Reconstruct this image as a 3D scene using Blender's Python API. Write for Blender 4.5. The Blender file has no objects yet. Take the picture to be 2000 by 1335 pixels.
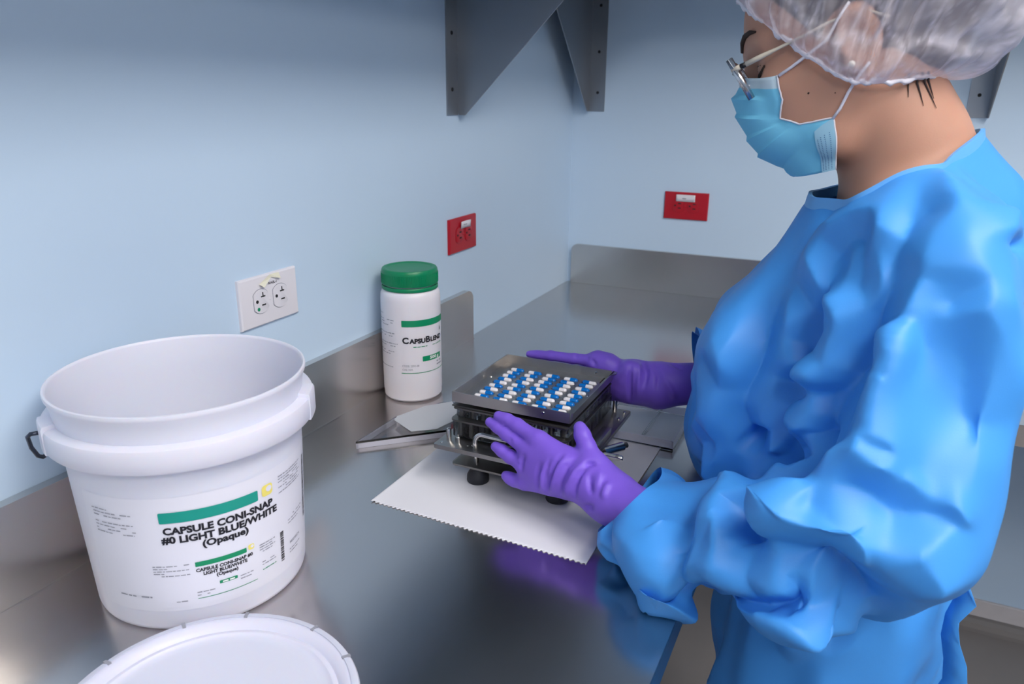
import bpy, bmesh, math, random
import numpy as np
from mathutils import Matrix, Vector
random.seed(7)
S = bpy.context.scene
COL = S.collection
PI = math.pi

# ---------------------------------------------------------------- camera
FPX = 1472.03
CAM = Vector((0.7594, -2.0203, 1.3094))
ROWS = ((0.9062, 0.4228, 0.0089), (-0.1384, 0.2766, 0.9510), (-0.3996, 0.8630, -0.3092))
cam_d = bpy.data.cameras.new('camera')
cam = bpy.data.objects.new('camera', cam_d)
COL.objects.link(cam)
cam_d.sensor_width = 36.0
cam_d.lens = FPX / 2000 * 36.0
cam_d.clip_start = 0.02
cam_d.dof.use_dof = True
cam_d.dof.focus_distance = 0.95
cam_d.dof.aperture_fstop = 9.0
_r, _u, _f = (Vector(v) for v in ROWS)
cam.matrix_world = Matrix(((_r.x, _u.x, -_f.x, CAM.x), (_r.y, _u.y, -_f.y, CAM.y), (_r.z, _u.z, -_f.z, CAM.z), (0, 0, 0, 1)))
S.camera = cam

# ---------------------------------------------------------------- world, view
W = bpy.data.worlds.new('world'); S.world = W
W.use_nodes = True
W.node_tree.nodes['Background'].inputs[0].default_value = (0.8, 0.86, 1.0, 1)
W.node_tree.nodes['Background'].inputs[1].default_value = 0.0
S.view_settings.view_transform = 'Standard'
S.view_settings.look = 'None'
S.view_settings.gamma = 1.0
S.view_settings.use_curve_mapping = False
S.view_settings.exposure = 0.45
LAMPS = [((1.60, -1.70), (0.6, 1.2), 12.5), ((1.50, -3.30), (0.6, 1.2), 9.0), ((2.70, -2.70), (0.6, 1.2), 12.0), ((3.30, -4.60), (0.6, 1.2), 5.0)]   # ceiling troffers: place, size, strength
CEIL = 2.62
T = 0.80          # worktop height

# ---------------------------------------------------------------- helpers
def lin(c):
    c = c / 255.0
    return c / 12.92 if c <= 0.04045 else ((c + 0.055) / 1.055) ** 2.4
def rgb(r, g, b): return (lin(r), lin(g), lin(b), 1.0)
MATS = {}
def mat(name, color, rough=0.5, metal=0.0, noise=0.0, nscale=20.0, bump=0.0, bscale=200.0, spec=0.5, trans=0.0, ior=1.45, sss=0.0, stretch=(1, 1, 1), rvar=0.0, emit=0.0, coat=0.0, alpha=1.0):
    m = bpy.data.materials.new(name); m.use_nodes = True
    nt = m.node_tree; b = nt.nodes['Principled BSDF']
    b.inputs['Base Color'].default_value = color
    b.inputs['Roughness'].default_value = rough
    b.inputs['Metallic'].default_value = metal
    b.inputs['Specular IOR Level'].default_value = spec
    b.inputs['IOR'].default_value = ior
    b.inputs['Transmission Weight'].default_value = trans
    b.inputs['Coat Weight'].default_value = coat
    b.inputs['Alpha'].default_value = alpha
    if sss: 
        b.inputs['Subsurface Weight'].default_value = sss
        b.inputs['Subsurface Radius'].default_value = (0.01, 0.006, 0.004)
        b.inputs['Subsurface Scale'].default_value = 1.0
    if emit:
        b.inputs['Emission Color'].default_value = color
        b.inputs['Emission Strength'].default_value = emit
    if noise or bump or rvar:
        tc = nt.nodes.new('ShaderNodeTexCoord'); mp = nt.nodes.new('ShaderNodeMapping')
        mp.inputs['Scale'].default_value = stretch
        nt.links.new(tc.outputs['Object'], mp.inputs['Vector'])
    if noise or rvar:
        n = nt.nodes.new('ShaderNodeTexNoise'); n.inputs['Scale'].default_value = nscale; n.inputs['Detail'].default_value = 5
        nt.links.new(mp.outputs[0], n.inputs['Vector'])
        if noise:
            mx = nt.nodes.new('ShaderNodeMix'); mx.data_type = 'RGBA'
            mx.inputs['A'].default_value = tuple(c * (1 - noise) for c in color[:3]) + (1,)
            mx.inputs['B'].default_value = tuple(min(1, c * (1 + noise)) for c in color[:3]) + (1,)
            nt.links.new(n.outputs['Fac'], mx.inputs['Factor']); nt.links.new(mx.outputs['Result'], b.inputs['Base Color'])
        if rvar:
            mr = nt.nodes.new('ShaderNodeMapRange'); mr.inputs['To Min'].default_value = max(0.02, rough - rvar); mr.inputs['To Max'].default_value = rough + rvar
            nt.links.new(n.outputs['Fac'], mr.inputs['Value']); nt.links.new(mr.outputs[0], b.inputs['Roughness'])
    if bump:
        n2 = nt.nodes.new('ShaderNodeTexNoise'); n2.inputs['Scale'].default_value = bscale; n2.inputs['Detail'].default_value = 3
        nt.links.new(mp.outputs[0], n2.inputs['Vector'])
        bp = nt.nodes.new('ShaderNodeBump'); bp.inputs['Strength'].default_value = bump; bp.inputs['Distance'].default_value = 0.002
        nt.links.new(n2.outputs['Fac'], bp.inputs['Height']); nt.links.new(bp.outputs[0], b.inputs['Normal'])
    MATS[name] = m
    return m

def setp(o, label=None, cat=None, group=None, kind=None):
    if label: o['label'] = label
    if cat: o['category'] = cat
    if group: o['group'] = group
    if kind: o['kind'] = kind
    return o
def thing(name, label, cat, loc=(0, 0, 0), group=None, rz=0.0):
    o = bpy.data.objects.new(name, None); COL.objects.link(o)
    o.location = loc; o.rotation_euler = (0, 0, rz); o.empty_display_size = 0.02
    return setp(o, label, cat, group)
def link(name, me, m=None, parent=None, loc=(0, 0, 0), rot=(0, 0, 0), smooth=None):
    o = bpy.data.objects.new(name, me); COL.objects.link(o)
    if m is not None and not me.materials: me.materials.append(m)
    o.location = loc; o.rotation_euler = rot
    if parent is not None: o.parent = parent
    if smooth is not None:
        me.polygons.foreach_set('use_smooth', [True] * len(me.polygons))
        if smooth > 0: me.set_sharp_from_angle(angle=math.radians(smooth))
    return o
def pydata(v, f):
    me = bpy.data.meshes.new('mesh'); me.from_pydata([tuple(map(float, p)) for p in v], [], [tuple(map(int, q)) for q in f]); me.update(); return me
def bm_mesh(bm):
    bmesh.ops.recalc_face_normals(bm, faces=bm.faces)
    me = bpy.data.meshes.new('mesh'); bm.to_mesh(me); bm.free(); return me
def box(x0, x1, y0, y1, z0, z1, bev=0.0, seg=2, bm=None):
    own = bm is None
    if own: bm = bmesh.new()
    vs = [bm.verts.new((x, y, z)) for x in (x0, x1) for y in (y0, y1) for z in (z0, z1)]
    fs = [bm.faces.new([vs[i] for i in q]) for q in ((0, 1, 3, 2), (4, 6, 7, 5), (0, 4, 5, 1), (2, 3, 7, 6), (0, 2, 6, 4), (1, 5, 7, 3))]
    if bev:
        es = {e for f in fs for e in f.edges}
        bmesh.ops.bevel(bm, geom=list(es), offset=bev, segments=seg, affect='EDGES', profile=0.5)
    return bm_mesh(bm) if own else bm
def prism(pts, z0, z1, bev=0.0):
    bm = bmesh.new()
    a = [bm.verts.new((p[0], p[1], z0)) for p in pts]; b = [bm.verts.new((p[0], p[1], z1)) for p in pts]
    n = len(pts)
    bm.faces.new(a[::-1]); bm.faces.new(b)
    for i in range(n): bm.faces.new((a[i], a[(i + 1) % n], b[(i + 1) % n], b[i]))
    if bev: bmesh.ops.bevel(bm, geom=list(bm.edges), offset=bev, segments=2, affect='EDGES', profile=0.5)
    return bm_mesh(bm)
def lathe(prof, n=48, a0=0.0, a1=2 * PI, close=None):
    full = abs(a1 - a0 - 2 * PI) < 1e-6
    k = n if full else n + 1
    v = []; f = []
    for i in range(k):
        a = a0 + (a1 - a0) * i / n
        for r, z in prof: v.append((r * math.cos(a), r * math.sin(a), z))
    m = len(prof)
    for i in range(n):
        j = (i + 1) % k
        for q in range(m - 1):
            f.append((i * m + q, j * m + q, j * m + q + 1, i * m + q + 1))
    me = pydata(v, f)
    bm = bmesh.new(); bm.from_mesh(me); bmesh.ops.remove_doubles(bm, verts=bm.verts, dist=1e-6)
    bmesh.ops.recalc_face_normals(bm, faces=bm.faces); bm.to_mesh(me); bm.free(); return me
def tube(path, r, n=10, cap=True, bm=None):
    own = bm is None
    if own: bm = bmesh.new()
    P = [Vector(p) for p in path]; rs = r if isinstance(r, (list, tuple)) else [r] * len(P)
    rings = []; up = None
    for i, p in enumerate(P):
        t = (P[min(i + 1, len(P) - 1)] - P[max(i - 1, 0)]).normalized()
        if up is None: up = t.orthogonal().normalized()
        up = (up - t * up.dot(t)); up = up.normalized() if up.length > 1e-6 else t.orthogonal().normalized()
        s = t.cross(up)
        rings.append([bm.verts.new(p + (up * math.cos(a) + s * math.sin(a)) * rs[i]) for a in (2 * PI * k / n for k in range(n))])
    for a, b in zip(rings, rings[1:]):
        for k in range(n): bm.faces.new((a[k], a[(k + 1) % n], b[(k + 1) % n], b[k]))
    if cap: bm.faces.new(rings[0][::-1]); bm.faces.new(rings[-1])
    return bm_mesh(bm) if own else bm
def text_geo(s, size, bold=0.0, align='LEFT', sx=1.0):
    cu = bpy.data.curves.new('txt', 'FONT'); cu.body = s; cu.size = size; cu.offset = bold; cu.align_x = align; cu.resolution_u = 3; cu.fill_mode = 'FRONT'
    o = bpy.data.objects.new('txt', cu); COL.objects.link(o)
    dg = bpy.context.evaluated_depsgraph_get(); dg.update()
    me = bpy.data.meshes.new_from_object(o.evaluated_get(dg))
    v = [(p.co.x * sx, p.co.y) for p in me.vertices]; f = [tuple(q.vertices) for q in me.polygons]
    bpy.data.objects.remove(o); bpy.data.curves.remove(cu); bpy.data.meshes.remove(me)
    return v, f
def rect_geo(x0, x1, y0, y1, n=1):
    v = []; f = []
    for i in range(n + 1):
        x = x0 + (x1 - x0) * i / n; v += [(x, y0), (x, y1)]
    for i in range(n): f.append((2 * i, 2 * i + 2, 2 * i + 3, 2 * i + 1))
    return v, f
def rrect_geo(x0, x1, y0, y1, r, n=12):
    # grid in x with rounded ends
    xs = [x0 + r * (1 - math.cos(PI / 2 * k / 4)) for k in range(4)] + [x0 + r + (x1 - x0 - 2 * r) * k / n for k in range(n + 1)] + [x1 - r * (1 - math.cos(PI / 2 * k / 4)) for k in range(3, -1, -1)]
    v = []; f = []
    for x in xs:
        d = 0.0
        if x < x0 + r: d = r - math.sqrt(max(0, r * r - (x0 + r - x) ** 2))
        elif x > x1 - r: d = r - math.sqrt(max(0, r * r - (x - x1 + r) ** 2))
        v += [(x, y0 + d), (x, y1 - d)]
    for i in range(len(xs) - 1): f.append((2 * i, 2 * i + 2, 2 * i + 3, 2 * i + 1))
    return v, f
def merge(geos):
    v = []; f = []
    for a, b in geos:
        k = len(v); v += list(a); f += [tuple(i + k for i in q) for q in b]
    return v, f
def shift(g, dx, dy): return [(x + dx, y + dy) for x, y in g[0]], g[1]
def wrap(g, phi0, r0, slope, eps):
    # x runs along the circumference from phi0 (radians), y is height
    v = []
    for x, y in g[0]:
        r = r0 + slope * y + eps; a = phi0 + x / r0
        v.append((r * math.cos(a), r * math.sin(a), y))
    return pydata(v, g[1])
def scribble(x0, x1, y, h, seed, density=0.85):
    # unreadable small print: a row of tiny dashes
    rnd = random.Random(seed); x = x0; gs = []
    while x < x1:
        w = rnd.uniform(1.5, 5.0) * h
        if x + w > x1: w = x1 - x
        if rnd.random() < density and w > h * 0.5: gs.append(rect_geo(x, x + w, y, y + h * rnd.uniform(0.65, 1.0)))
        x += w + h * rnd.uniform(0.5, 0.9)
    return merge(gs) if gs else rect_geo(x0, x1, y, y + h)

# ---------------------------------------------------------------- materials
mat('wall_paint', rgb(195, 217, 239), 0.42, noise=0.03, nscale=3.0, bump=0.04, bscale=60)
mat('ceiling_paint', rgb(225, 228, 230), 0.8)
mat('floor_vinyl', rgb(128, 124, 124), 0.45, noise=0.12, nscale=6.0)
mat('trim_white', rgb(205, 200, 202), 0.5, noise=0.08, nscale=30)
mat('steel_top', (0.575, 0.55, 0.54, 1), 0.20, 1.0, noise=0.12, nscale=5.0, rvar=0.09, bump=0.012, bscale=60, stretch=(1, 0.25, 1))
mat('steel_splash', (0.64, 0.62, 0.60, 1), 0.27, 1.0, noise=0.10, nscale=3.0, bump=0.02, bscale=90, stretch=(1, 0.2, 1))
mat('steel_bracket', (0.36, 0.37, 0.39, 1), 0.36, 1.0, noise=0.10, nscale=4.0)
mat('dark_hole', (0.012, 0.012, 0.014, 1), 0.7)
mat('bucket_plastic', rgb(222, 223, 238), 0.38, sss=0.35, spec=0.45)
mat('lid_plastic', rgb(216, 217, 236), 0.40, sss=0.3)
mat('label_paper', rgb(226, 227, 240), 0.45)
mat('ink_black', rgb(22, 22, 34), 0.6)
mat('ink_grey', rgb(150, 152, 165), 0.6)
mat('ink_teal', rgb(0, 150, 136), 0.45)
mat('ink_green', rgb(4, 140, 96), 0.45)
mat('ink_yellow', rgb(240, 226, 120), 0.5)
mat('ink_white', rgb(235, 240, 240), 0.5)
mat('wire_dark', rgb(70, 76, 90), 0.35, 0.9)
mat('jar_plastic', rgb(228, 225, 234), 0.35, sss=0.2)
mat('cap_green', rgb(0, 128, 84), 0.36)
mat('plate_white', rgb(226, 224, 232), 0.35)
mat('plate_red', rgb(178, 22, 40), 0.35)
mat('red_face', rgb(150, 16, 32), 0.4)
mat('tape_cream', rgb(226, 224, 206), 0.6)
mat('paper', rgb(222, 223, 232), 0.75, noise=0.03, nscale=6, bump=0.05, bscale=25)
mat('machine_steel', (0.36, 0.35, 0.345, 1), 0.33, 1.0, noise=0.18, nscale=25, rvar=0.06)
mat('machine_dark', (0.20, 0.195, 0.19, 1), 0.38, 1.0, noise=0.2, nscale=30, rvar=0.06)
mat('tray_steel', (0.52, 0.50, 0.485, 1), 0.34, 1.0, noise=0.15, nscale=20, rvar=0.05)
mat('bright_steel', (0.62, 0.61, 0.60, 1), 0.20, 1.0)
mat('rubber_black', rgb(34, 36, 44), 0.55)
mat('acrylic', (0.93, 0.95, 0.97, 1), 0.03, trans=1.0, ior=1.49)
mat('acrylic_edge', (0.80, 0.81, 0.93, 1), 0.28, trans=0.55, ior=1.45)
mat('acrylic_block', (0.90, 0.91, 0.94, 1), 0.04, trans=1.0, ior=1.49)
mat('frosted', rgb(228, 232, 240), 0.35, trans=0.35, ior=1.45)
mat('cap_blue', rgb(0, 112, 200), 0.16, coat=0.5)
mat('cap_white', rgb(236, 234, 240), 0.18, coat=0.5)
mat('lamp_panel', (0.94, 0.97, 1.0, 1), 0.5)
def ridge_bump(m, scale, strength):
    nt = m.node_tree; b = nt.nodes['Principled BSDF']
    tc = nt.nodes.new('ShaderNodeTexCoord'); mp = nt.nodes.new('ShaderNodeMapping'); mp.inputs['Scale'].default_value = (1, 1, 0.12)
    nt.links.new(tc.outputs['Object'], mp.inputs[0])
    n = nt.nodes.new('ShaderNodeTexNoise'); n.inputs['Scale'].default_value = scale; n.inputs['Detail'].default_value = 2
    nt.links.new(mp.outputs[0], n.inputs['Vector'])
    bp = nt.nodes.new('ShaderNodeBump'); bp.inputs['Strength'].default_value = strength; bp.inputs['Distance'].default_value = 0.004
    nt.links.new(n.outputs['Fac'], bp.inputs['Height']); nt.links.new(bp.outputs[0], b.inputs['Normal'])
ridge_bump(MATS['acrylic_block'], 220, 0.9)

# ---------------------------------------------------------------- room
XR, YF = 5.0, -6.0
def struct(name, me, m, **k):
    o = link(name, me, m, **k); o['kind'] = 'structure'; return o
struct('floor', box(-0.1, XR + 0.1, YF - 0.1, 0.1, -0.1, 0.0), MATS['floor_vinyl'])
struct('ceiling', box(-0.1, XR + 0.1, YF - 0.1, 0.1, CEIL, CEIL + 0.1), MATS['ceiling_paint'])
struct('wall_left', box(-0.1, 0.0, YF - 0.1, 0.1, 0.0, CEIL), MATS['wall_paint'])
struct('wall_back', box(0.0, XR, 0.0, 0.1, 0.0, CEIL), MATS['wall_paint'])
struct('wall_right', box(XR, XR + 0.1, YF - 0.1, 0.1, 0.0, CEIL), MATS['wall_paint'])
struct('wall_front', box(0.0, XR, YF - 0.1, YF, 0.0, CEIL), MATS['wall_paint'])
# flash-coved floor edge and the white strip above it
def cove(x0, x1):
    prof = [(-0.035, 0.0005), (-0.022, 0.003), (-0.010, 0.011), (-0.006, 0.022), (-0.005, 0.032), (0.0, 0.032), (0.0, 0.0005)]
    v = [(x, p[0], p[1]) for x in (x0, x1) for p in prof]; n = len(prof)
    f = [(i, (i + 1) % n, n + (i + 1) % n, n + i) for i in range(n)] + [tuple(range(n))[::-1], tuple(range(n, 2 * n))]
    return pydata(v, f)
struct('trim_1', cove(0.0, XR), MATS['floor_vinyl'])
struct('baseboard_back', box(0.0, XR, -0.009, 0.0, 0.032, 0.080, 0.002), MATS['trim_white'])
for i, ((lx, ly), (sx, sy), st) in enumerate(LAMPS):
    where = ('above the person', 'behind the camera', 'in the middle of the room', 'at the far end of the room')[i]
    t = thing('ceiling_light', 'white rectangular ceiling light panel ' + where, 'ceiling light', (lx, ly, CEIL), 'ceiling light panels')
    bm = bmesh.new()
    for b in ((-sx / 2 - .03, sx / 2 + .03, -sy / 2 - .03, -sy / 2), (-sx / 2 - .03, sx / 2 + .03, sy / 2, sy / 2 + .03), (-sx / 2 - .03, -sx / 2, -sy / 2, sy / 2), (sx / 2, sx / 2 + .03, -sy / 2, sy / 2)):
        box(*b, -0.03, 0.0, bm=bm)
    link('frame', bm_mesh(bm), MATS['trim_white'], t)
    m = mat('lamp_glow', (1.0, 0.945, 0.885, 1), 0.5, emit=st)
    link('diffuser', box(-sx / 2, sx / 2, -sy / 2, sy / 2, -0.022, -0.002), m, t)

# ---------------------------------------------------------------- worktop
CD = 0.641       # depth of the left run
YN = -2.35       # near end of the left run
wt = thing('worktop', 'long stainless steel worktop running round the room corner', 'worktop', (0, 0, 0))
def top_mesh():
    # L-shaped folded sheet with a rounded drop edge
    bm = bmesh.new()
    pts = [(0.001, YN), (CD, YN), (CD, -0.62), (1.95, -0.62), (1.95, -0.001), (0.001, -0.001)]
    up = [bm.verts.new((x, y, T)) for x, y in pts]; lo = [bm.verts.new((x, y, T - 0.040)) for x, y in pts]
    bm.faces.new(up); bm.faces.new(lo[::-1])
    n = len(pts)
    for i in range(n): bm.faces.new((lo[i], lo[(i + 1) % n], up[(i + 1) % n], up[i]))
    bm.edges.ensure_lookup_table()
    es = [e for e in bm.edges if all(abs(v.co.z - T) < 1e-6 for v in e.verts) and (abs(e.verts[0].co.x - CD) < 1e-6 and abs(e.verts[1].co.x - CD) < 1e-6 or (all(abs(v.co.y + 0.62) < 1e-6 for v in e.verts)) or all(abs(v.co.y - YN) < 1e-6 for v in e.verts))]
    bmesh.ops.bevel(bm, geom=es, offset=0.009, segments=4, affect='EDGES', profile=0.5)
    return bm_mesh(bm)
link('top_sheet', top_mesh(), MATS['steel_top'], wt, smooth=35)
BH = 0.112
def splash(x0, x1, y0, y1):
    bm = bmesh.new(); box(x0, x1, y0, y1, T + 0.0002, T + BH, bm=bm)
    return bm
bm = splash(0.0005, 0.0135, YN, -0.612)
es = [e for e in bm.edges if all(abs(v.co.y + 0.612) < 1e-6 for v in e.verts) and all(v.co.z > T + BH - 1e-6 for v in e.verts)]
bmesh.ops.bevel(bm, geom=es, offset=0.022, segments=5, affect='EDGES', profile=0.5)
us = link('backsplash', bm_mesh(bm), MATS['steel_splash'], smooth=35); setp(us, 'low steel backsplash along the left wall behind bucket and jar', 'backsplash', 'steel backsplashes')
bm = splash(0.014, 1.95, -0.012, -0.0005)
es = [e for e in bm.edges if all(abs(v.co.x - 0.014) < 1e-6 for v in e.verts) and all(abs(v.co.y + 0.012) < 1e-6 or True for v in e.verts) and all(v.co.z > T + BH - 1e-6 for v in e.verts)]
bmesh.ops.bevel(bm, geom=es, offset=0.018, segments=5, affect='EDGES', profile=0.5)
us = link('backsplash', bm_mesh(bm), MATS['steel_splash'], smooth=35); setp(us, 'low steel backsplash along the back wall', 'backsplash', 'steel backsplashes')
link('seam_glint', box(0.0136, 0.0152, YN, -0.612, T, T + 0.0014), MATS['bright_steel'], wt)  # bright strip added to paint the light line reflected along the seam
for (x, y) in ((0.06, YN + 0.06), (0.58, YN + 0.06), (1.88, -0.56), (1.88, -0.06)):
    link('leg', lathe([(0.0, 0.0), (0.022, 0.0), (0.022, 0.03), (0.019, 0.034), (0.019, T - 0.04), (0.0, T - 0.04)], 20), MATS['bright_steel'], wt, (x, y, 0), smooth=40)

# ---------------------------------------------------------------- shelves with brackets
ZB, BS = 1.274, 0.30
def bracket_mesh(holes=True):
    # wall flange in the plane x=0 from y=-0.042..0, triangular web at y=0 reaching out along +x
    th = 0.0025
    bm = bmesh.new()
    box(0.0, th, -0.042, 0.0, 0.0, BS, bm=bm)
    w = [(0.0, 0.012), (0.004, 0.0), (0.018, 0.0), (BS, BS - 0.02), (BS, BS), (0.0, BS)]
    a = [bm.verts.new((x, 0.0, z)) for x, z in w]; b = [bm.verts.new((x, th, z)) for x, z in w]
    bm.faces.new(a); bm.faces.new(b[::-1])
    for i in range(len(w)): bm.faces.new((a[i], b[i], b[(i + 1) % len(w)], a[(i + 1) % len(w)]))
    box(0.0, BS, -0.042, 0.0, BS - th, BS, bm=bm)
    return bm_mesh(bm)
screw_me = lathe([(0.0, 0.0), (0.004, 0.0), (0.0034, 0.0012), (0.0, 0.0014)], 12)
def bracket(loc, rz, flip, label):
    t = thing('shelf_bracket', label, 'bracket', loc, 'triangular shelf brackets', rz)
    me = bracket_mesh()
    if flip:
        me.transform(Matrix.Scale(-1, 4, (0, 1, 0))); me.flip_normals()
    link('web_and_flange', me, MATS['steel_bracket'], t)
    s = 1 if flip else -1
    for z in (0.048, 0.150, 0.262):
        link('screw', screw_me, MATS['dark_hole'], t, (0.0025, s * 0.022, z), (0, PI / 2, 0))
    return t
bracket((0.0, -0.650, ZB), 0.0, False, 'triangular steel bracket on the left wall above the red outlet')
bracket((0.048, 0.0, ZB), -PI / 2, True, 'triangular steel bracket on the back wall beside the room corner')
bracket((0.976, 0.0, ZB), -PI / 2, False, "triangular steel bracket on the back wall behind the person's hair cap")
bracket((0.0, -2.10, ZB), 0.0, False, 'triangular steel bracket on the left wall nearest the camera')
def shelf(name, x0, x1, y0, y1, label):
    t = thing(name, label, 'shelf', (0, 0, 0))
    z = ZB + BS
    link('shelf_sheet', box(x0, x1, y0, y1, z, z + 0.004), MATS['steel_bracket'], t)
    if x1 - x0 < y1 - y0: link('front_lip', box(x1 - 0.002, x1, y0, y1, z + 0.004, z + 0.035), MATS['steel_bracket'], t)
    else: link('front_lip', box(x0, x1, y0, y0 + 0.002, z + 0.004, z + 0.035), MATS['steel_bracket'], t)
shelf('wall_shelf', 0.001, 0.33, -2.75, -0.001, 'long steel shelf on the left wall')
shelf('wall_shelf', 0.332, 1.95, -0.33, -0.001, 'steel shelf on the back wall')

# ---------------------------------------------------------------- outlets
PW, PH = 0.1164, 0.0715
def outlet(name, loc, rz, pm, fm, label, kind):
    # local: x along the plate, z up, -y out of the wall
    t = thing(name, label, 'outlet', loc, None if kind == 'white' else 'red wall outlets', rz)
    bm = bmesh.new(); box(-PW / 2, PW / 2, -0.006, 0.0, -PH / 2, PH / 2, bm=bm)
    es = [e for e in bm.edges if all(v.co.y < -0.005 for v in e.verts)]
    bmesh.ops.bevel(bm, geom=es, offset=0.0045, segments=3, affect='EDGES', profile=0.6)
    link('cover_plate', bm_mesh(bm), pm, t, smooth=30)
    for sx in (-1, 1):
        cx = sx * 0.0195
        pts = []
        for k in range(40):
            a = 2 * PI * k / 40
            x, z = 0.0172 * math.cos(a), 0.0172 * math.sin(a)
            pts.append((max(-0.0142, min(0.0142, x * 1.05)), z))
        # receptacle face: a proud disc with flattened sides and a dark gap round it
        g = [(x * 1.05 + cx, z * 1.05) for x, z in pts]
        me = prism(g, 0.0, 0.0003); me.transform(Matrix.Translation((0, -0.0060, 0)) @ Matrix.Rotation(PI / 2, 4, 'X')); link('gap', me, MATS['ink_grey' if kind == 'white' else 'red_face'], t)
        me = prism([(x + cx, z) for x, z in pts], 0.0, 0.0012, 0.0003); me.transform(Matrix.Translation((0, -0.0062, 0)) @ Matrix.Rotation(PI / 2, 4, 'X')); f = link('receptacle', me, fm, t, smooth=30)
        def slot(x, z, w, h):
            return box(cx + x - w / 2, cx + x + w / 2, -0.0079, -0.0073, z - h / 2, z + h / 2)
        yy = 0.0
        for (x, z, w, h) in (((0.0035, 0.0066, 0.0085, 0.0017), (0.0035, 0.0096, 0.0015, 0.0060), (0.0040, -0.0056, 0.0072, 0.0019)) if kind == 'white' else ((0.0030, 0.0062, 0.0080, 0.0028), (0.0030, -0.0058, 0.0080, 0.0028))):
            link('slot', slot(x, z, w, h), MATS['dark_hole'], f)
        me = lathe([(0.0, 0.0), (0.0024, 0.0), (0.0024, 0.0006), (0.0, 0.0006)], 14); link('slot', me, MATS['dark_hole'], f, (cx - 0.0085, -0.0073, 0.0008), (PI / 2, 0, 0))
        if kind == 'white' and sx < 0:
            me = lathe([(0.0, 0.0), (0.0026, 0.0), (0.0026, 0.0004), (0.0, 0.0005)], 18); d = link('green_dot', me, MATS['ink_green'], f, (cx - 0.0068, -0.0074, -0.0105), (PI / 2, 0, 0)); d['label'] = 'round green dot'
    me = lathe([(0.0, 0.0), (0.0028, 0.0), (0.0022, 0.0010), (0.0, 0.0012)], 14); link('screw', me, pm, t, (0, -0.006, 0), (PI / 2, 0, 0))
    return t
def tape(t, x0, x1, z0, z1, m, curl, txt=None, seed=1):
    v = []; f = []; n = 10
    for i in range(n + 1):
        u = i / n; x = x0 + (x1 - x0) * u
        y = -0.0082 - curl * (1 - math.sin(PI * u)) 
        v += [(x, y, z0), (x, y - curl * 0.5, z1)]
    for i in range(n): f.append((2 * i, 2 * i + 2, 2 * i + 3, 2 * i + 1))
    me = pydata(v, f); o = link('label_tape', me, m, t, smooth=0)
    md = o.modifiers.new('thick', 'SOLIDIFY'); md.thickness = 0.0003
    return o
WP = (0.0, -1.2757 + 0.0582, T + 0.1966 + 0.03575)
ow = outlet('wall_outlet', WP, PI / 2, MATS['plate_white'], MATS['plate_white'], 'white horizontal duplex outlet with a green dot on the left wall', 'white')
g = text_geo('N1A3L-3', 0.0052, 0.00008, 'CENTER', 0.9)
link('printed_text', pydata([(x, -0.0066, y) for x, y in g[0]], g[1]), MATS['ink_black'], ow, (0.006, 0, 0.0205))
# backing tape lifted off the plate like a little roof
v = [(-0.021, -0.0068, 0.0255), (-0.016, -0.0105, 0.0190), (0.004, -0.0074, 0.0335), (0.004, -0.0076, 0.0285), (0.020, -0.0105, 0.0285), (0.020, -0.0080, 0.0335)]
o = link('label_tape', pydata([(-0.022, -0.0085, 0.0250), (-0.016, -0.0120, 0.0195), (0.004, -0.0066, 0.0300), (0.002, -0.0066, 0.0345), (0.019, -0.0110, 0.0262), (0.020, -0.0066, 0.0345)], [(0, 1, 2, 3), (3, 2, 4, 5)]), MATS['tape_cream'], ow)
md = o.modifiers.new('thick', 'SOLIDIFY'); md.thickness = 0.0004
o1 = outlet('wall_outlet', (0.0, -0.6971 + 0.0582, T + 0.2005 + 0.0355), PI / 2, MATS['plate_red'], MATS['plate_red'], 'red outlet with white label tape on the left wall above the jar', 'red')
tp = tape(o1, -0.018, 0.023, 0.0130, 0.0275, MATS['plate_white'], 0.002)
link('printed_text', pydata([(x, -0.0096, z) for x, z in scribble(-0.006, 0.010, 0.0195, 0.0022, 3)[0]], scribble(-0.006, 0.010, 0.0195, 0.0022, 3)[1]), MATS['ink_grey'], tp)
o2 = outlet('wall_outlet', (0.2712 + 0.0582, 0.0, T + 0.2026 + 0.0357), 0.0, MATS['plate_red'], MATS['plate_red'], 'red outlet with white label tape on the back wall', 'red')
tp = tape(o2, -0.026, 0.024, 0.0120, 0.0300, MATS['plate_white'], 0.001)
link('printed_text', pydata([(x, -0.0092, z) for x, z in scribble(-0.010, 0.016, 0.0185, 0.0028, 5)[0]], scribble(-0.010, 0.016, 0.0185, 0.0028, 5)[1]), MATS['ink_grey'], tp)

# ---------------------------------------------------------------- white bucket
BX, BY = 0.1404, -1.5001
R0, R1, HB = 0.1078, 0.1245, 0.2377
SL = (0.1195 - R0) / 0.2377     # slope of the side below the collar
bk = thing('bucket', 'large white plastic bucket without lid, with printed labels on its side', 'bucket', (BX, BY, T + 0.0004))
prof = [(0.0, 0.004), (R0 - 0.012, 0.004), (R0 - 0.010, 0.0), (R0 - 0.004, 0.0), (R0 - 0.0008, 0.002), (R0 + SL * 0.006, 0.006)]
for z in (0.03, 0.06, 0.09, 0.12, 0.15, 0.180): prof.append((R0 + SL * z, z))
prof += [(0.1180, 0.183), (0.1190, 0.200), (0.1205, 0.218), (0.1222, 0.228), (0.1245, 0.2325), (0.1250, 0.2352), (0.1245, 0.2372), (0.1228, 0.2377), (0.1214, 0.2366), (0.1208, 0.2345)]
for z in (0.20, 0.15, 0.10, 0.05, 0.012): prof.append((R0 - 0.0028 + SL * z * 1.12, z))
prof += [(R0 - 0.008, 0.0065), (0.0, 0.006)]
link('bucket_body', lathe(prof, 128), MATS['bucket_plastic'], bk, smooth=50)
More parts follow.
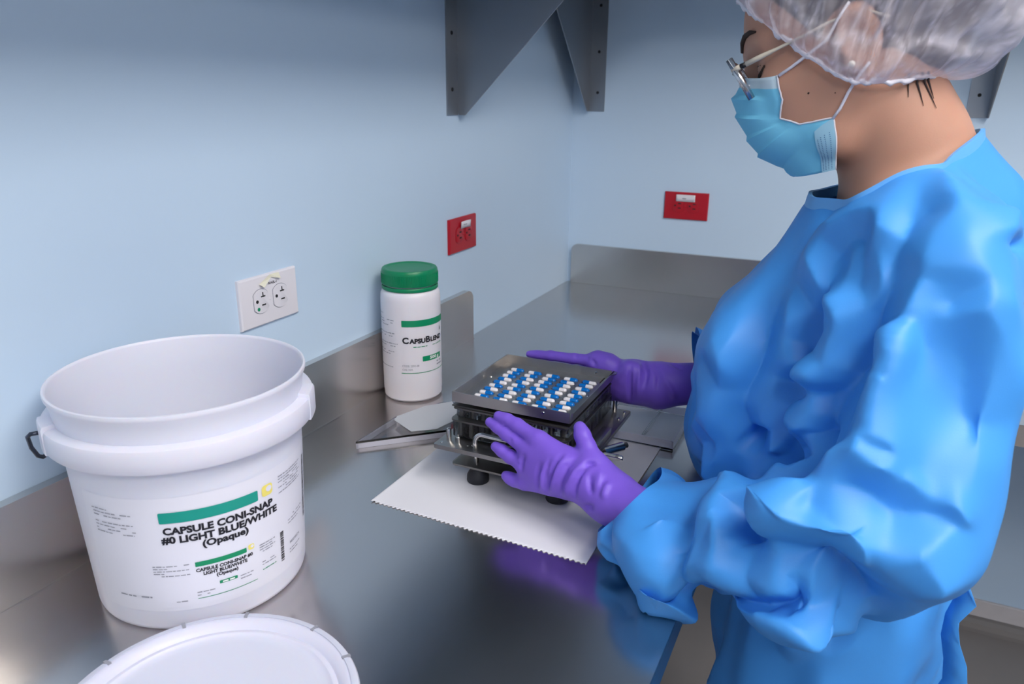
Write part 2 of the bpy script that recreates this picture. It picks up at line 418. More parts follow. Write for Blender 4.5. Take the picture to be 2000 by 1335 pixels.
# collar with its two open ends
cp = [(0.1172, 0.1835), (0.1296, 0.1835), (0.1312, 0.1855), (0.1318, 0.1950), (0.1314, 0.2035), (0.1302, 0.2068), (0.1275, 0.2082), (0.1180, 0.2085), (0.1172, 0.2070), (0.1172, 0.1835)]
cm = lathe(cp, 128)
link('collar', cm, MATS['bucket_plastic'], bk, smooth=40)
# ears of the bail: a thicker stretch of the collar on either side
for ang in (31, -118):
    me = lathe([(0.1176, 0.1832), (0.1318, 0.1832), (0.1325, 0.1850), (0.1325, 0.2090), (0.1312, 0.2120), (0.1220, 0.2128), (0.1176, 0.2120), (0.1176, 0.1832)], 10, math.radians(ang - 7), math.radians(ang + 7))
    bm = bmesh.new(); bm.from_mesh(me); bmesh.ops.holes_fill(bm, edges=[e for e in bm.edges if e.is_boundary], sides=20); bmesh.ops.recalc_face_normals(bm, faces=bm.faces); bm.to_mesh(me); bm.free()
    link('handle_ear', me, MATS['bucket_plastic'], bk, smooth=40)
# wire bail hanging down behind the collar, its hooked end seen on the left
def bp_(a, r, z): return (r * math.cos(math.radians(a)), r * math.sin(math.radians(a)), z)
path = [bp_(-119, 0.132, 0.201), bp_(-120, 0.1385, 0.2005), bp_(-122, 0.1415, 0.1965), bp_(-124, 0.1405, 0.183), bp_(-127, 0.137, 0.170), bp_(-131, 0.1345, 0.164)]
path += [bp_(-131 - k, 0.1340, 0.164 - 0.030 * math.sin(PI * k / 160)) for k in range(8, 152, 6)] + [bp_(-287, 0.137, 0.172), bp_(-290, 0.138, 0.190), bp_(-292, 0.131, 0.199)]
link('handle_wire', tube(path, 0.0021, 8), MATS['wire_dark'], bk, smooth=0)

def bucket_label(name, phi_a, phi_b, z0, z1, eps, rad=0.003, m='label_paper', n=64):
    g = rrect_geo(0.0, (phi_b - phi_a) * PI / 180 * R0, z0, z1, rad, n)
    return link(name, wrap(g, math.radians(phi_a), R0, SL, eps), MATS[m], bk)
def bp(lbl, g, phi, m, name='printed_text', eps=0.0009):
    return link(name, wrap(g, math.radians(phi), R0, SL, eps), MATS[m], lbl)
def ux(phi_from, phi_to): return (phi_to - phi_from) * PI / 180 * R0
big = bucket_label('paper_label', -99, 42, 0.024, 0.152, 0.00025)
bp(big, rrect_geo(0, ux(-58.3, -11.8), 0.1250, 0.1366, 0.0012, 24), -58.3, 'ink_teal', 'colour_bar')
def fit_text(s, width, height, bold):
    v, f = text_geo(s, 1.0, 0.0)
    w = max(p[0] for p in v) - min(p[0] for p in v); x0 = min(p[0] for p in v)
    hs = height / 0.70; sx = width / (w * hs)
    v, f = text_geo(s, hs, bold, 'LEFT', sx)
    x0 = min(p[0] for p in v)
    return [(x - x0, y) for x, y in v], f
bp(big, shift(fit_text('CAPSULE CONI-SNAP', ux(-57.3, -3.6), 0.0072, 0.00045), 0, 0.1128), -57.3, 'ink_black')
bp(big, shift(fit_text('#0 LIGHT BLUE/WHITE', ux(-58.6, -1.0), 0.0072, 0.00045), 0, 0.1030), -58.6, 'ink_black')
bp(big, shift(fit_text('(Opaque)', ux(-40.6, -18.7), 0.0070, 0.0004), 0, 0.0944), -40.6, 'ink_black')
def yellow_mark(lbl, phi, z, s):
    gs = [rrect_geo(-s, s, z - s, z + s, s * 0.5, 4)]
    bp(lbl, merge(gs), phi, 'ink_yellow', 'yellow_mark')
    k = 14
    bp(lbl, ([(0.25 * s + 0.55 * s * math.cos(2 * PI * i / k), z + 0.2 * s + 0.55 * s * math.sin(2 * PI * i / k)) for i in range(k)], [tuple(range(k))]), phi, 'label_paper', 'yellow_mark', 0.0013)
yellow_mark(big, -6.1, 0.1320, 0.0062)
for i in range(7): bp(big, scribble(0, ux(1.5, 23) * (1 - 0.06 * (i % 3)), 0.1385 - i * 0.0031, 0.0013, 20 + i), 1.5, 'ink_grey')
for i in range(3): bp(big, scribble(0, ux(8, 27) * (1 - 0.2 * i), 0.084 - i * 0.0036, 0.0014, 40 + i), 8, 'ink_grey')
def barcode(lbl, phi, z0, z1, w, seed):
    rnd = random.Random(seed); gs = []; z = z0
    while z < z1 - 0.001:
        d = rnd.choice([0.0004, 0.0007, 0.0011, 0.0016]); gs.append(rect_geo(0, w, z, z + d, 3)); z += d + rnd.choice([0.0004, 0.0006, 0.0010])
    bp(lbl, merge(gs), phi, 'ink_black', 'barcode')
barcode(big, 29.0, 0.062, 0.138, 0.0062, 2)
for i in range(8):
    w = ux(-93, -66) * (0.35 if i == 0 else (0.95 - 0.12 * ((i * 7) % 3)))
    if i == 3: continue
    bp(big, scribble(0.0 if i == 0 else 0.0015, w, 0.1365 - i * 0.0036, 0.0013, 60 + i), -93, 'ink_grey')
bp(big, scribble(0, ux(-86, -68), 0.0405, 0.0018, 77), -86, 'ink_grey')
small = bucket_label('paper_label', -67, 21, 0.0285, 0.0840, 0.00050, 0.002)
bp(small, rrect_geo(0, ux(-45.2, -20.2), 0.0728, 0.0782, 0.0006, 14), -45.2, 'ink_green', 'colour_bar')
bp(small, shift(fit_text('CAPSULE CONI-SNAP #0', ux(-45.2, -17.3), 0.0036, 0.00022), 0, 0.0668), -45.2, 'ink_black')
bp(small, shift(fit_text('LIGHT BLUE/WHITE', ux(-42.0, -20.5), 0.0036, 0.00022), 0, 0.0620), -42.0, 'ink_black')
bp(small, shift(fit_text('(Opaque)', ux(-36.0, -25.5), 0.0036, 0.0002), 0, 0.0574), -36.0, 'ink_black')
yellow_mark(small, -17.6, 0.0770, 0.0030)
bp(small, rrect_geo(0, ux(-35.0, -26.0), 0.0475, 0.0510, 0.0006, 8), -35.0, 'ink_green', 'colour_bar')
bp(small, scribble(ux(-35, -33.5), ux(-35, -27.5), 0.0483, 0.0018, 88), -35.0, 'ink_white', eps=0.0012)
bp(small, rect_geo(0, ux(-46, -15.5), 0.0356, 0.0363, 18), -46, 'ink_green', 'colour_bar')
barcode(small, 1.0, 0.0385, 0.0745, 0.0048, 4)
bp(small, shift(fit_text('MEDISCA', ux(9.0, 20.0), 0.0030, 0.00008), 0, 0.0515), 9.0, 'ink_grey')
for i in range(2): bp(small, scribble(0, ux(8.5, 20) * (1 - 0.25 * i), 0.0440 - 0.0035 * i, 0.0014, 90 + i), 8.5, 'ink_grey')
for i in range(5): bp(small, scribble(0, ux(-65, -47) * (0.4 if i in (1, 3) else 0.95), 0.0765 - 0.0028 * i, 0.0012, 100 + i), -65, 'ink_grey')
for i in range(4): bp(small, scribble(0, ux(-13, -3) * (1 - 0.2 * (i % 2)), 0.0730 - 0.0028 * i, 0.0013, 110 + i), -13, 'ink_grey')
for i in range(2): bp(small, scribble(0, ux(-12, -3), 0.0520 - 0.0030 * i, 0.0012, 120 + i), -12, 'ink_grey')
bp(small, scribble(0, ux(-12, -3), 0.0430, 0.0012, 123), -12, 'ink_green')
for i in range(2): bp(small, scribble(0, ux(-46, -37.5) * (1 - 0.3 * i), 0.0425 - 0.0032 * i, 0.0013, 130 + i), -46, 'ink_grey')
for i in range(2): bp(small, scribble(0, ux(-24.5, -17.5), 0.0480 - 0.0035 * i, 0.0014, 140 + i), -24.5, 'ink_grey')
bp(small, scribble(0, ux(-60, -50), 0.0345, 0.0014, 150), -60, 'ink_grey')

# ---------------------------------------------------------------- bucket lid on the worktop
LX, LY, LR = 0.3198, -1.6723, 0.1266
ld = thing('bucket_lid', 'round white plastic bucket lid lying on the worktop in front of the bucket', 'lid', (LX, LY, T))
lp = [(0.0, 0.0120), (0.096, 0.0120), (0.1010, 0.0122), (0.1035, 0.0135), (0.1050, 0.0150), (0.1075, 0.0152), (0.1095, 0.0142), (0.1115, 0.0165), (0.1150, 0.0200), (0.1210, 0.0212), (0.1250, 0.0202), (0.1266, 0.0180)]
link('lid_top', lathe(lp + [(0.1262, 0.0150), (0.1225, 0.0150), (0.108, 0.0100), (0.0, 0.0095)], 128), MATS['lid_plastic'], ld, smooth=35)
# skirt cut by tear notches: one segment between each pair of notches
NOTCH = [57.5, 83.0, 118.0, 145.0, 178.0, 208.0, 238.0, 268.0, 298.0, 328.0, 358.0, 388.0]
for a, b in zip(NOTCH, NOTCH[1:] + [NOTCH[0] + 360]):
    ma, mb = math.radians(a + 0.9), math.radians(b - 0.9)
    sp = [(0.1240, 0.0005), (0.1272, 0.0), (0.1276, 0.010), (0.1274, 0.0180), (0.1262, 0.0204), (0.1232, 0.0216), (0.1200, 0.0220), (0.1200, 0.0214), (0.1228, 0.0205), (0.1240, 0.0190), (0.1240, 0.0005)]
    sm = lathe(sp, max(4, int((b - a) / 2)), ma, mb)
    bm = bmesh.new(); bm.from_mesh(sm); bmesh.ops.holes_fill(bm, edges=[e for e in bm.edges if e.is_boundary], sides=24); bmesh.ops.recalc_face_normals(bm, faces=bm.faces); bm.to_mesh(sm); bm.free()
    link('skirt_segment', sm, MATS['lid_plastic'], ld, smooth=35)
for a in NOTCH:
    me = box(0.1190, 0.1268, -0.0016, 0.0016, 0.0020, 0.02165); link('tear_notch', me, MATS['ink_grey'], ld, (0, 0, 0), (0, 0, math.radians(a)))

# ---------------------------------------------------------------- jar with green cap
JX, JY, JR = 0.0665, -0.9450, 0.0515
jr = thing('jar', 'tall white plastic jar with a green screw cap beside the wall', 'jar', (JX, JY, T))
link('jar_body', lathe([(0.0, 0.001), (JR - 0.010, 0.0), (JR - 0.004, 0.0012), (JR - 0.0008, 0.005), (JR - 0.0008, 0.010), (JR, 0.016), (JR, 0.180), (JR - 0.0006, 0.188), (JR - 0.003, 0.1935), (JR - 0.006, 0.1960), (0.044, 0.197), (0.044, 0.205), (0.0, 0.205)], 72), MATS['jar_plastic'], jr, smooth=40)
link('tamper_ring', lathe([(0.044, 0.1965), (0.0478, 0.1965), (0.0484, 0.1975), (0.0482, 0.2020), (0.0475, 0.2028), (0.044, 0.2028)], 72), MATS['cap_green'], jr, smooth=40)
cap = link('cap', lathe([(0.044, 0.2052), (0.0482, 0.2052), (0.0486, 0.2062), (0.0482, 0.2250), (0.0476, 0.2290), (0.0462, 0.2312), (0.0440, 0.2318), (0.0405, 0.2316), (0.0385, 0.2304), (0.0370, 0.2301), (0.0, 0.2301)], 72), MATS['cap_green'], jr, smooth=40)
bm = bmesh.new()
for k in range(120):
    a = 2 * PI * k / 120; c, s = math.cos(a), math.sin(a)
    v = [bm.verts.new((r * math.cos(a + d), r * math.sin(a + d), z)) for z in (0.2070, 0.2240) for r, d in ((0.0482, -0.012), (0.04885, 0.0), (0.0482, 0.012))]
    bm.faces.new((v[0], v[1], v[4], v[3])); bm.faces.new((v[1], v[2], v[5], v[4]))
k_ = link('grip_ribs', bm_mesh(bm), MATS['cap_green'], cap); k_['kind'] = 'stuff'
def jp(lbl, g, phi, m, name='printed_text', eps=0.0006): return link(name, wrap(g, math.radians(phi), JR, 0.0, eps), MATS[m], lbl)
def jx(a, b): return (b - a) * PI / 180 * JR
jl = link('paper_label', wrap(rrect_geo(0, jx(-165, 50), 0.040, 0.172, 0.001, 60), math.radians(-165), JR, 0.0, 0.0002), MATS['jar_plastic'], jr)
jp(jl, rrect_geo(0, jx(-76, 30), 0.1385, 0.1500, 0.0010, 40), -76, 'ink_green', 'colour_bar')
def capsmall(parts, width):
    # title set in large and small capitals: (letters, height)
    x = 0.0; gs = []
    for s, h in parts:
        v, f = text_geo(s, h / 0.70, 0.00060, 'LEFT', 1.12)
        x0 = min(p[0] for p in v); x1 = max(p[0] for p in v)
        gs.append(([(p[0] - x0 + x, p[1]) for p in v], f)); x += x1 - x0 + 0.0008
    v, f = merge(gs); k = width / x
    return [(p[0] * k, p[1]) for p in v], f
jp(jl, shift(capsmall([('C', 0.0105), ('APSU', 0.0078), ('B', 0.0105), ('LEND', 0.0078)], jx(-75.5, 14)), 0, 0.1095), -75.5, 'ink_black')
jp(jl, scribble(0, jx(-55, 22), 0.1020, 0.0018, 11), -55, 'ink_green')
jp(jl, shift(fit_text('N', 0.0028, 0.0065, 0.0003), 0, 0.1240), 8, 'ink_black')
jp(jl, rrect_geo(0, jx(-37.5, 10), 0.0755, 0.0848, 0.0010, 16), -37.5, 'ink_green', 'colour_bar')
jp(jl, shift(fit_text('500 g', jx(-22, 1), 0.0050, 0.0003), 0, 0.0782), -22, 'ink_white', eps=0.0009)
jp(jl, shift(fit_text('CODE: 2593-08', jx(-77, -45), 0.0034, 0.00004), 0, 0.0672), -77, 'ink_grey')
jp(jl, shift(fit_text('CAS: N/A', jx(-77, -57), 0.0034, 0.00004), 0, 0.0606), -77, 'ink_grey')
for i in range(2): jp(jl, scribble(0, jx(-4, 14), 0.0690 - 0.006 * i, 0.0026, 14 + i), -4, 'ink_grey')
jp(jl, rect_geo(0, jx(-79, 30), 0.0552, 0.0564, 40), -79, 'ink_green', 'colour_bar')
for i, (z, a, b) in enumerate(((0.1570, -150, -122), (0.1475, -150, -90), (0.1430, -150, -94), (0.1385, -150, -104), (0.1245, -150, -88), (0.1195, -150, -96), (0.1065, -150, -85), (0.1020, -150, -90), (0.0920, -150, -93), (0.0875, -150, -102), (0.0640, -150, -96))):
    jp(jl, scribble(0, jx(a, b), z, 0.0016, 160 + i), a, 'ink_grey')

# ---------------------------------------------------------------- paper sheet under the machine
def paper_mesh():
    rnd = random.Random(3); nx, ny = 90, 60
    A, B, Cc, D = (Vector(p) for p in ((0.2262, -1.2920), (0.5265, -1.3030), (0.5280, -0.9620), (0.2300, -0.9620)))
    A = Vector((0.2230, -1.2985)); B = Vector((0.5260, -1.3085)); Cc = Vector((0.5275, -0.9700)); D = Vector((0.2240, -0.9650))
    v = []; f = []
    teeth = [0.0024 * ((i // 2 % 2) - 0.5) + rnd.uniform(-0.0005, 0.0005) for i in range(nx * 2 + 1)]
    n2 = nx * 2
    for j in range(ny + 1):
        w = j / ny
        for i in range(n2 + 1):
            u = i / n2
            p = (A * (1 - u) + B * u) * (1 - w) + (D * (1 - u) + Cc * u) * w
            y = p.y + (teeth[i] if j == 0 else 0)
            z = 0.0005 + 0.0003 * max(0, math.sin(6 * u + 3 * w)) * (1 - u)
            e = max(0, (u - 0.93) / 0.07); z += 0.0022 * e * e * math.sin(PI * w) + 0.0015 * max(0, (0.06 - u) / 0.06) ** 2
            v.append((p.x, y, T + z))
    for j in range(ny):
        for i in range(n2): a = j * (n2 + 1) + i; f.append((a, a + 1, a + n2 + 2, a + n2 + 1))
    return pydata(v, f)
ps = link('paper_sheet', paper_mesh(), MATS['paper'], smooth=0)
setp(ps, 'white paper sheet with a serrated torn edge under the capsule machine', 'paper')
md = ps.modifiers.new('thick', 'SOLIDIFY'); md.thickness = 0.00025; md.offset = 1.0
# ---------------------------------------------------------------- capsule machine
ZP = T + 0.0014
MX, MY = 0.3695, -1.0975
mc = thing('capsule_filling_machine', 'dark steel hand capsule filling machine on rubber feet, standing on the paper', 'machine', (MX, MY, ZP))
def mbox(name, x0, x1, y0, y1, z0, z1, m, bev=0.0008, parent=mc):
    return link(name, box(x0 - MX, x1 - MX, y0 - MY, y1 - MY, z0, z1, bev), MATS[m], parent, smooth=30)
def rplate(name, x0, x1, y0, y1, z0, z1, r, m, parent=mc):
    pts = []
    for cx, cy, a0 in ((x1 - r, y1 - r, 0), (x0 + r, y1 - r, 90), (x0 + r, y0 + r, 180), (x1 - r, y0 + r, 270)):
        for k in range(6): a = math.radians(a0 + 18 * k); pts.append((cx + r * math.cos(a) - MX, cy + r * math.sin(a) - MY))
    return link(name, prism(pts, z0, z1, 0.0004), MATS[m], parent, smooth=30)
foot = lathe([(0.0, 0.0), (0.0150, 0.0), (0.0156, 0.0015), (0.0152, 0.0095), (0.0120, 0.0155), (0.0100, 0.0240), (0.0, 0.0240)], 28)
for x, y in ((0.3235, -1.187), (0.4420, -1.187), (0.3235, -1.030), (0.4420, -1.030)):
    link('rubber_foot', foot, MATS['rubber_black'], mc, (x - MX, y - MY, 0), smooth=35)
rplate('lower_plate', 0.2895, 0.462, -1.203, -1.010, 0.0240, 0.0268, 0.006, 'machine_dark')
post = lathe([(0.0, 0.0), (0.0038, 0.0), (0.0038, 0.0275), (0.0, 0.0275)], 16)
for x, y in ((0.3200, -1.186), (0.4480, -1.186), (0.3200, -1.035), (0.4480, -1.035)):
    link('post', post, MATS['bright_steel'], mc, (x - MX, y - MY, 0.0268), smooth=35)
rplate('base_plate', 0.2730, 0.4830, -1.2215, -0.9940, 0.0540, 0.0600, 0.003, 'machine_steel')
# screws in the corners of the base plate
for x, y in ((0.281, -1.212), (0.475, -1.003), (0.475, -1.030), (0.318, -1.206), (0.324, -1.203)):
    link('screw', lathe([(0.0, 0.0), (0.0022, 0.0), (0.0019, 0.0007), (0.0, 0.0008)], 12), MATS['bright_steel'], mc, (x - MX, y - MY, 0.0600), smooth=35)
pin = lathe([(0.0, 0.0), (0.0036, 0.0), (0.0036, 0.0160), (0.0030, 0.0180), (0.0016, 0.0188), (0.0, 0.0190)], 16)
link('guide_pin', pin, MATS['bright_steel'], mc, (0.2875 - MX, -1.2035 - MY, 0.060), smooth=35)
pin2 = lathe([(0.0, 0.0), (0.0024, 0.0), (0.0024, 0.0085), (0.0014, 0.0095), (0.0014, 0.0130), (0.0, 0.0134)], 14)
link('guide_pin', pin2, MATS['bright_steel'], mc, (0.3030 - MX, -1.2050 - MY, 0.060), smooth=35)
link('guide_pin', pin, MATS['bright_steel'], mc, (0.4610 - MX, -1.0060 - MY, 0.060), smooth=35)
# bent lift rod
hx, hy = 0.3330 - MX, -1.2130 - MY
path = [(hx, hy, 0.058), (hx, hy, 0.0730)] + [(hx + 0.010 - 0.010 * math.cos(a), hy + 0.001 * a, 0.0730 + 0.010 * math.sin(a)) for a in (0.3, 0.6, 0.9, 1.2, 1.57)] + [(hx + 0.030, hy + 0.003, 0.0815), (hx + 0.075, hy + 0.006, 0.0805)]
link('lift_rod', tube(path, 0.0034, 12), MATS['bright_steel'], mc, smooth=0)
# clear blocks: lower and upper with a black slide plate between them
def block(name, x0, x1, y0, y1, z0, z1):
    return mbox(name, x0, x1, y0, y1, z0, z1, 'acrylic_block', 0.002)
block('clear_block', 0.2875, 0.4560, -1.1930, -1.0060, 0.0630, 0.0862)
rplate('slide_plate', 0.2850, 0.4570, -1.1965, -1.0060, 0.0868, 0.0893, 0.008, 'machine_dark')
block('clear_block', 0.2900, 0.4540, -1.1860, -1.0080, 0.0895, 0.1015)
rplate('slide_plate', 0.2862, 0.4545, -1.1890, -1.0090, 0.1018, 0.1040, 0.004, 'machine_dark')
mbox('spacer', 0.2930, 0.4510, -1.1850, -1.0120, 0.0600, 0.0630, 'machine_dark', 0.0)
# dark sleeves standing in the clear blocks (cavities for the capsules)
sl = lathe([(0.0, 0.0), (0.0042, 0.0), (0.0042, 0.0225), (0.0, 0.0225)], 10)
sl2 = lathe([(0.0, 0.0), (0.0042, 0.0), (0.0042, 0.0112), (0.0, 0.0112)], 10)
for i in range(10):
    for j in range(11):
        if i in (0, 9) or j in (0, 1, 10):
            x = 0.2975 + i * 0.0164 - MX; y = -1.1800 + j * 0.0165 - MY
            link('cavity_sleeve', sl, MATS['bright_steel' if (i + j) % 3 else 'machine_dark'], mc, (x, y, 0.0634), smooth=40)
            link('cavity_sleeve', sl2, MATS['bright_steel' if (i + j) % 3 else 'machine_dark'], mc, (x, y, 0.0899), smooth=40)
# latch block and shafts on the right
mbox('latch_block', 0.4460, 0.4790, -1.2180, -1.1500, 0.0602, 0.0680, 'machine_steel')
mbox('latch_plate', 0.4700, 0.4825, -1.1780, -1.0900, 0.0602, 0.0720, 'machine_steel')
mbox('side_cheek', 0.4640, 0.4780, -1.2100, -1.1600, 0.0270, 0.0538, 'machine_steel')
mbox('side_cheek', 0.4660, 0.4800, -1.1450, -1.0950, 0.0270, 0.0538, 'machine_steel')
link('shaft', tube([(0.4700 - MX, -1.1240 - MY, 0.046), (0.5085 - MX, -1.1245 - MY, 0.046), (0.5105 - MX, -1.1245 - MY, 0.046)], [0.0040, 0.0040, 0.0030], 14), MATS['bright_steel'], mc, smooth=40)
link('shaft_end', tube([(0.5010 - MX, -1.1244 - MY, 0.046), (0.5050 - MX, -1.1244 - MY, 0.046)], 0.0043, 14), MATS['bright_steel'], mc, smooth=40)
kn = link('knob', tube([(0.4810 - MX, -1.1180 - MY, 0.047), (0.4995 - MX, -1.0900 - MY, 0.047)], 0.0066, 16), MATS['bright_steel'], mc, smooth=40)
link('knob_pin', tube([(0.4990 - MX, -1.0908 - MY, 0.047), (0.5035 - MX, -1.0830 - MY, 0.047)], 0.0040, 12), MATS['machine_dark'], kn, smooth=40)
# ---- open tray on top
TX0, TX1, TY0, TY1, TZ0, TZ1 = 0.2830, 0.4550, -1.1855, -1.0095, 0.1050, 0.1250
tr = link('tray_wall', box(TX0 - MX, TX1 - MX, TY0 - MY, TY0 + 0.0016 - MY, 0.1105, TZ1), MATS['tray_steel'], mc)
link('tray_wall', box(TX0 - MX, TX1 - MX, TY1 - 0.0016 - MY, TY1 - MY, 0.1105, TZ1), MATS['tray_steel'], mc)
link('tray_wall', box(TX0 - MX, TX0 + 0.0016 - MX, TY0 + 0.0016 - MY, TY1 - 0.0016 - MY, 0.1105, TZ1), MATS['tray_steel'], mc)
# right wall leans outward and carries the pouring tab at its far end
v = [(TX1 - 0.0010, TY0 + 0.0018, 0.1105), (TX1 + 0.0010, TY0 + 0.0018, 0.1105), (TX1 + 0.0040, TY0 + 0.0018, TZ1), (TX1 + 0.0020, TY0 + 0.0018, TZ1)]
v2 = [(x, TY1 - 0.0018, z) for x, y, z in v]
link('tray_wall', pydata([(x - MX, y - MY, z) for x, y, z in v + v2], [(0, 1, 2, 3), (7, 6, 5, 4), (0, 4, 5, 1), (1, 5, 6, 2), (2, 6, 7, 3), (3, 7, 4, 0)]), MATS['tray_steel'], mc)
link('corner_tab', prism([(TX1 + 0.002 - MX, TY1 - 0.022 - MY), (TX1 + 0.009 - MX, TY1 - 0.010 - MY), (TX1 + 0.008 - MX, TY1 - 0.002 - MY), (TX1 + 0.002 - MX, TY1 - MY)], TZ1 - 0.0014, TZ1), MATS['tray_steel'], mc)
for x, y in ((0.2905, -1.1770), (0.2905, -1.0800), (0.4480, -1.1780), (0.4470, -1.0900)):
    link('screw', lathe([(0.0, 0.0), (0.0026, 0.0), (0.0021, 0.0010), (0.0, 0.0012)], 14), MATS['bright_steel'], mc, (x - MX, y - MY, 0.1122), smooth=35)
for x, y, s in ((0.4180, TY0, 1), (0.4300, TY1 - 0.0016, 1)):
    link('screw', lathe([(0.0, 0.0), (0.0024, 0.0), (0.0019, 0.0008), (0.0, 0.0010)], 14), MATS['bright_steel'], mc, (x - MX, y - MY, 0.1185), (PI / 2, 0, 0), smooth=35)
CX0, CY0, PX_, PY_ = 0.3143, -1.0380, 0.0291, 0.01462
SLOT_L, SLOT_W, ZF, ZD = 0.0240, 0.0094, 0.1122, 0.1058
def stadium(L, Wd, n=8):
    r = Wd / 2; h = L / 2 - r
    return [(h + r * math.cos(a), r * math.sin(a)) for a in (-PI / 2 + PI * k / n for k in range(n + 1))] + [(-h + r * math.cos(a), r * math.sin(a)) for a in (PI / 2 + PI * k / n for k in range(n + 1))]
def tray_floor():
    v = []; f = []
    hx, hy = PX_ / 2, PY_ / 2
    st = stadium(SLOT_L, SLOT_W)
    n = len(st)
    for i in range(5):
        for j in range(9):
            cx = CX0 + i * PX_ - j * 0.0002; cy = CY0 - j * PY_ - i * 0.0006
            k = len(v)
            for (sx, sy) in st:
                t = min(hx / abs(sx) if abs(sx) > 1e-9 else 9e9, hy / abs(sy) if abs(sy) > 1e-9 else 9e9)
                # project to the cell border
                v.append((cx + sx * t - MX, cy + sy * t - MY, ZF))
            for (sx, sy) in st: v.append((cx + sx - MX, cy + sy - MY, ZF))
            for (sx, sy) in st: v.append((cx + sx * 0.97 - MX, cy + sy * 0.97 - MY, ZD))
            for q in range(n):
                w = (q + 1) % n
                f.append((k + q, k + w, k + n + w, k + n + q)); f.append((k + n + q, k + n + w, k + 2 * n + w, k + 2 * n + q))
            f.append(tuple(k + 2 * n + q for q in range(n)))
            # cell corners
            for a, b in ((1, 1), (-1, 1), (-1, -1), (1, -1)):
                cxx, cyy = a * hx, b * hy
                best = sorted(range(n), key=lambda q: abs(v[k + q][0] + MX - cx - cxx) + abs(v[k + q][1] + MY - cy - cyy))[:2]
                v.append((cx + cxx - MX, cy + cyy - MY, ZF)); f.append((k + best[0], k + best[1], len(v) - 1))
    return v, f
v, f = tray_floor()
tf = link('tray_plate', pydata(v, f), MATS['tray_steel'], mc)
def strip(x0, x1, y0, y1): return [(x0 - MX, y0 - MY, ZF - 0.0001), (x1 - MX, y0 - MY, ZF - 0.0001), (x1 - MX, y1 - MY, ZF - 0.0001), (x0 - MX, y1 - MY, ZF - 0.0001)]
gx0, gx1 = CX0 - PX_ / 2, CX0 + 4.5 * PX_; gy1, gy0 = CY0 + PY_ / 2, CY0 - 8.5 * PY_ 
v = []; f = []
for q in (strip(TX0 + .0016, gx0 + 0.0004, TY0 + .0016, TY1 - .0016), strip(gx1 - 0.0020, TX1, TY0 + .0016, TY1 - .0016), strip(gx0, gx1, TY0 + .0016, gy0 + 0.0006), strip(gx0, gx1, gy1 - 0.0028, TY1 - .0016)):
    k = len(v); v += q; f.append((k, k + 1, k + 2, k + 3))
link('tray_border', pydata(v, f), MATS['tray_steel'], mc)
link('tray_base', box(TX0 - MX, TX1 - MX, TY0 - MY, TY1 - MY, 0.1040, 0.1057), MATS['machine_dark'], mc)
# ---- 45 capsules lying in the slots
def half_caps(L0, L1, r, n=14):
    # dome at L1 side, open at L0
    prof = [(r, L0)]
    for k in range(7): a = PI / 2 * k / 6; prof.append((r * math.cos(a), L1 - r + r * math.sin(a)))
    me = lathe(prof, n); me.transform(Matrix.Rotation(PI / 2, 4, 'Y')); return me
cap_me = half_caps(-0.0004, 0.0111, 0.00385); body_me = half_caps(-0.0012, 0.0111, 0.00362); body_me.transform(Matrix.Rotation(PI, 4, 'Z'))
for me, m in ((cap_me, 'cap_blue'), (body_me, 'cap_white')):
    me.materials.append(MATS[m]); me.polygons.foreach_set('use_smooth', [True] * len(me.polygons))
ROWSP = ['000110100', '001100111', '000010110', '011110110', '110100011']     # 1: blue end towards the left
ORD = ['first', 'second', 'third', 'fourth', 'fifth', 'sixth', 'seventh', 'eighth', 'ninth']
CORD = ['leftmost', 'second-left', 'middle', 'second-right', 'rightmost']
for i in range(5):
    for j in range(9):
        bl = ROWSP[i][j] == '1'
        t = thing('capsule', 'capsule with %s end left, %s from the back in the %s column' % ('blue' if bl else 'white', ORD[j], CORD[i]), 'capsule',
                  (CX0 + i * PX_ - j * 0.0002, CY0 - j * PY_ - i * 0.0006, ZP + 0.1117), 'capsules in the machine tray', PI if bl else 0.0)
        link('capsule_cap', cap_me, None, t); link('capsule_body', body_me, None, t)

# ---------------------------------------------------------------- clear plastic pieces
def ray(px, py, z):
    d = _r * ((px - 1000) / FPX) - _u * ((py - 667.5) / FPX) + _f
    return CAM + d * ((z - CAM.z) / d.z)
ac = thing('clear_tray', 'clear acrylic tray lying upside down on the worktop between jar and machine', 'tray', (0, 0, T))
AL = [(0.1110, -1.1790), (0.1125, -1.0750), (0.1500, -0.9850), (0.2250, -0.9600), (0.2620, -1.0360)]
link('sheet', prism(AL, 0.0085, 0.0120, 0.0004), MATS['acrylic'], ac)
def rim(a, b, z0, z1, th=0.0032):
    a = Vector((a[0], a[1])); b = Vector((b[0], b[1])); d = (b - a).normalized(); n = Vector((-d.y, d.x)) * th
    return prism([a + d * 0.0005, b - d * 0.0005, b - d * 0.0005 + n, a + d * 0.0005 + n], z0, z1)
for a, b in ((AL[4], AL[0]), (AL[0], AL[1])): 
    link('rim', rim(b, a, 0.0003, 0.0084), MATS['acrylic_edge'], ac)
cd = link('white_card', prism([(0.1195, -1.0870), (0.1150, -1.0720), (0.1340, -1.0150), (0.1640, -0.9780), (0.1850, -0.9965), (0.2080, -1.0420), (0.1980, -1.0860), (0.1670, -1.1120)][::-1], T + 0.0121, T + 0.0128), MATS['frosted'])
setp(cd, 'white translucent plastic card with cut corners lying on the clear tray', 'card')
at = thing('clear_tray', "clear acrylic tray with raised rims on the worktop beside the far gloved forearm", 'tray', (0, 0, T))
x0, x1, y0, y1 = 0.4150, 0.5460, -0.9750, -0.8380
link('sheet', box(x0, x1, y0, y1, 0.0004, 0.0036, 0.0003), MATS['acrylic'], at)
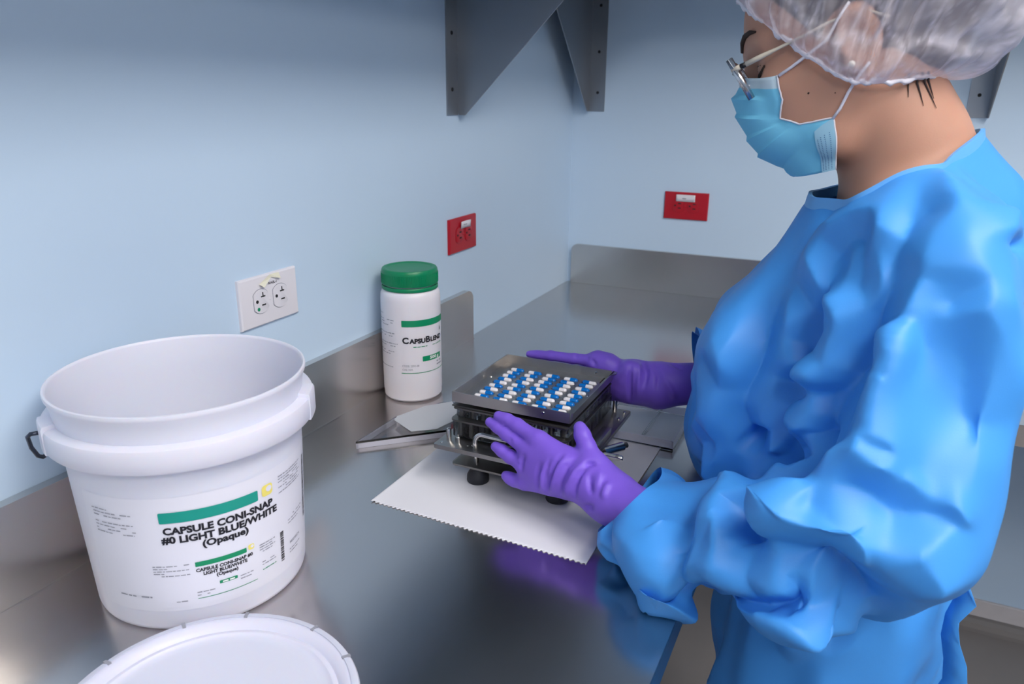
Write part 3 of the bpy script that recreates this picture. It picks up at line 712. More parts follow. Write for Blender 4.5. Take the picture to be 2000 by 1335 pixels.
for b in ((x0, x1, y0, y0 + 0.0035), (x0, x1, y1 - 0.0035, y1), (x0, x0 + 0.0035, y0 + 0.0036, y1 - 0.0036), (x1 - 0.0035, x1, y0 + 0.0036, y1 - 0.0036)):
    link('rim', box(b[0], b[1], b[2], b[3], 0.0037, 0.0160, 0.0003), MATS['acrylic_edge'], at)
link('divider', box(0.4930, 0.4958, y0 + 0.0037, y1 - 0.0037, 0.0037, 0.0120, 0.0003), MATS['acrylic'], at)
fc = link('white_card', box(x0 + 0.005, x1 - 0.005, y0 + 0.02, y1 - 0.006, T + 0.0037, T + 0.0042), MATS['frosted'])
setp(fc, 'pale translucent plastic card inside the clear tray near the far forearm', 'card')
# ---------------------------------------------------------------- signed-distance modelling helpers
def _v(a): return np.array(a, dtype=np.float32)
def sd_cone(P, a, b, ra, rb):
    a = _v(a); b = _v(b); d = b - a; q = P - a
    t = np.clip((q @ d) / max(float(d @ d), 1e-12), 0, 1)
    return np.linalg.norm(q - t[..., None] * d, axis=-1) - (ra + (rb - ra) * t)
def sd_ell(P, c, r, ax=None):
    q = P - _v(c)
    if ax is not None: q = q @ np.array(ax, dtype=np.float32).T
    r = _v(r)
    k0 = np.linalg.norm(q / r, axis=-1); k1 = np.linalg.norm(q / (r * r), axis=-1)
    return k0 * (k0 - 1.0) / np.maximum(k1, 1e-6)
def smin(a, b, k):
    h = np.maximum(k - np.abs(a - b), 0) / k
    return np.minimum(a, b) - h * h * k * 0.25
def smax(a, b, k): return -smin(-a, -b, k)
def grid_pts(xs, ys, zs):
    return np.stack(np.meshgrid(xs, ys, zs, indexing='ij'), -1).astype(np.float32)
def nets(V, xs, ys, zs):
    # surface nets on a rectilinear grid: returns vertices and quads
    ins = V < 0
    nx, ny, nz = V.shape
    c = [ins[i:nx - 1 + i, j:ny - 1 + j, k:nz - 1 + k] for i in (0, 1) for j in (0, 1) for k in (0, 1)]
    s = sum(q.astype(np.int8) for q in c)
    cells = np.argwhere((s > 0) & (s < 8))
    idx = -np.ones((nx - 1, ny - 1, nz - 1), dtype=np.int64)
    idx[tuple(cells.T)] = np.arange(len(cells))
    acc = np.zeros((len(cells), 3)); cnt = np.zeros(len(cells))
    co = [(i, j, k) for i in (0, 1) for j in (0, 1) for k in (0, 1)]
    G = [np.asarray(xs, float), np.asarray(ys, float), np.asarray(zs, float)]
    for a in range(8):
        for b in range(a + 1, 8):
            d = [co[b][q] - co[a][q] for q in range(3)]
            if sum(map(abs, d)) != 1: continue
            ia = cells + co[a]; ib = cells + co[b]
            va = V[tuple(ia.T)]; vb = V[tuple(ib.T)]
            m = (va < 0) != (vb < 0)
            t = np.where(m, va / np.where(m, va - vb, 1), 0)
            for q in range(3):
                pa = G[q][ia[:, q]]; pb = G[q][ib[:, q]]
                acc[:, q] += np.where(m, pa + t * (pb - pa), 0)
            cnt += m
    vert = acc / cnt[:, None]
    F = []
    for ax in range(3):
        u, w = [q for q in range(3) if q != ax]
        sl0 = [slice(None)] * 3; sl1 = [slice(None)] * 3
        sl0[ax] = slice(0, -1); sl1[ax] = slice(1, None)
        A = ins[tuple(sl0)]; B = ins[tuple(sl1)]
        e = np.argwhere(A != B)
        e = e[(e[:, u] > 0) & (e[:, w] > 0) & (e[:, u] < V.shape[u] - 1) & (e[:, w] < V.shape[w] - 1)]
        out = A[tuple(e.T)]
        def cell(du, dw):
            q = e.copy(); q[:, u] += du; q[:, w] += dw
            return idx[tuple(q.T)]
        Q = np.stack([cell(-1, -1), cell(0, -1), cell(0, 0), cell(-1, 0)], 1)
        flip = out if ax != 1 else ~out
        Q[~flip] = Q[~flip][:, ::-1]
        F.append(Q)
    F = np.concatenate(F); F = F[(F >= 0).all(1)]
    return vert, F
# coarse distance field of the draped gown in mm (values past 1000: run length of far cells)
GOWN_GRID = ((0.505, 28), (-1.445, 38), (0.4, 52), 0.0175)
GOWN_FIELD = [
1390,28,27,1049,28,23,20,27,1049,27,22,24,25,1049,29,24,19,27,1049,27,22,26,1884,29,27,26,1048,27,23,21,24,1047,23,19,19,22,24,1047,21,18,18,23,25,1048,25,25,27,1615,29,27,24,25,1047,29,21,18,13,12,20,1046,
24,17,11,7,4,11,24,1045,27,25,22,15,7,7,12,23,1047,29,18,7,3,14,25,1047,27,13,6,13,26,1048,18,17,20,1049,23,21,25,1049,29,1627,26,22,25,1048,28,17,17,21,1047,28,17,10,10,20,29,1044,27,21,15,7,
6,7,14,27,1042,26,20,14,9,4,4,6,11,15,28,1042,28,22,18,8,4,2,5,9,20,1045,28,19,12,13,14,21,29,1046,25,25,27,26,1562,26,17,18,16,23,24,28,1045,16,6,5,1,8,15,18,29,1043,21,10,1,-4,
-2,-2,10,14,21,1043,18,13,17,20,-16,-8,-1,10,17,28,1042,23,22,23,1002,-19,-8,-1,5,19,1042,29,27,29,-1001,1001,27,-11,-5,3,18,1047,26,9,3,10,23,1047,21,7,9,16,29,1046,27,18,14,19,28,1047,28,24,26,1471,
26,24,1050,21,15,23,1049,16,7,12,25,1047,26,10,0,7,20,1047,18,-7,2,5,19,1041,23,21,24,24,22,17,-11,-6,-7,5,20,1041,19,10,7,6,-9,-11,-8,-11,-4,9,25,1041,26,17,9,7,4,-5,-9,-8,0,15,1043,28,
21,14,7,1,3,4,11,25,1045,21,13,15,18,17,23,1047,28,1462,29,25,25,24,22,23,1045,22,11,8,9,12,11,13,21,1043,26,13,-1,3,-4,10,1,7,14,29,1042,15,2,0,-10,-12,-3,-3,2,11,26,1041,22,7,-4,-7,
-21,-23,-12,-3,0,5,21,1041,18,7,5,-12,-24,-1001,-19,-11,-5,3,17,1041,19,13,11,14,-27,-1002,-22,-10,-1,14,1041,24,18,15,14,26,-1001,-28,-13,-8,4,20,1042,23,20,20,29,28,-14,-5,5,10,24,1042,28,23,21,18,14,4,
8,11,23,1044,29,22,17,12,13,19,26,1047,29,27,29,1057,29,1098,28,29,28,29,28,27,1045,24,21,21,21,24,1001,28,29,1044,29,26,25,26,23,23,25,1047,29,25,24,23,24,24,28,1046,28,24,19,22,24,27,1046,28,27,12,
11,25,1049,14,2,16,1047,-1001,1001,-17,-6,8,24,1046,-1001,-29,-18,-5,6,19,1040,23,23,1002,-1002,1001,-1001,-22,-13,0,17,1040,17,9,16,21,-26,-1002,-28,-13,-6,2,18,1040,20,7,-3,-5,-11,-16,-25,-23,-7,9,13,26,1040,24,12,10,
1,-4,-6,-16,-17,-1,6,21,1042,23,13,8,0,-6,-6,-2,-5,7,24,1043,25,24,15,4,10,11,11,17,29,1045,24,19,23,26,26,1410,27,23,27,1046,29,20,20,14,13,12,22,1044,19,13,6,5,8,0,1,13,29,1042,27,9,
0,0,-6,-2,-8,-5,8,24,1042,16,4,4,-13,-16,-12,-12,-8,5,22,1041,25,15,7,-5,-19,-28,-24,-18,-9,1,18,1041,18,9,4,-3,-20,-1002,-25,-11,0,13,1041,15,4,4,-4,-19,-1002,-28,-13,0,16,1041,16,1,2,-4,-21,-29,
-28,-19,-9,5,20,1041,23,8,4,-4,-20,-17,-14,-11,4,9,22,1042,18,7,6,-10,-8,-3,3,8,21,1044,20,11,6,6,9,12,22,1004,29,26,26,1039,25,22,23,24,28,25,21,20,25,25,24,23,24,26,1041,29,21,17,18,17,
15,12,19,21,20,24,1041,28,23,21,19,20,16,16,16,17,20,26,1039,27,22,18,13,13,13,13,11,10,16,20,23,23,28,1038,22,14,7,4,4,5,8,15,12,11,13,18,24,1039,24,20,12,14,15,12,8,7,11,18,13,17,
24,1039,26,21,17,13,15,7,8,8,7,8,14,19,23,26,1039,26,21,17,16,12,7,5,9,8,11,17,23,26,1041,21,16,11,14,-7,8,15,18,20,21,29,1041,23,20,19,-23,-8,1,16,25,24,26,1038,25,1005,-27,-21,-12,5,
16,1040,24,16,23,1003,-1002,-18,-4,3,10,23,1039,22,8,15,29,-1004,-22,-11,-7,4,20,1039,23,7,-7,-20,-24,-1003,-17,-6,-3,10,23,1039,23,8,-4,-6,-13,-22,-28,-1001,-17,-4,8,18,1041,18,7,0,-8,-15,-22,-26,-10,3,15,1043,
17,2,4,-3,-13,-10,-12,1,12,29,1042,25,17,15,4,-4,1,3,5,14,1045,27,17,13,13,13,19,24,1048,27,26,1307,29,28,1049,23,15,13,19,1046,25,26,15,4,-1,10,24,1044,19,8,9,8,-3,-7,0,15,28,1042,28,11,
-2,0,-2,-11,-15,-6,7,24,1042,25,12,-1,-14,-19,-22,-22,-5,5,20,1042,24,10,-2,-16,-1002,-25,-9,5,16,28,1040,29,23,7,-4,-18,-1002,-27,-10,0,14,29,1040,25,21,6,-1,-18,-1002,-26,-9,6,17,1041,24,16,4,-1,-14,-19,
-19,-13,-7,7,22,1041,26,15,5,-4,-7,-8,-8,-7,3,9,26,28,24,24,22,24,28,1036,22,7,2,-3,-5,3,2,8,20,24,21,18,16,16,18,21,24,1036,22,9,6,7,12,17,20,23,20,18,21,14,9,11,13,18,26,1036,
24,21,23,23,16,14,9,8,11,15,11,10,8,13,15,24,1038,25,16,6,1,3,2,2,3,3,5,3,9,16,24,1037,28,21,11,7,6,3,10,6,3,1,3,5,11,18,24,1036,24,16,10,10,-1,-2,3,-2,-2,-5,6,7,
7,6,12,20,29,1034,29,16,7,-1,-5,-10,-8,-9,-2,1,-3,-5,-1,5,9,19,24,1036,19,9,3,0,-3,-1,-2,-5,-6,4,2,-3,5,10,16,23,1036,22,12,5,1,-4,-2,-7,-7,-7,-9,0,1,5,5,11,21,1037,23,14,
7,4,4,5,5,1,-3,-4,0,2,6,9,18,29,1037,23,15,7,-1,-5,-4,-1,8,4,1,4,5,16,24,1038,23,15,9,7,-12,-16,-4,12,11,10,9,11,18,27,1035,24,17,25,26,21,20,-20,-15,-6,1,12,19,21,20,24,
1037,15,1,15,29,20,22,-29,-20,-8,3,8,16,1040,18,3,-8,-23,-24,-28,-1002,-15,0,1,12,28,1039,22,5,-4,-17,-26,-1003,-13,4,7,17,1040,21,7,2,-4,-16,-1003,-16,0,9,26,1041,20,12,-3,-10,-21,-1001,-25,-11,2,11,26,
1042,17,3,-3,-11,-22,-21,-9,4,17,1043,23,10,8,-1,-6,-7,-9,0,16,1044,25,23,11,7,4,2,10,23,1046,27,23,18,16,23,1306,23,20,26,1048,16,9,5,11,26,1045,22,23,13,-2,-6,7,20,1044,19,6,6,3,-5,-6,
9,21,1043,26,9,-1,-3,-2,-16,-12,1,13,27,1042,28,13,-2,-16,-17,-26,-19,-3,7,15,1042,23,7,-5,-14,-29,-1001,-26,-11,-2,8,25,1041,23,7,-3,-15,-1002,-27,-9,-2,9,26,1041,21,3,-6,-13,-20,-20,-16,-9,1,12,27,1041,
21,6,1,-5,-7,-13,-6,-5,3,19,23,21,21,20,22,24,1036,23,10,4,-4,0,-5,-4,7,11,16,17,14,11,9,10,14,19,27,1034,29,20,14,7,0,6,5,11,16,10,7,2,-1,0,1,6,10,19,29,1034,29,23,13,13,
18,16,12,7,3,1,5,1,-4,-4,-3,4,12,23,1036,27,22,12,4,3,2,2,2,0,-4,-6,-7,-3,3,9,20,1036,23,14,3,-7,-7,-11,-12,-6,-7,-10,-11,-12,-7,4,9,18,29,1033,29,18,12,7,-3,-6,-6,-7,-7,-9,
-12,-14,-11,-8,0,5,12,20,29,1033,24,10,5,-1,-1,-9,-13,-9,-8,-13,-14,-9,-7,-6,-8,-1,6,16,28,1033,19,4,-6,-13,-13,-15,-22,-20,-14,-13,-14,-17,-11,-8,0,1,11,22,1034,23,8,-6,-11,-15,-20,-18,-19,-19,-14,-11,
-15,-13,-3,-3,-1,10,22,1034,24,12,5,-1,-8,-10,-10,-13,-14,-16,-18,-16,-13,-8,-7,0,8,16,28,1034,20,12,8,2,5,4,1,-4,-6,-9,-14,-14,-12,-9,-6,4,17,27,1034,29,23,14,3,-3,-1,-2,-1,3,-5,-6,-9,-11,
-8,2,11,23,1036,20,9,0,-2,-3,-3,-3,3,3,-1,-3,-4,2,6,14,26,1034,26,21,22,15,8,3,-10,-7,5,8,13,6,8,10,11,19,25,1034,27,13,3,10,12,4,-8,-21,-18,-5,-4,11,21,17,19,22,28,1035,25,8,
2,-9,19,-12,-20,-1001,-27,-11,-3,7,19,1039,28,14,3,-7,-14,-24,-1003,-18,-6,6,16,1040,20,6,3,-2,-11,-25,-1002,-18,-2,6,17,1040,28,16,8,5,-4,-20,-1001,-24,-7,3,12,20,1041,28,21,7,-3,-15,-26,-21,-6,11,23,29,
1042,26,11,0,-3,-10,-14,-6,9,23,1044,23,15,7,4,-2,-4,11,27,1046,22,19,8,7,18,1049,21,20,1254,28,19,17,21,26,1047,14,4,0,5,17,1045,24,22,8,-5,-12,-3,13,29,1043,18,9,6,2,-7,-11,3,16,21,1042,
29,12,-4,-4,-1,-14,-15,2,10,14,26,1041,24,8,-2,-13,-18,-23,-20,-6,1,14,26,1041,25,9,4,-10,-27,-1001,-27,-16,-3,10,26,1041,23,9,1,-11,-28,-23,-20,-19,-2,11,25,1041,23,9,0,-10,-12,-7,-6,-3,-1,6,23,26,
25,24,25,28,1036,22,9,-1,-4,-2,2,4,7,6,14,11,8,8,7,9,13,19,26,1020,29,1001,29,1012,17,9,-2,6,5,4,10,6,1,-1,1,1,0,-1,1,7,15,24,1011,29,1005,28,26,28,1014,25,18,12,6,2,-2,-3,
0,2,0,-5,-9,-14,-13,-10,-3,6,16,27,1010,26,25,22,24,24,23,22,26,1007,29,1003,28,24,25,24,19,15,14,11,1,3,1,-5,-10,-13,-12,-15,-20,-20,-18,-11,-1,12,22,1010,19,20,18,17,18,20,24,29,29,1005,25,22,
21,21,21,20,20,23,23,23,20,12,6,7,-6,-3,-6,-6,-12,-14,-19,-22,-23,-21,-13,-4,9,22,1010,18,18,18,20,22,26,26,26,28,1001,29,28,27,23,21,20,18,19,19,20,26,29,29,25,17,9,3,1,-13,-20,-20,-19,-20,
-21,-22,-24,-26,-18,-12,-5,6,16,28,1010,28,28,29,1001,29,29,1003,27,25,22,22,22,22,22,23,24,29,1002,28,18,10,6,-1,-10,-19,-24,-23,-25,-26,-29,-1001,-28,-22,-15,-7,1,8,18,28,1009,25,27,28,1006,27,26,29,28,27,
28,28,29,1004,27,25,15,3,-9,-8,-13,-22,-26,-24,-24,-28,-1001,-26,-24,-23,-18,-14,-7,3,17,1010,24,24,25,27,28,1001,29,27,27,28,1003,27,25,26,27,28,1001,28,26,25,26,11,-5,-16,-20,-25,-28,-1003,-29,-1002,-27,-23,-16,-11,
1,9,17,28,1019,27,25,23,22,20,21,21,22,24,22,26,1001,25,13,-1,-12,-19,-28,-1005,-29,-1001,-27,-20,-20,-14,-2,12,17,25,1019,27,23,20,18,18,19,20,25,24,25,25,24,21,15,6,-4,-10,-14,-15,-13,-20,-22,-28,-1002,-29,
-26,-20,-12,-3,4,16,25,1020,27,24,22,21,22,24,25,28,27,27,27,24,17,9,7,-1,-1,0,-1,-4,-6,-13,-23,-1002,-27,-25,-15,-2,5,16,27,1032,24,19,11,10,9,1,1,5,4,-5,-12,-20,-24,-26,-22,-12,-1,11,26,1034,
21,8,-1,-5,-9,-1,5,0,-3,-9,-14,-16,-14,-10,-4,3,14,27,1033,26,15,9,8,-7,-12,-5,1,6,5,2,-1,-7,-5,-1,5,13,25,1034,18,7,2,-2,-6,-16,-15,-6,-2,0,9,10,9,9,14,18,27,1034,24,8,-1,1,
-6,-8,-23,-29,-22,-17,-4,4,13,25,25,28,1036,24,10,-1,-2,-16,-21,-1003,-23,-9,-4,10,26,1039,20,6,-3,-12,-18,-29,-1002,-21,-10,-2,10,27,1039,23,6,-1,-2,-7,-19,-1001,-25,-13,-4,0,12,25,1040,20,13,9,3,-12,-29,-21,
-7,5,11,19,1042,29,13,-2,-11,-12,-18,-2,13,16,29,1043,22,10,3,-1,-8,-5,12,25,1045,25,18,13,2,0,14,29,1047,25,17,14,22,1203,28,1049,24,17,15,17,20,27,1045,28,17,8,2,1,10,20,27,1043,28,22,6,-5,
-13,-6,6,14,21,1042,26,13,7,4,-6,-20,-3,9,10,17,1041,27,15,5,-1,-6,-12,-20,-6,-6,5,17,26,1040,24,11,1,-4,-21,-24,-27,-13,-2,6,14,22,1040,22,11,1,-13,-29,-1001,-29,-19,-5,5,15,26,1018,20,22,24,27,
29,1003,29,1013,19,5,-4,-14,-27,-23,-20,-10,-7,2,17,1019,19,21,24,26,29,27,24,22,22,22,24,26,27,1009,22,9,-2,-4,-11,-6,-6,-5,-1,7,23,24,21,18,18,20,25,1013,20,21,23,23,22,20,19,21,21,20,19,16,
17,19,22,23,25,27,29,1003,28,13,5,-6,0,-1,-2,0,6,13,13,11,6,2,2,5,10,17,25,1011,25,22,21,20,19,19,19,17,13,12,12,14,14,15,17,20,24,26,27,29,1002,27,19,4,5,2,2,6,3,-1,-3,-3,
-6,-10,-13,-14,-10,-3,5,15,25,1010,14,20,22,23,24,19,13,10,12,15,17,18,21,22,24,23,21,22,27,28,23,19,15,14,6,1,0,-3,-5,-9,-15,-15,-16,-18,-22,-25,-25,-22,-15,-5,6,17,28,1009,9,13,9,9,12,8,
7,11,20,18,16,16,18,21,16,13,13,16,21,16,11,7,9,3,1,1,0,-6,-10,-14,-16,-20,-24,-28,-1004,-23,-13,-1,9,20,1009,6,4,2,1,2,4,10,15,14,12,15,21,19,16,11,7,6,8,9,6,4,7,6,10,4,
-3,-6,-6,-11,-13,-19,-23,-27,-1005,-28,-15,-2,9,19,27,1008,7,5,4,5,10,11,9,9,11,14,17,15,11,7,4,2,1,2,5,6,14,15,17,11,3,-1,-3,-10,-19,-25,-1008,-28,-18,-7,5,16,26,1008,15,18,18,20,17,12,
13,15,20,15,12,8,4,4,5,5,6,8,12,13,15,20,13,11,5,-1,-10,-21,-27,-1009,-22,-13,-3,5,16,25,1008,8,10,12,15,18,19,21,20,14,11,9,14,15,14,15,15,16,19,16,13,17,12,7,4,-8,-13,-22,-27,-1010,
-26,-18,-7,8,19,27,1008,7,7,8,9,11,15,12,10,10,12,15,17,15,11,9,10,11,13,14,12,9,9,12,2,-11,-24,-1012,-24,-13,-4,5,17,28,1008,21,17,16,16,17,14,17,18,17,15,11,9,9,5,3,4,4,6,7,
6,11,16,11,2,-9,-19,-29,-1011,-26,-12,-5,2,10,21,1009,28,25,24,23,24,24,19,16,13,10,6,3,1,1,2,3,8,7,10,10,8,4,7,2,-13,-20,-21,-18,-22,-24,-1007,-25,-14,-4,3,14,25,1010,29,27,28,1001,27,24,
20,21,16,12,9,6,7,7,10,9,12,12,13,14,13,2,-1,-3,-6,-5,-6,-7,-13,-18,-26,-1005,-27,-14,-3,6,18,29,1008,29,27,25,24,28,1005,27,23,17,15,19,23,17,14,16,18,17,15,17,17,8,-2,4,9,5,-2,-7,
-12,-19,-26,-1004,-25,-12,3,14,25,1019,28,25,25,27,1002,27,22,24,26,28,25,21,15,10,1,1,-1,-1,8,5,-8,-9,-17,-23,-29,-28,-24,-15,-3,3,16,29,1032,22,6,3,-6,-10,-7,3,5,2,3,-4,-10,-13,-14,-10,-3,7,
18,25,1032,23,9,0,-2,-10,-18,-11,-6,-9,-6,0,6,3,1,1,4,9,17,25,1033,23,9,3,-4,-6,-18,-25,-21,-25,-15,-3,2,12,16,18,20,23,1035,28,13,3,-9,-17,-23,-1003,-27,-14,0,7,13,20,25,1037,19,6,1,-14,
-23,-1004,-17,0,8,13,19,25,27,1036,24,8,-5,-7,-13,-22,-1002,-22,-10,-3,5,19,24,22,1038,16,10,6,-3,-10,-26,-25,-12,-7,3,14,27,29,1040,27,19,3,-12,-15,-21,-7,2,7,20,1043,24,12,0,2,-11,-5,8,14,26,1044,
24,16,12,2,2,5,20,1047,25,19,15,17,27,1201,24,22,18,20,27,1046,20,10,6,8,7,17,1046,13,-2,-6,-2,4,7,20,1043,27,16,13,3,-11,-10,-8,-2,13,1042,24,16,5,-1,-6,-19,-11,-3,-1,13,24,1040,24,12,3,
-1,-12,-13,-27,-17,-14,-1,4,15,1040,20,5,-4,-9,-23,-28,-1001,-22,-8,3,-2,13,1018,20,20,20,21,22,24,25,27,28,1013,17,3,0,-16,-1002,-28,-14,-4,2,5,20,1018,6,7,9,11,13,14,16,18,14,17,21,22,22,25,1008,
15,-1,-2,-19,-26,-27,-16,-8,-5,-1,10,24,1001,28,28,1015,1,3,6,9,11,13,11,8,6,9,8,9,13,17,24,24,25,26,28,1003,17,2,-1,-12,-13,-16,-5,-3,1,9,19,17,14,12,12,14,18,26,1012,3,3,7,7,6,
3,2,5,4,5,4,2,5,8,8,9,10,12,15,18,21,24,25,11,2,-8,0,-1,1,2,13,11,7,2,-2,-4,-5,-3,3,11,20,28,1010,9,6,4,3,2,2,2,5,-1,-2,-1,-3,-2,-1,2,3,7,10,11,12,14,17,
19,19,3,-5,3,3,3,5,1,-4,-9,-13,-17,-20,-21,-18,-12,-4,5,14,25,1009,8,12,11,11,9,7,1,-4,-3,4,6,9,9,7,10,11,7,8,12,15,14,10,6,2,5,4,2,-2,-6,-11,-14,-18,-22,-27,-1004,-25,-15,-4,
6,13,24,1008,-6,1,-3,-1,0,-3,-8,-1,4,2,0,0,3,4,0,0,-3,0,5,4,0,-5,-6,-4,-8,-11,-13,-18,-23,-28,-1009,-24,-13,-2,10,21,1006,-1002,-6,-8,-13,-13,-11,-7,-5,1,-1,-4,0,4,3,2,-1,-7,-8,-5,
-2,-5,-7,-8,-2,-4,-10,-15,-21,-23,-27,-1010,-27,-15,-5,3,14,25,1005,-1002,-3,-3,-7,-4,-3,-5,-8,-6,-3,1,0,4,-2,-7,-12,-15,-16,-14,-10,-3,0,4,8,-2,-7,-11,-18,-25,-1011,-29,-17,-6,4,12,21,29,1004,-1002,-2,1,
4,5,1,-4,-3,-1,5,0,-2,-3,-6,-10,-10,-9,-9,-5,1,-4,0,6,2,2,-6,-16,-23,-1012,-26,-17,-9,1,10,18,26,1004,-1002,-9,-6,-3,0,3,3,4,5,0,-3,-6,3,4,3,3,3,3,4,0,-4,1,-3,-6,-7,-14,
-23,-1013,-29,-16,-5,3,11,19,26,1004,-1002,-3,-7,-8,-7,-5,0,-3,-4,-2,-1,5,4,-2,-5,-3,-1,1,2,-1,-3,-3,-6,-1,-8,-18,-1014,-26,-17,-7,5,13,21,28,1004,-1002,8,5,2,1,0,4,4,6,6,1,-5,-7,-5,-10,
-14,-13,-12,-9,-2,-2,-2,2,0,-9,-20,-1014,-26,-18,-10,-1,8,20,1007,18,15,13,11,15,16,9,2,0,-2,-7,-11,-14,-16,-17,-14,-10,-6,-7,-3,-3,-4,-10,-6,-12,-25,-28,-25,-26,-29,-1009,-28,-20,-8,4,13,22,1007,18,20,16,
11,11,13,10,9,11,6,4,-1,-5,-8,-3,0,2,-4,-4,-5,-1,0,-2,-3,-9,-15,-12,-10,-10,-16,-24,-1008,-26,-12,0,6,15,24,1007,12,10,8,7,13,18,19,21,18,14,10,8,1,3,10,10,6,-1,-1,2,4,2,0,0,
-3,-6,-3,1,-1,-3,-12,-23,-1007,-21,-10,2,13,22,1008,18,18,20,14,20,21,22,23,22,18,13,10,11,15,21,16,13,12,12,13,16,14,7,3,4,2,7,7,5,4,-1,-12,-16,-24,-1004,-22,-11,-3,5,17,1009,27,29,24,20,
21,22,22,22,23,22,21,24,25,26,26,29,28,28,29,29,1001,26,22,17,4,-6,-2,-3,-4,7,6,1,-2,-9,-19,-22,-21,-17,-13,-4,7,17,25,1012,29,28,29,1016,20,5,-2,-10,-9,-11,-3,-4,-4,4,0,3,-3,-6,-4,-1,
4,9,15,25,1032,19,6,1,-11,-15,-23,-15,-14,-11,-8,-7,1,7,10,12,16,21,26,1034,28,16,3,-7,-17,-1001,-29,-26,-24,-24,-15,0,1,2,4,10,20,1036,17,5,5,-10,-21,-28,-1003,-24,-11,-2,1,5,8,13,29,1035,25,10,
0,-4,-5,-18,-1003,-22,-10,-1,5,7,6,14,28,1036,23,12,6,-3,-9,-22,-1001,-25,-15,-5,5,14,16,17,23,1038,26,18,8,-5,-19,-25,-16,-9,5,13,23,1001,27,1040,28,13,2,-5,-10,-12,-1,5,14,24,1043,25,15,8,2,3,
-2,14,19,29,1044,29,25,18,16,15,22,28,1149,27,28,26,1047,29,17,12,10,12,17,26,1045,22,6,2,-4,0,9,19,1044,25,21,8,-6,-10,-6,3,16,29,1042,26,14,7,1,-7,-21,-14,-2,11,21,1041,19,10,4,-4,-1,-15,
-25,-15,0,3,13,1040,28,11,-2,-7,-17,-18,-24,-1001,-19,-7,-2,14,1040,20,7,0,-15,-28,-1002,-27,-16,-6,0,15,1018,16,14,14,14,14,15,16,17,19,20,21,22,23,23,25,28,1006,17,-1,-3,-18,-28,-25,-28,-19,-7,2,7,18,
1018,-1,-3,-3,-2,-1,0,1,4,4,5,10,10,10,11,15,17,18,20,22,24,26,28,13,5,-2,-18,-16,-15,-17,-11,0,1,15,26,26,25,25,26,28,1011,-1002,-16,-14,-11,-8,-6,-4,-3,-6,-8,-4,-2,-2,-2,2,10,15,16,17,
18,19,22,24,11,0,-2,-3,-4,-10,-9,-6,4,12,14,11,9,8,7,9,12,17,27,1009,-1002,-14,-14,-10,-9,-9,-9,-13,-12,-13,-11,-12,-10,-9,-5,0,1,2,3,4,6,8,10,12,13,0,-5,1,-3,-3,-2,9,5,1,-3,-7,
-9,-10,-8,-2,8,17,24,29,1008,-1001,-6,-9,-11,-12,-13,-15,-14,-12,-12,-14,-16,-14,-11,-11,-7,-4,-3,-3,-2,-2,-1,0,3,6,6,1,7,0,4,0,-3,-8,-13,-18,-23,-27,-27,-24,-16,-7,3,12,18,23,1007,-1001,-7,-5,-5,-6,
-8,-10,-12,-16,-16,-12,-9,-6,-5,-6,-4,-2,-4,-5,-3,0,4,3,1,0,-2,-2,-5,-9,-10,-14,-20,-24,-29,-1006,-21,-12,-2,4,10,22,1006,-1001,-15,-11,-13,-13,-14,-17,-21,-17,-14,-13,-13,-15,-11,-13,-13,-12,-17,-14,-11,-8,-9,-11,
-15,-17,-19,-20,-20,-24,-26,-29,-1010,-23,-11,-1,9,18,26,1005,-1001,-22,-22,-24,-25,-24,-23,-21,-15,-17,-20,-14,-13,-13,-13,-18,-23,-24,-21,-16,-18,-21,-18,-16,-15,-21,-28,-1015,-20,-9,2,12,21,29,1004,-1001,-20,-18,-18,-18,-18,-21,-21,-20,
-15,-14,-13,-13,-15,-22,-26,-29,-1001,-26,-22,-20,-17,-9,-8,-13,-21,-27,-1014,-29,-19,-12,-3,6,16,23,1004,-1001,-19,-16,-13,-12,-12,-19,-18,-17,-12,-15,-18,-17,-18,-21,-21,-21,-21,-17,-17,-21,-15,-9,-8,-13,-19,-29,-1015,-22,-13,-5,3,11,
20,29,1003,-1001,-24,-21,-18,-15,-11,-13,-13,-12,-16,-18,-16,-13,-10,-10,-10,-10,-9,-11,-15,-20,-15,-14,-19,-19,-26,-1015,-29,-19,-12,-4,4,10,18,29,1002,-1002,-13,-17,-22,-22,-16,-10,-11,-12,-10,-9,-12,-11,-18,-18,-16,-15,-13,-13,-15,-20,
-17,-19,-15,-20,-1017,-20,-11,-3,5,12,18,29,1002,-1002,-5,-4,-11,-8,-3,-2,-8,-9,-10,-13,-17,-19,-20,-25,-27,-25,-23,-22,-17,-19,-19,-14,-14,-21,-1017,-21,-13,-4,6,14,21,1004,-1001,8,4,3,6,7,2,-4,-14,-13,-16,-19,-25,-29,
-1001,-26,-24,-24,-23,-22,-18,-17,-18,-23,-22,-27,-1016,-17,-9,1,9,17,24,1005,2,8,5,0,-3,-4,-3,-2,-2,-4,-8,-14,-20,-19,-12,-13,-15,-21,-21,-20,-18,-17,-19,-19,-23,-28,-23,-22,-23,-26,-1010,-23,-15,-8,1,10,20,28,1005,-4,
-4,-3,-8,2,5,7,7,5,-2,-7,-9,-10,-5,-2,-7,-10,-10,-9,-8,-5,-8,-13,-12,-12,-14,-16,-13,-11,-13,-21,-26,-1008,-21,-7,2,11,20,26,1005,-1001,2,6,9,-3,3,4,4,6,7,2,0,4,6,6,6,6,6,7,7,8,
8,2,2,4,5,2,-1,3,-4,-5,-6,-12,-18,-27,-1005,-21,-12,-4,8,17,26,1007,20,13,8,4,4,6,7,6,6,8,11,18,17,11,9,12,13,14,15,17,18,18,17,16,5,1,6,3,5,8,6,0,-4,-13,-22,-25,-25,-21,
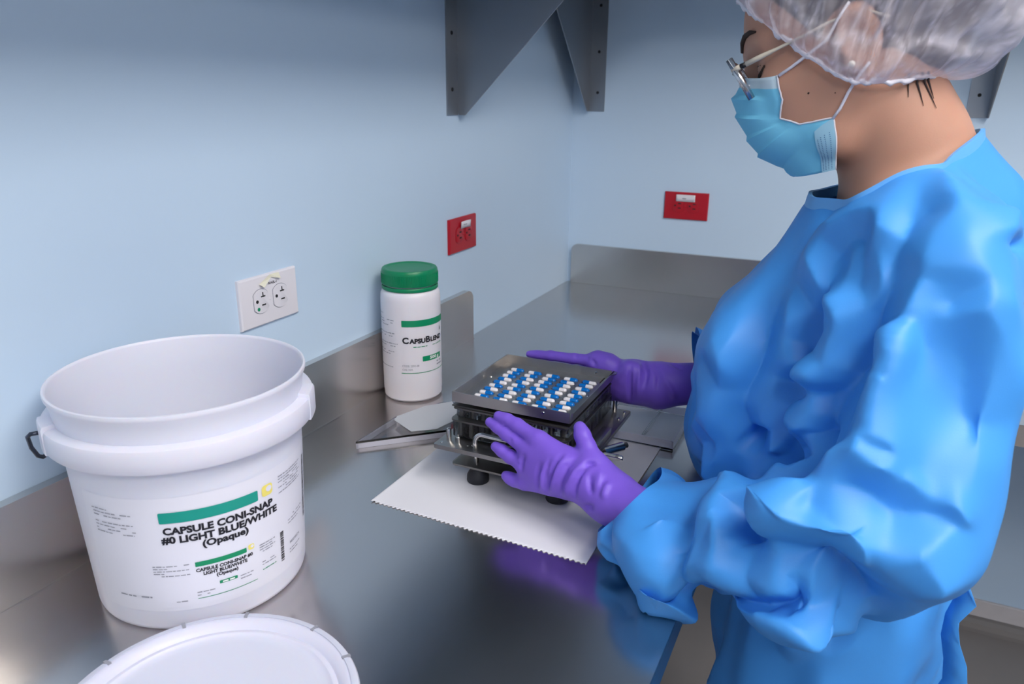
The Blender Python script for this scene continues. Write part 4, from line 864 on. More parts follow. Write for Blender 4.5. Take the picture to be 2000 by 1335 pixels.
-15,-10,-5,5,10,18,28,1007,29,23,19,18,17,17,19,20,21,21,25,25,22,20,18,16,18,19,20,21,22,23,22,9,0,-2,1,-1,3,3,6,4,3,1,-5,-7,-8,-4,0,6,10,14,21,27,1023,28,28,28,29,1003,21,4,
-2,-11,-12,-14,-7,-4,-1,-3,-2,6,4,-1,5,13,17,22,26,29,1032,22,7,3,-9,-20,-24,-21,-19,-16,-17,-13,-6,-8,-5,-6,4,16,1036,19,10,0,-11,-23,-24,-1003,-26,-21,-15,-8,-6,-4,6,20,1036,16,1,-6,-6,-9,-22,-1003,
-18,-7,-1,-3,-7,4,20,1036,22,9,7,4,-6,-20,-1002,-21,-13,-4,6,13,3,14,28,1037,25,21,12,-2,-12,-28,-29,-16,-3,4,16,22,16,22,1040,18,3,-9,-14,-12,-9,-4,0,10,23,1042,27,14,5,1,2,-2,-2,7,19,1044,
28,21,16,17,11,15,21,29,1048,28,1098,28,21,20,21,21,22,25,1044,29,16,5,7,7,11,14,18,22,1043,26,10,-3,-5,-6,2,14,18,21,29,1041,21,14,7,-2,-11,-16,-5,9,19,1041,29,19,11,0,4,-11,-19,-19,-7,0,
14,1041,22,5,-2,-8,-9,-15,-1001,-21,-6,-4,12,29,1039,28,18,5,-5,-21,-23,-28,-1001,-20,-6,2,14,27,1017,29,1021,21,4,0,-8,-26,-1003,-15,-1,6,13,24,1002,28,1014,12,13,14,15,16,16,16,16,16,17,18,19,20,17,16,
20,23,24,25,27,29,1001,17,7,-5,-14,-18,-15,-16,-17,-6,1,12,23,1003,29,28,1013,-4,-4,-3,-2,0,0,-1,-1,0,0,1,2,2,3,3,6,7,9,10,12,14,17,9,-4,-7,-7,-4,-1,-7,-10,1,7,14,25,24,24,23,
25,28,1012,-1001,-21,-21,-20,-19,-17,-16,-15,-15,-15,-16,-14,-14,-15,-12,-3,-2,-1,0,1,3,5,7,9,-3,0,0,2,3,3,-2,1,14,13,11,9,6,6,8,11,13,17,24,29,1008,-1001,-28,-1001,-28,-26,-25,-26,-26,-28,-29,-29,-27,
-26,-24,-18,-12,-8,-6,-4,-2,-1,1,2,2,3,5,-1,7,5,3,0,-1,-2,-4,-7,-8,-11,-11,-8,-4,-1,4,9,15,21,26,1006,-1001,-23,-24,-26,-27,-28,-29,-1001,-28,-28,-1002,-28,-25,-23,-23,-20,-17,-16,-15,-15,-14,-13,-11,-5,-2,
2,0,-2,-4,-8,-12,-18,-21,-24,-26,-28,-29,-25,-21,-12,-5,2,8,14,21,29,1005,-1001,-23,-22,-23,-24,-25,-27,-28,-1002,-29,-26,-23,-22,-20,-20,-19,-20,-18,-16,-13,-11,-10,-12,-10,-9,-11,-10,-13,-17,-21,-25,-29,-1007,-24,-15,-7,1,4,
9,18,26,1004,-1001,-29,-26,-26,-27,-29,-1004,-29,-28,-29,-28,-29,-26,-25,-27,-29,-27,-24,-20,-22,-22,-24,-24,-23,-27,-1013,-29,-21,-16,-6,4,12,18,27,1003,-1043,-20,-10,-2,7,14,22,1003,-1022,-27,-26,-29,-1018,-26,-17,-7,1,8,20,1003,-1005,
-29,-1016,-25,-25,-29,-1018,-29,-20,-12,-3,4,21,1003,-1005,-28,-29,-1001,-29,-1004,-28,-27,-27,-27,-27,-27,-1024,-28,-20,-12,-6,6,23,1002,-1002,-27,-28,-1002,-26,-26,-25,-27,-28,-26,-29,-27,-1005,-29,-1024,-26,-18,-11,-4,6,24,1002,-1002,-16,-18,-18,-17,
-16,-18,-22,-25,-27,-1033,-27,-18,-8,-3,6,22,1003,-1001,-8,-11,-8,-8,-10,-13,-21,-24,-25,-28,-1032,-24,-14,-4,3,11,22,1003,-1001,-14,-7,-8,-9,-12,-15,-14,-13,-15,-21,-25,-29,-1001,-27,-26,-28,-1004,-28,-1020,-27,-18,-10,-3,5,15,26,1003,
-1001,-8,-8,-13,-20,-15,-12,-10,-10,-12,-17,-23,-18,-15,-15,-15,-16,-15,-15,-15,-15,-16,-19,-19,-18,-19,-16,-17,-19,-24,-27,-28,-1010,-18,-10,-2,7,14,21,1004,-1001,4,-4,-7,-16,-14,-14,-13,-11,-10,-12,-9,-4,-5,-11,-9,-7,-7,-7,-6,
-5,-6,-6,-7,-4,-4,-2,-6,-8,-11,-10,-15,-20,-26,-1006,-28,-22,-13,-7,2,11,20,29,1005,7,1,-4,-4,-3,-1,1,2,3,3,4,2,0,-3,-6,-5,-4,-3,-2,0,1,2,4,5,5,2,6,2,4,-1,-6,-10,-12,-19,-23,-26,
-25,-21,-17,-12,-8,-7,-1,4,14,24,1006,18,11,9,13,14,14,14,14,16,19,16,15,12,9,8,6,3,4,4,5,6,8,10,9,0,4,5,2,7,13,7,5,2,-6,-5,-9,-7,-4,-1,4,8,10,15,20,24,1008,24,22,21,
21,21,20,21,22,24,25,26,26,25,23,20,17,18,19,19,19,19,19,2,-9,0,-3,-5,-4,3,0,-1,1,3,5,7,10,13,16,20,25,27,1032,21,7,1,-8,-13,-17,-13,-14,-14,-15,-11,-5,-7,-7,-4,1,15,19,24,1034,20,
7,3,-6,-15,-25,-29,-1001,-28,-27,-22,-19,-14,-10,-2,5,9,18,25,29,1033,16,1,-4,-9,-9,-14,-27,-1003,-21,-11,-7,-7,2,12,22,29,1034,22,7,2,1,4,-9,-24,-1002,-23,-9,-2,3,-6,6,15,25,1036,22,18,15,0,-10,-23,
-1001,-28,-17,-6,4,10,6,11,25,1039,24,10,-3,-12,-14,-15,-15,-10,2,13,22,22,1040,29,16,6,4,2,0,-1,1,11,25,1044,22,19,15,12,13,15,23,1048,28,29,1097,29,20,16,16,15,14,16,20,26,1043,17,5,2,1,0,
-2,2,9,18,28,1041,26,17,5,-4,-9,-5,3,6,7,15,28,1039,26,19,10,8,1,-7,-19,-7,-1,8,16,26,1040,15,3,-2,-2,-11,-19,-24,-11,0,12,22,1040,26,10,0,-12,-15,-18,-1001,-23,-6,3,13,24,1039,27,13,4,-1,
-16,-29,-1002,-24,-9,1,5,17,1001,29,26,25,1013,27,28,1002,29,27,29,1004,27,24,27,1001,29,29,1005,23,7,-8,-12,-16,-24,-24,-29,-20,-8,-6,2,17,21,19,12,15,21,26,28,1010,10,13,16,17,18,16,15,16,16,17,18,14,
10,10,16,13,14,18,21,23,24,25,11,4,-4,-3,-6,-11,-10,-13,-8,-1,2,12,17,17,14,12,11,13,19,22,27,1009,-7,-4,-2,0,2,4,5,4,5,4,4,1,-1,-5,0,-3,0,3,5,6,7,9,8,-3,-3,7,-2,-1,
-1,1,0,6,12,16,12,14,18,20,22,22,23,27,29,1008,-1001,-23,-21,-19,-17,-15,-13,-12,-12,-12,-13,-13,-14,-16,-19,-17,-15,-15,-14,-12,-11,-10,-7,-4,-1,2,4,4,7,6,6,2,9,8,4,3,4,5,5,5,9,12,12,15,
20,27,29,1005,-1007,-29,-29,-1006,-26,-23,-21,-19,-18,-16,-14,-12,-10,-7,-5,-2,0,1,0,0,-1,-4,-8,-10,-13,-12,-12,-11,-7,-2,0,4,6,9,12,17,24,1004,-1018,-29,-27,-25,-24,-22,-22,-19,-14,-14,-14,-16,-17,-18,-18,-21,-24,-27,
-28,-1001,-29,-26,-23,-19,-14,-12,-6,-1,7,14,23,1004,-1020,-29,-28,-28,-28,-27,-26,-22,-23,-25,-28,-1011,-25,-17,-11,-3,3,7,14,21,1003,-1042,-27,-19,-15,-11,-3,5,14,29,1002,-1044,-24,-16,-8,-2,14,1003,-1045,-22,-14,-8,19,1003,-1045,-26,
-18,-14,24,1003,-1045,-29,-21,-19,29,1002,-1046,-26,-20,-18,29,1002,-1002,-28,-1043,-24,-18,-12,24,1003,-1001,-25,-26,-25,-25,-27,-1038,-28,-19,-10,-4,18,1003,-1001,-27,-24,-25,-26,-28,-1038,-22,-14,-8,2,14,29,1002,-1001,-18,-21,-26,-1002,-29,-28,-27,-29,
-1002,-28,-29,-1002,-29,-29,-29,-29,-29,-1003,-29,-28,-26,-27,-29,-1014,-25,-15,-6,2,8,17,29,1002,-1001,-13,-20,-23,-25,-23,-21,-20,-19,-17,-16,-17,-18,-21,-25,-26,-25,-24,-24,-23,-21,-20,-19,-20,-18,-16,-16,-17,-16,-13,-18,-19,-22,-26,-1006,-27,
-23,-21,-16,-13,-3,6,16,23,1003,-1001,2,-9,-15,-12,-10,-8,-7,-5,-4,-4,-7,-8,-11,-13,-14,-17,-21,-20,-19,-18,-16,-15,-11,-12,-12,-12,-5,-1,0,0,-3,-5,-9,-15,-20,-24,-26,-22,-18,-12,-8,-3,-2,3,1,10,19,28,1004,8,
1,-2,-3,-4,-4,-3,-3,-1,1,5,5,4,2,-1,-3,-4,-3,-2,-2,-3,-4,-4,-2,1,0,2,2,8,6,5,9,6,2,-3,-6,-10,-6,-3,-1,1,3,10,11,17,21,26,1005,18,18,16,14,13,12,13,12,10,10,9,9,10,
10,11,11,12,15,15,13,11,10,10,9,2,6,4,0,5,-2,-2,4,1,0,7,7,5,3,6,11,13,18,21,25,28,1007,26,29,1002,29,29,1001,29,26,25,24,24,23,23,24,28,26,24,23,23,22,23,23,6,-2,-4,-3,-3,
-2,-10,-14,-7,-4,-5,2,5,-1,2,4,12,15,15,18,25,1030,29,17,5,3,-2,-9,-17,-24,-28,-21,-18,-18,-9,-5,-1,-2,2,-1,1,11,13,18,28,1030,26,17,10,6,1,-11,-13,-21,-1003,-26,-22,-18,-15,-5,4,9,15,18,24,
1032,25,12,0,0,-4,-2,-16,-1003,-21,-16,-8,-11,-1,1,12,25,28,1034,23,14,13,10,-4,-15,-29,-1002,-19,-7,-1,4,2,13,20,29,1037,28,15,3,-9,-17,-21,-20,-11,1,8,10,15,24,1040,23,9,1,-1,-8,-6,0,8,16,20,
29,1042,23,17,12,9,7,12,21,28,1046,29,25,23,27,1046,28,27,1001,29,1047,20,13,13,16,13,17,17,18,24,1042,24,12,-3,1,2,-3,3,1,4,12,25,1039,29,23,14,13,-1,-11,-15,-8,-5,-2,5,14,23,1038,24,14,10,
1,1,-4,-20,-19,-12,-3,8,20,22,1039,18,2,-4,-9,-14,-17,-27,-14,-2,7,16,26,27,1038,24,12,5,-3,-21,-28,-1001,-29,-14,3,4,14,25,28,1037,29,14,-1,-8,-15,-27,-1002,-29,-14,-6,-4,8,18,17,16,16,19,26,25,29,
1009,26,22,23,21,20,18,21,28,27,24,22,20,20,21,22,20,23,27,29,1001,29,28,19,9,-7,-6,-7,-16,-18,-26,-19,-5,1,4,8,10,6,2,2,11,15,19,21,25,1008,9,5,8,10,7,2,9,11,10,10,7,5,2,5,
8,5,7,11,13,15,17,14,9,-4,-4,6,-1,0,-3,-13,-7,0,3,10,7,2,-3,0,-2,-2,3,5,12,17,22,26,1006,-7,-10,-6,-5,-6,-8,-7,-7,-7,-7,-5,-8,-13,-9,-8,-9,-9,-5,-3,0,2,3,1,5,2,8,1,
5,5,-1,-4,3,2,1,-3,-3,-1,6,11,12,13,15,15,17,17,20,26,1004,-1001,-21,-25,-23,-21,-19,-19,-20,-20,-20,-20,-20,-22,-26,-24,-23,-25,-23,-20,-18,-16,-14,-13,-11,-10,-7,-3,-3,1,4,2,1,1,1,3,2,0,0,2,
7,6,6,6,8,10,17,20,23,27,1003,-1022,-27,-24,-22,-19,-16,-14,-14,-11,-13,-14,-13,-14,-14,-15,-16,-16,-15,-10,-9,-7,-10,-6,2,3,6,10,17,27,1002,-1025,-29,-26,-24,-22,-21,-22,-24,-27,-1006,-27,-24,-24,-19,-14,-11,-9,-1,7,
15,23,1002,-1043,-27,-17,-9,0,4,7,21,1002,-1044,-23,-18,-14,-8,8,24,1002,-1046,-23,-16,19,1003,-1046,-29,-24,29,1003,-1048,1004,-1048,1003,-1049,1003,-1048,-28,1004,-1046,-26,-19,23,1003,-1045,-26,-20,-11,12,26,1002,-1044,-29,-21,-13,-6,5,21,1002,-1001,
-18,-26,-1005,-29,-28,-28,-1016,-27,-25,-24,-23,-25,-27,-1009,-26,-24,-18,-16,-8,2,11,21,1002,-1001,-7,-11,-14,-17,-21,-24,-23,-22,-21,-18,-18,-19,-21,-23,-25,-24,-22,-23,-24,-25,-26,-27,-27,-24,-23,-24,-21,-16,-16,-14,-14,-14,-16,-19,-21,-23,
-21,-18,-20,-17,-18,-16,-14,-10,-1,0,4,13,23,1002,-1001,2,4,3,0,-4,-8,-6,-5,-9,-11,-12,-11,-11,-11,-10,-8,-7,-8,-9,-11,-13,-15,-14,-11,-10,-9,-7,-7,-7,-1,-1,-3,-1,-4,-5,-7,-4,-2,-3,0,3,0,-1,7,5,
11,18,22,28,1003,2,8,9,13,12,9,11,10,8,6,4,4,3,6,6,6,3,1,-1,-2,-3,-2,0,2,2,4,4,10,3,-1,0,8,9,5,4,6,9,1,-4,-3,7,12,11,12,12,18,25,1005,14,15,18,19,19,20,20,
18,19,21,20,19,18,18,15,15,15,13,12,11,11,11,12,9,-1,2,-1,4,-3,-8,-6,-6,1,-2,-6,-4,-7,-7,-9,1,0,0,9,16,21,24,1006,29,1003,29,28,27,27,27,28,29,1001,29,29,29,28,28,1001,29,28,27,26,
26,17,7,1,-1,-3,-4,-12,-16,-17,-14,-16,-16,-16,-16,-13,-5,-6,-3,-2,-3,5,15,23,1029,27,18,11,10,4,0,-4,-15,-26,-1003,-27,-24,-22,-17,-10,-2,3,7,12,17,26,1031,22,8,-3,-5,0,-9,-27,-1003,-27,-22,-19,-12,-3,
1,15,22,26,1033,28,17,9,11,6,-9,-24,-1002,-28,-18,-9,-8,3,6,12,20,1037,26,23,12,-1,-15,-19,-21,-12,-8,0,4,13,22,27,1040,18,5,1,-4,-8,4,6,7,17,27,1042,27,20,18,13,6,15,21,24,1047,29,23,29,
1046,26,22,24,29,29,1046,23,12,5,9,12,13,19,22,23,29,1041,28,20,8,-2,-3,-3,1,3,6,9,19,27,1038,26,19,13,8,7,-5,-17,-19,-13,-4,0,1,11,22,1037,27,13,5,-1,-8,-7,-17,-24,-9,-4,0,4,12,19,
20,26,1036,24,12,0,-6,-20,-20,-1001,-16,-4,7,9,9,10,22,24,29,1035,24,11,1,-5,-18,-1003,-18,-5,1,3,12,11,21,19,17,22,24,28,29,1020,29,27,28,29,1006,26,18,2,-12,-12,-22,-26,-1002,-22,-12,-7,3,9,14,14,
10,11,16,15,16,20,25,1007,28,22,20,18,18,17,15,18,21,20,19,18,16,13,11,15,18,20,21,22,20,20,14,3,2,2,-2,-6,-9,-19,-22,-9,-1,4,-4,2,-1,2,-1,0,2,5,9,15,19,21,26,1005,15,6,4,4,
3,2,-2,5,4,2,2,1,-1,-1,-1,-2,2,4,6,6,5,3,6,-2,0,5,-3,0,-3,-7,-11,-5,-7,-6,-4,-3,-7,-5,-7,-8,-6,-4,0,4,9,14,18,26,1004,1,-8,-9,-11,-12,-14,-12,-10,-12,-13,-16,-17,-18,-17,-16,
-18,-14,-12,-10,-8,-8,-10,-7,-6,-3,0,0,3,6,-2,-5,1,1,-4,-2,5,10,7,4,5,10,4,1,1,1,3,14,23,1004,-17,-21,-25,-26,-29,-1001,-28,-27,-28,-29,-1007,-28,-26,-24,-22,-22,-21,-18,-16,-16,-11,-9,-3,1,3,1,
-1,-2,-1,-1,-2,-1,0,0,-1,5,1,-1,0,3,11,14,21,1002,-1025,-29,-28,-24,-21,-19,-15,-14,-15,-16,-16,-18,-18,-16,-15,-14,-12,-8,-7,-9,-9,-4,-3,0,4,14,28,1001,-1040,-27,-25,-25,-26,-21,-20,-16,-7,0,14,1002,-1045,-24,
-16,-10,-8,19,1004,-1043,-29,-24,-20,-18,28,1004,-1047,1004,-1047,1005,-1047,1004,-1049,1002,-1049,1003,-1049,1004,-1049,1003,-1047,-25,-22,1003,-1046,-26,-19,-12,22,1002,-1001,-29,-1042,-29,-22,-20,-11,-5,17,1002,-1001,-21,-21,-21,-21,-23,-26,-26,-28,-28,-29,-29,-29,-29,
-29,-1013,-28,-25,-24,-25,-23,-22,-22,-23,-24,-24,-20,-21,-15,-16,-18,-21,-15,-15,-6,-3,1,13,28,1002,-14,-11,-9,-7,-8,-10,-11,-13,-12,-13,-13,-14,-14,-14,-14,-17,-19,-22,-24,-26,-27,-27,-25,-23,-21,-19,-18,-14,-10,-10,-9,-5,-6,-5,
-5,-7,-8,-4,-4,0,0,-3,-8,-6,0,0,8,11,15,27,1002,-8,-6,-4,-5,2,1,-1,-3,-1,-1,-1,-2,-3,-3,-7,-9,-9,-8,-8,-10,-11,-13,-12,-9,-7,-7,-6,-3,0,1,6,5,4,8,2,2,-1,0,0,-3,-3,2,5,
7,3,4,10,18,26,1003,5,9,8,7,5,3,3,3,3,5,5,5,6,5,6,6,7,8,7,5,2,1,2,5,5,7,-1,3,-2,1,-1,2,-2,-6,-10,-15,-14,-17,-17,-17,-9,-4,-2,2,8,14,19,23,1004,19,19,21,22,
21,19,18,17,17,17,18,19,20,23,23,24,25,22,20,18,16,14,15,18,3,-4,-6,0,-3,-7,-8,-10,-16,-18,-21,-27,-29,-26,-21,-18,-16,-12,-7,-2,1,8,18,26,1027,27,15,6,8,11,10,5,-3,-14,-27,-1005,-29,-18,-6,2,
6,5,7,16,25,1029,28,21,20,7,-5,0,-7,-19,-1005,-23,-15,-13,-7,4,13,22,23,29,1032,22,13,10,6,-7,-19,-28,-1001,-28,-25,-15,-11,0,4,5,12,21,1036,27,25,15,3,-7,-14,-18,-13,-9,-3,2,6,14,22,28,1039,26,
12,3,0,-3,-1,8,9,18,21,27,1042,25,20,15,10,12,21,27,1048,27,29,1046,27,20,19,20,27,1047,16,7,4,5,12,14,14,18,24,1041,28,23,10,3,-6,-7,2,-2,-1,5,8,17,27,1037,26,16,13,9,3,-5,-13,-24,
-15,-15,-13,-7,2,10,14,22,1036,20,3,2,-5,-13,-18,-28,-19,-15,-9,-4,5,5,4,12,18,24,1034,24,13,5,-10,-16,-27,-1001,-25,-11,-4,-1,-3,0,6,8,13,17,22,29,1032,24,14,1,-6,-18,-1003,-26,-12,-4,4,-4,0,7,
7,6,9,12,15,21,25,1012,28,24,24,24,23,23,21,20,22,24,23,24,24,25,26,27,1001,21,10,7,-4,-13,-15,-22,-29,-1002,-21,-12,-5,4,0,3,-1,-4,3,5,5,5,13,22,1006,21,22,20,15,16,14,9,11,10,9,7,
5,4,5,7,7,8,9,11,11,11,15,14,-2,-3,2,-3,0,-5,-13,-15,-15,-14,-5,-11,4,-1,-1,-11,-6,-5,-6,-5,6,3,10,18,26,1004,8,10,8,4,-1,0,-5,-4,-3,-4,-5,-6,-8,-10,-10,-9,-6,-4,-2,-2,-1,0,
2,4,2,8,4,3,3,3,-4,-2,-1,-2,-6,-5,0,-4,-3,-9,-11,-13,-6,-2,3,1,4,15,27,1003,-3,-3,-6,-12,-13,-16,-21,-19,-17,-18,-19,-21,-23,-23,-25,-23,-21,-19,-18,-17,-17,-17,-15,-11,-13,-7,-6,-2,0,4,6,1,
7,6,7,6,3,-3,-7,-3,-4,-12,-12,-10,-8,-2,1,8,20,1003,-19,-21,-24,-28,-1019,-27,-26,-24,-21,-18,-13,-6,-6,-2,-6,-7,-9,-6,-9,-13,-16,-16,-13,-9,-13,-10,-13,-10,-3,3,11,21,1002,-1028,-25,-21,-19,-18,-23,-24,-24,-22,
-26,-24,-23,-24,-22,-18,-16,-20,-16,-10,-9,-6,7,21,1002,-1044,-26,-24,-20,-15,18,1003,-1046,-26,-23,28,1005,-1046,1007,-1045,1007,-1046,1005,-1045,1006,-1047,1005,-1046,1006,-1048,1003,-1048,1004,-1048,1003,-1048,-28,1004,-1045,-29,-26,-21,26,1003,-1030,-28,-25,-24,-25,-26,
-26,-27,-28,-25,-24,-24,-23,-26,-27,-24,-21,-14,-12,12,22,1002,-1001,-28,-26,-22,-21,-20,-23,-25,-25,-25,-26,-27,-28,-27,-27,-25,-26,-29,-1008,-27,-23,-22,-16,-11,-10,-10,-13,-13,-13,-13,-20,-14,-11,-12,-11,-12,-15,-16,-13,-8,-3,5,18,1002,
-19,-15,-13,-12,-11,-15,-18,-19,-18,-18,-18,-17,-14,-12,-9,-8,-10,-14,-16,-19,-22,-22,-21,-19,-15,-13,-10,-8,-8,-1,2,-7,-11,-8,-9,-15,-14,-16,-17,-16,-13,-12,-6,-7,-7,-3,1,6,16,27,1002,-4,-3,0,4,6,-3,-4,-5,-5,
-3,-2,0,3,5,7,8,6,0,-3,-6,-6,-5,-5,-3,0,3,3,0,3,1,-2,-8,-10,-14,-19,-21,-24,-24,-25,-27,-23,-19,-11,-6,2,3,3,8,21,1003,14,14,17,20,18,14,13,13,13,14,15,18,20,22,24,23,21,17,13,
10,11,12,12,14,10,3,-6,-8,0,-1,-6,-7,-17,-23,-1006,-28,-18,-13,-9,-9,-2,5,14,27,1021,29,27,27,29,29,27,13,3,0,4,10,10,2,-6,-12,-21,-1005,-27,-20,-13,-2,7,4,13,18,27,1028,27,19,17,18,6,-4,2,
-6,-16,-25,-1003,-28,-21,-12,-4,-3,2,11,19,26,1033,21,13,8,5,-7,-16,-18,-24,-25,-17,-12,-7,-5,3,10,18,25,1036,28,22,10,0,-3,-9,-14,-11,-1,4,8,11,15,22,29,1039,20,11,6,2,0,6,10,17,24,27,1043,26,
22,18,16,19,25,1097,23,17,20,24,29,29,1045,24,14,4,4,10,11,11,14,19,28,1040,24,25,13,1,-2,-10,3,-6,-5,1,3,13,22,1038,16,8,11,7,-9,-13,-22,-17,-21,-22,-13,-1,-1,7,15,23,1035,25,9,-4,0,-10,
-16,-1002,-26,-24,-16,-8,-9,-12,-4,2,10,20,1033,22,13,2,-4,-17,-24,-1002,-26,-18,-15,-18,-10,-9,-7,0,2,7,13,20,29,1030,18,10,-1,-9,-18,-27,-1003,-26,-15,-11,-17,-10,-1,0,-1,2,9,12,15,22,1007,27,1002,26,23,22,
20,19,19,18,18,18,18,21,20,20,20,19,19,20,22,24,24,9,-5,-9,-11,-10,-19,-27,-29,-29,-28,-20,-11,-13,-13,-11,-10,-6,-8,-1,-2,1,6,17,24,1005,13,17,18,9,7,6,3,2,1,1,0,0,1,3,2,3,3,2,
3,3,6,7,10,4,-6,6,0,3,-3,-14,-13,-12,-12,-16,-16,-11,-12,-13,-18,-21,-19,-17,-17,-11,-5,5,11,22,1004,3,0,3,-2,-5,-10,-14,-14,-14,-16,-16,-17,-16,-14,-15,-14,-14,-14,-14,-13,-10,-8,-3,-2,2,3,0,6,3,
-5,0,1,0,-3,-7,-14,-17,-18,-19,-22,-24,-28,-19,-16,-13,-8,3,11,21,1003,-15,-14,-12,-14,-20,-22,-24,-25,-27,-28,-1007,-29,-27,-25,-25,-21,-19,-18,-14,-14,-9,-9,-1,0,1,-5,-5,-5,-5,-5,-11,-18,-21,-18,-20,-26,-28,-24,-20,
-17,-10,-2,10,25,1002,-26,-27,-29,-29,-1022,-26,-21,-14,-10,-9,-11,-15,-16,-14,-16,-19,-24,-29,-27,-25,-26,-29,-27,-28,-22,-13,-6,1,16,1002,-1029,-26,-23,-25,-27,-29,-1011,-26,-24,-16,-9,12,28,1001,-1048,-22,20,1003,-1047,-29,25,1004,-1047,1005,
-1047,1005,-1047,1006,-1045,1007,-1047,1005,-1045,1006,-1047,1005,-1047,1004,-1048,1003,-1048,1004,-1048,-29,25,1002,-1047,-23,-14,15,28,1001,-1002,-25,-28,-1022,-29,-29,-26,-20,-20,-24,-27,-29,-1002,-29,-1002,-28,-27,-27,-26,-29,-1001,-26,-19,-9,1,11,27,1001,-20,-15,-10,-13,
-14,-15,-20,-24,-22,-20,-17,-16,-15,-15,-15,-16,-18,-21,-25,-27,-26,-24,-23,-24,-22,-16,-14,-12,-9,-8,-14,-20,-27,-25,-26,-1005,-28,-29,-22,-23,-20,-17,-8,-1,6,20,1002,-4,-2,3,2,0,-1,-6,-6,-5,-3,-1,1,2,2,0,-1,-3,
-6,-10,-10,-9,-9,-7,-10,-7,2,-3,0,4,-5,-13,-14,-15,-21,-25,-29,-1006,-27,-21,-14,-12,-9,3,9,24,1002,13,14,20,19,17,13,12,11,12,15,16,18,17,17,15,14,13,9,7,7,8,8,8,4,8,3,1,-5,-6,0,3,
0,-3,-9,-16,-24,-1006,-22,-14,-10,-2,7,9,19,1009,29,29,1007,29,29,25,24,24,25,26,23,22,18,5,-1,4,9,13,8,0,-3,-9,-18,-26,-1004,-26,-20,-15,-4,4,5,16,25,1028,28,20,15,19,18,6,-3,-2,-3,-10,-21,-24,
-26,-27,-25,-18,-16,-10,-2,3,10,21,27,1033,23,15,12,6,-3,-8,-12,-12,-15,-17,-11,-1,1,5,9,16,24,1036,29,22,13,9,5,-2,-5,-6,-3,5,12,17,21,26,1040,23,16,13,10,6,8,13,20,27,1044,29,25,24,21,25,
29,1097,24,23,23,1047,24,16,13,6,8,16,13,19,21,27,1040,23,18,18,1,1,-2,-3,0,-2,7,4,14,23,1038,23,10,3,6,-5,-14,-18,-17,-17,-12,-9,-8,0,10,19,25,1035,24,19,7,-7,-9,-18,-29,-1003,-25,-23,-20,-13,
-1,3,10,18,27,1032,21,8,6,0,-12,-24,-1006,-25,-23,-21,-14,-9,-4,4,12,22,1030,21,12,-2,-6,-12,-24,-1005,-29,-1001,-24,-18,-16,-16,-11,-8,-4,3,14,25,1006,24,25,29,28,25,23,21,20,19,19,19,20,20,20,21,21,21,
21,22,23,23,23,23,14,0,-8,-8,-10,-15,-23,-1004,-27,-29,-29,-25,-19,-19,-14,-9,-4,-4,6,8,17,24,1004,7,8,12,14,12,11,9,6,5,4,3,3,4,4,4,4,3,4,5,8,6,5,6,11,1,6,2,1,-1,-16,-19,
-19,-22,-27,-1001,-28,-28,-28,-1002,-26,-20,-21,-16,-8,-4,4,13,26,1003,-4,-5,-3,3,1,1,-1,-4,-6,-9,-12,-13,-12,-11,-11,-12,-11,-9,-8,-7,-8,-7,-10,1,0,4,2,5,2,-7,-11,-13,-15,-20,-22,-26,-1008,-22,-16,-6,4,16,
1002,-1001,-17,-13,-5,-7,-6,-8,-11,-12,-13,-15,-18,-22,-25,-26,-25,-26,-23,-23,-22,-22,-23,-21,-22,-16,-17,-12,-9,-7,-10,-10,-11,-16,-18,-22,-22,-23,-27,-1008,-26,-16,-3,10,23,1002,-27,-22,-16,-17,-18,-20,-23,-26,-26,-26,-27,-1014,-29,-26,
-22,-20,-22,-21,-27,-29,-28,-27,-27,-1010,-24,-11,2,14,1002,-1047,-22,-8,8,25,1001,-1047,-29,-13,5,22,1002,-1047,-17,8,21,1002,-1047,-23,13,21,1002,-1048,21,24,1003,-1047,29,29,1003,-1048,1004,-1048,1004,-1048,1004,-1047,1005,-1047,26,27,1002,-1047,-27,19,
24,1002,-1047,-22,13,22,1001,-1048,-18,9,21,1001,-1047,-24,-12,4,21,1001,-29,-27,-23,-21,-25,-29,-1040,-29,-15,-2,9,25,1001,-13,-12,-6,-6,-8,-12,-15,-21,-23,-22,-22,-21,-22,-22,-24,-25,-25,-27,-23,-22,-24,-26,-26,-25,-23,-21,-14,-17,-20,
-20,-26,-28,-1001,-28,-28,-1011,-22,-7,3,15,1002,3,2,9,8,8,5,1,-5,-6,-5,-6,-5,-6,-7,-8,-10,-10,-11,-11,-7,-9,-10,-10,-9,-7,-10,0,-3,-3,-11,-16,-18,-15,-12,-12,-16,-23,-29,-1007,-22,-15,-1,13,24,1002,19,19,24,
23,23,22,16,12,11,11,11,11,10,9,8,7,7,6,6,8,7,6,5,6,4,2,2,-1,0,-5,-4,-4,-1,-4,-1,-10,-17,-27,-1005,-24,-16,-11,-1,7,19,1010,29,29,28,27,27,26,26,25,24,23,23,23,23,25,23,21,20,
17,17,7,3,1,4,10,5,-2,-2,-6,-13,-19,-25,-1002,-29,-24,-20,-13,-5,4,7,18,1029,24,19,18,18,20,11,2,0,2,-4,-8,-14,-15,-16,-16,-13,-8,-6,0,8,15,23,1034,27,20,17,11,6,1,-1,-2,-2,-4,-5,3,8,
11,15,24,29,1037,26,20,16,11,9,8,7,5,10,18,25,27,1042,26,21,19,19,19,21,26,1147,28,27,27,1047,28,16,12,12,10,17,19,27,27,1041,25,13,14,5,-1,-4,-2,1,5,12,14,21,29,1038,28,17,4,0,-4,-16,
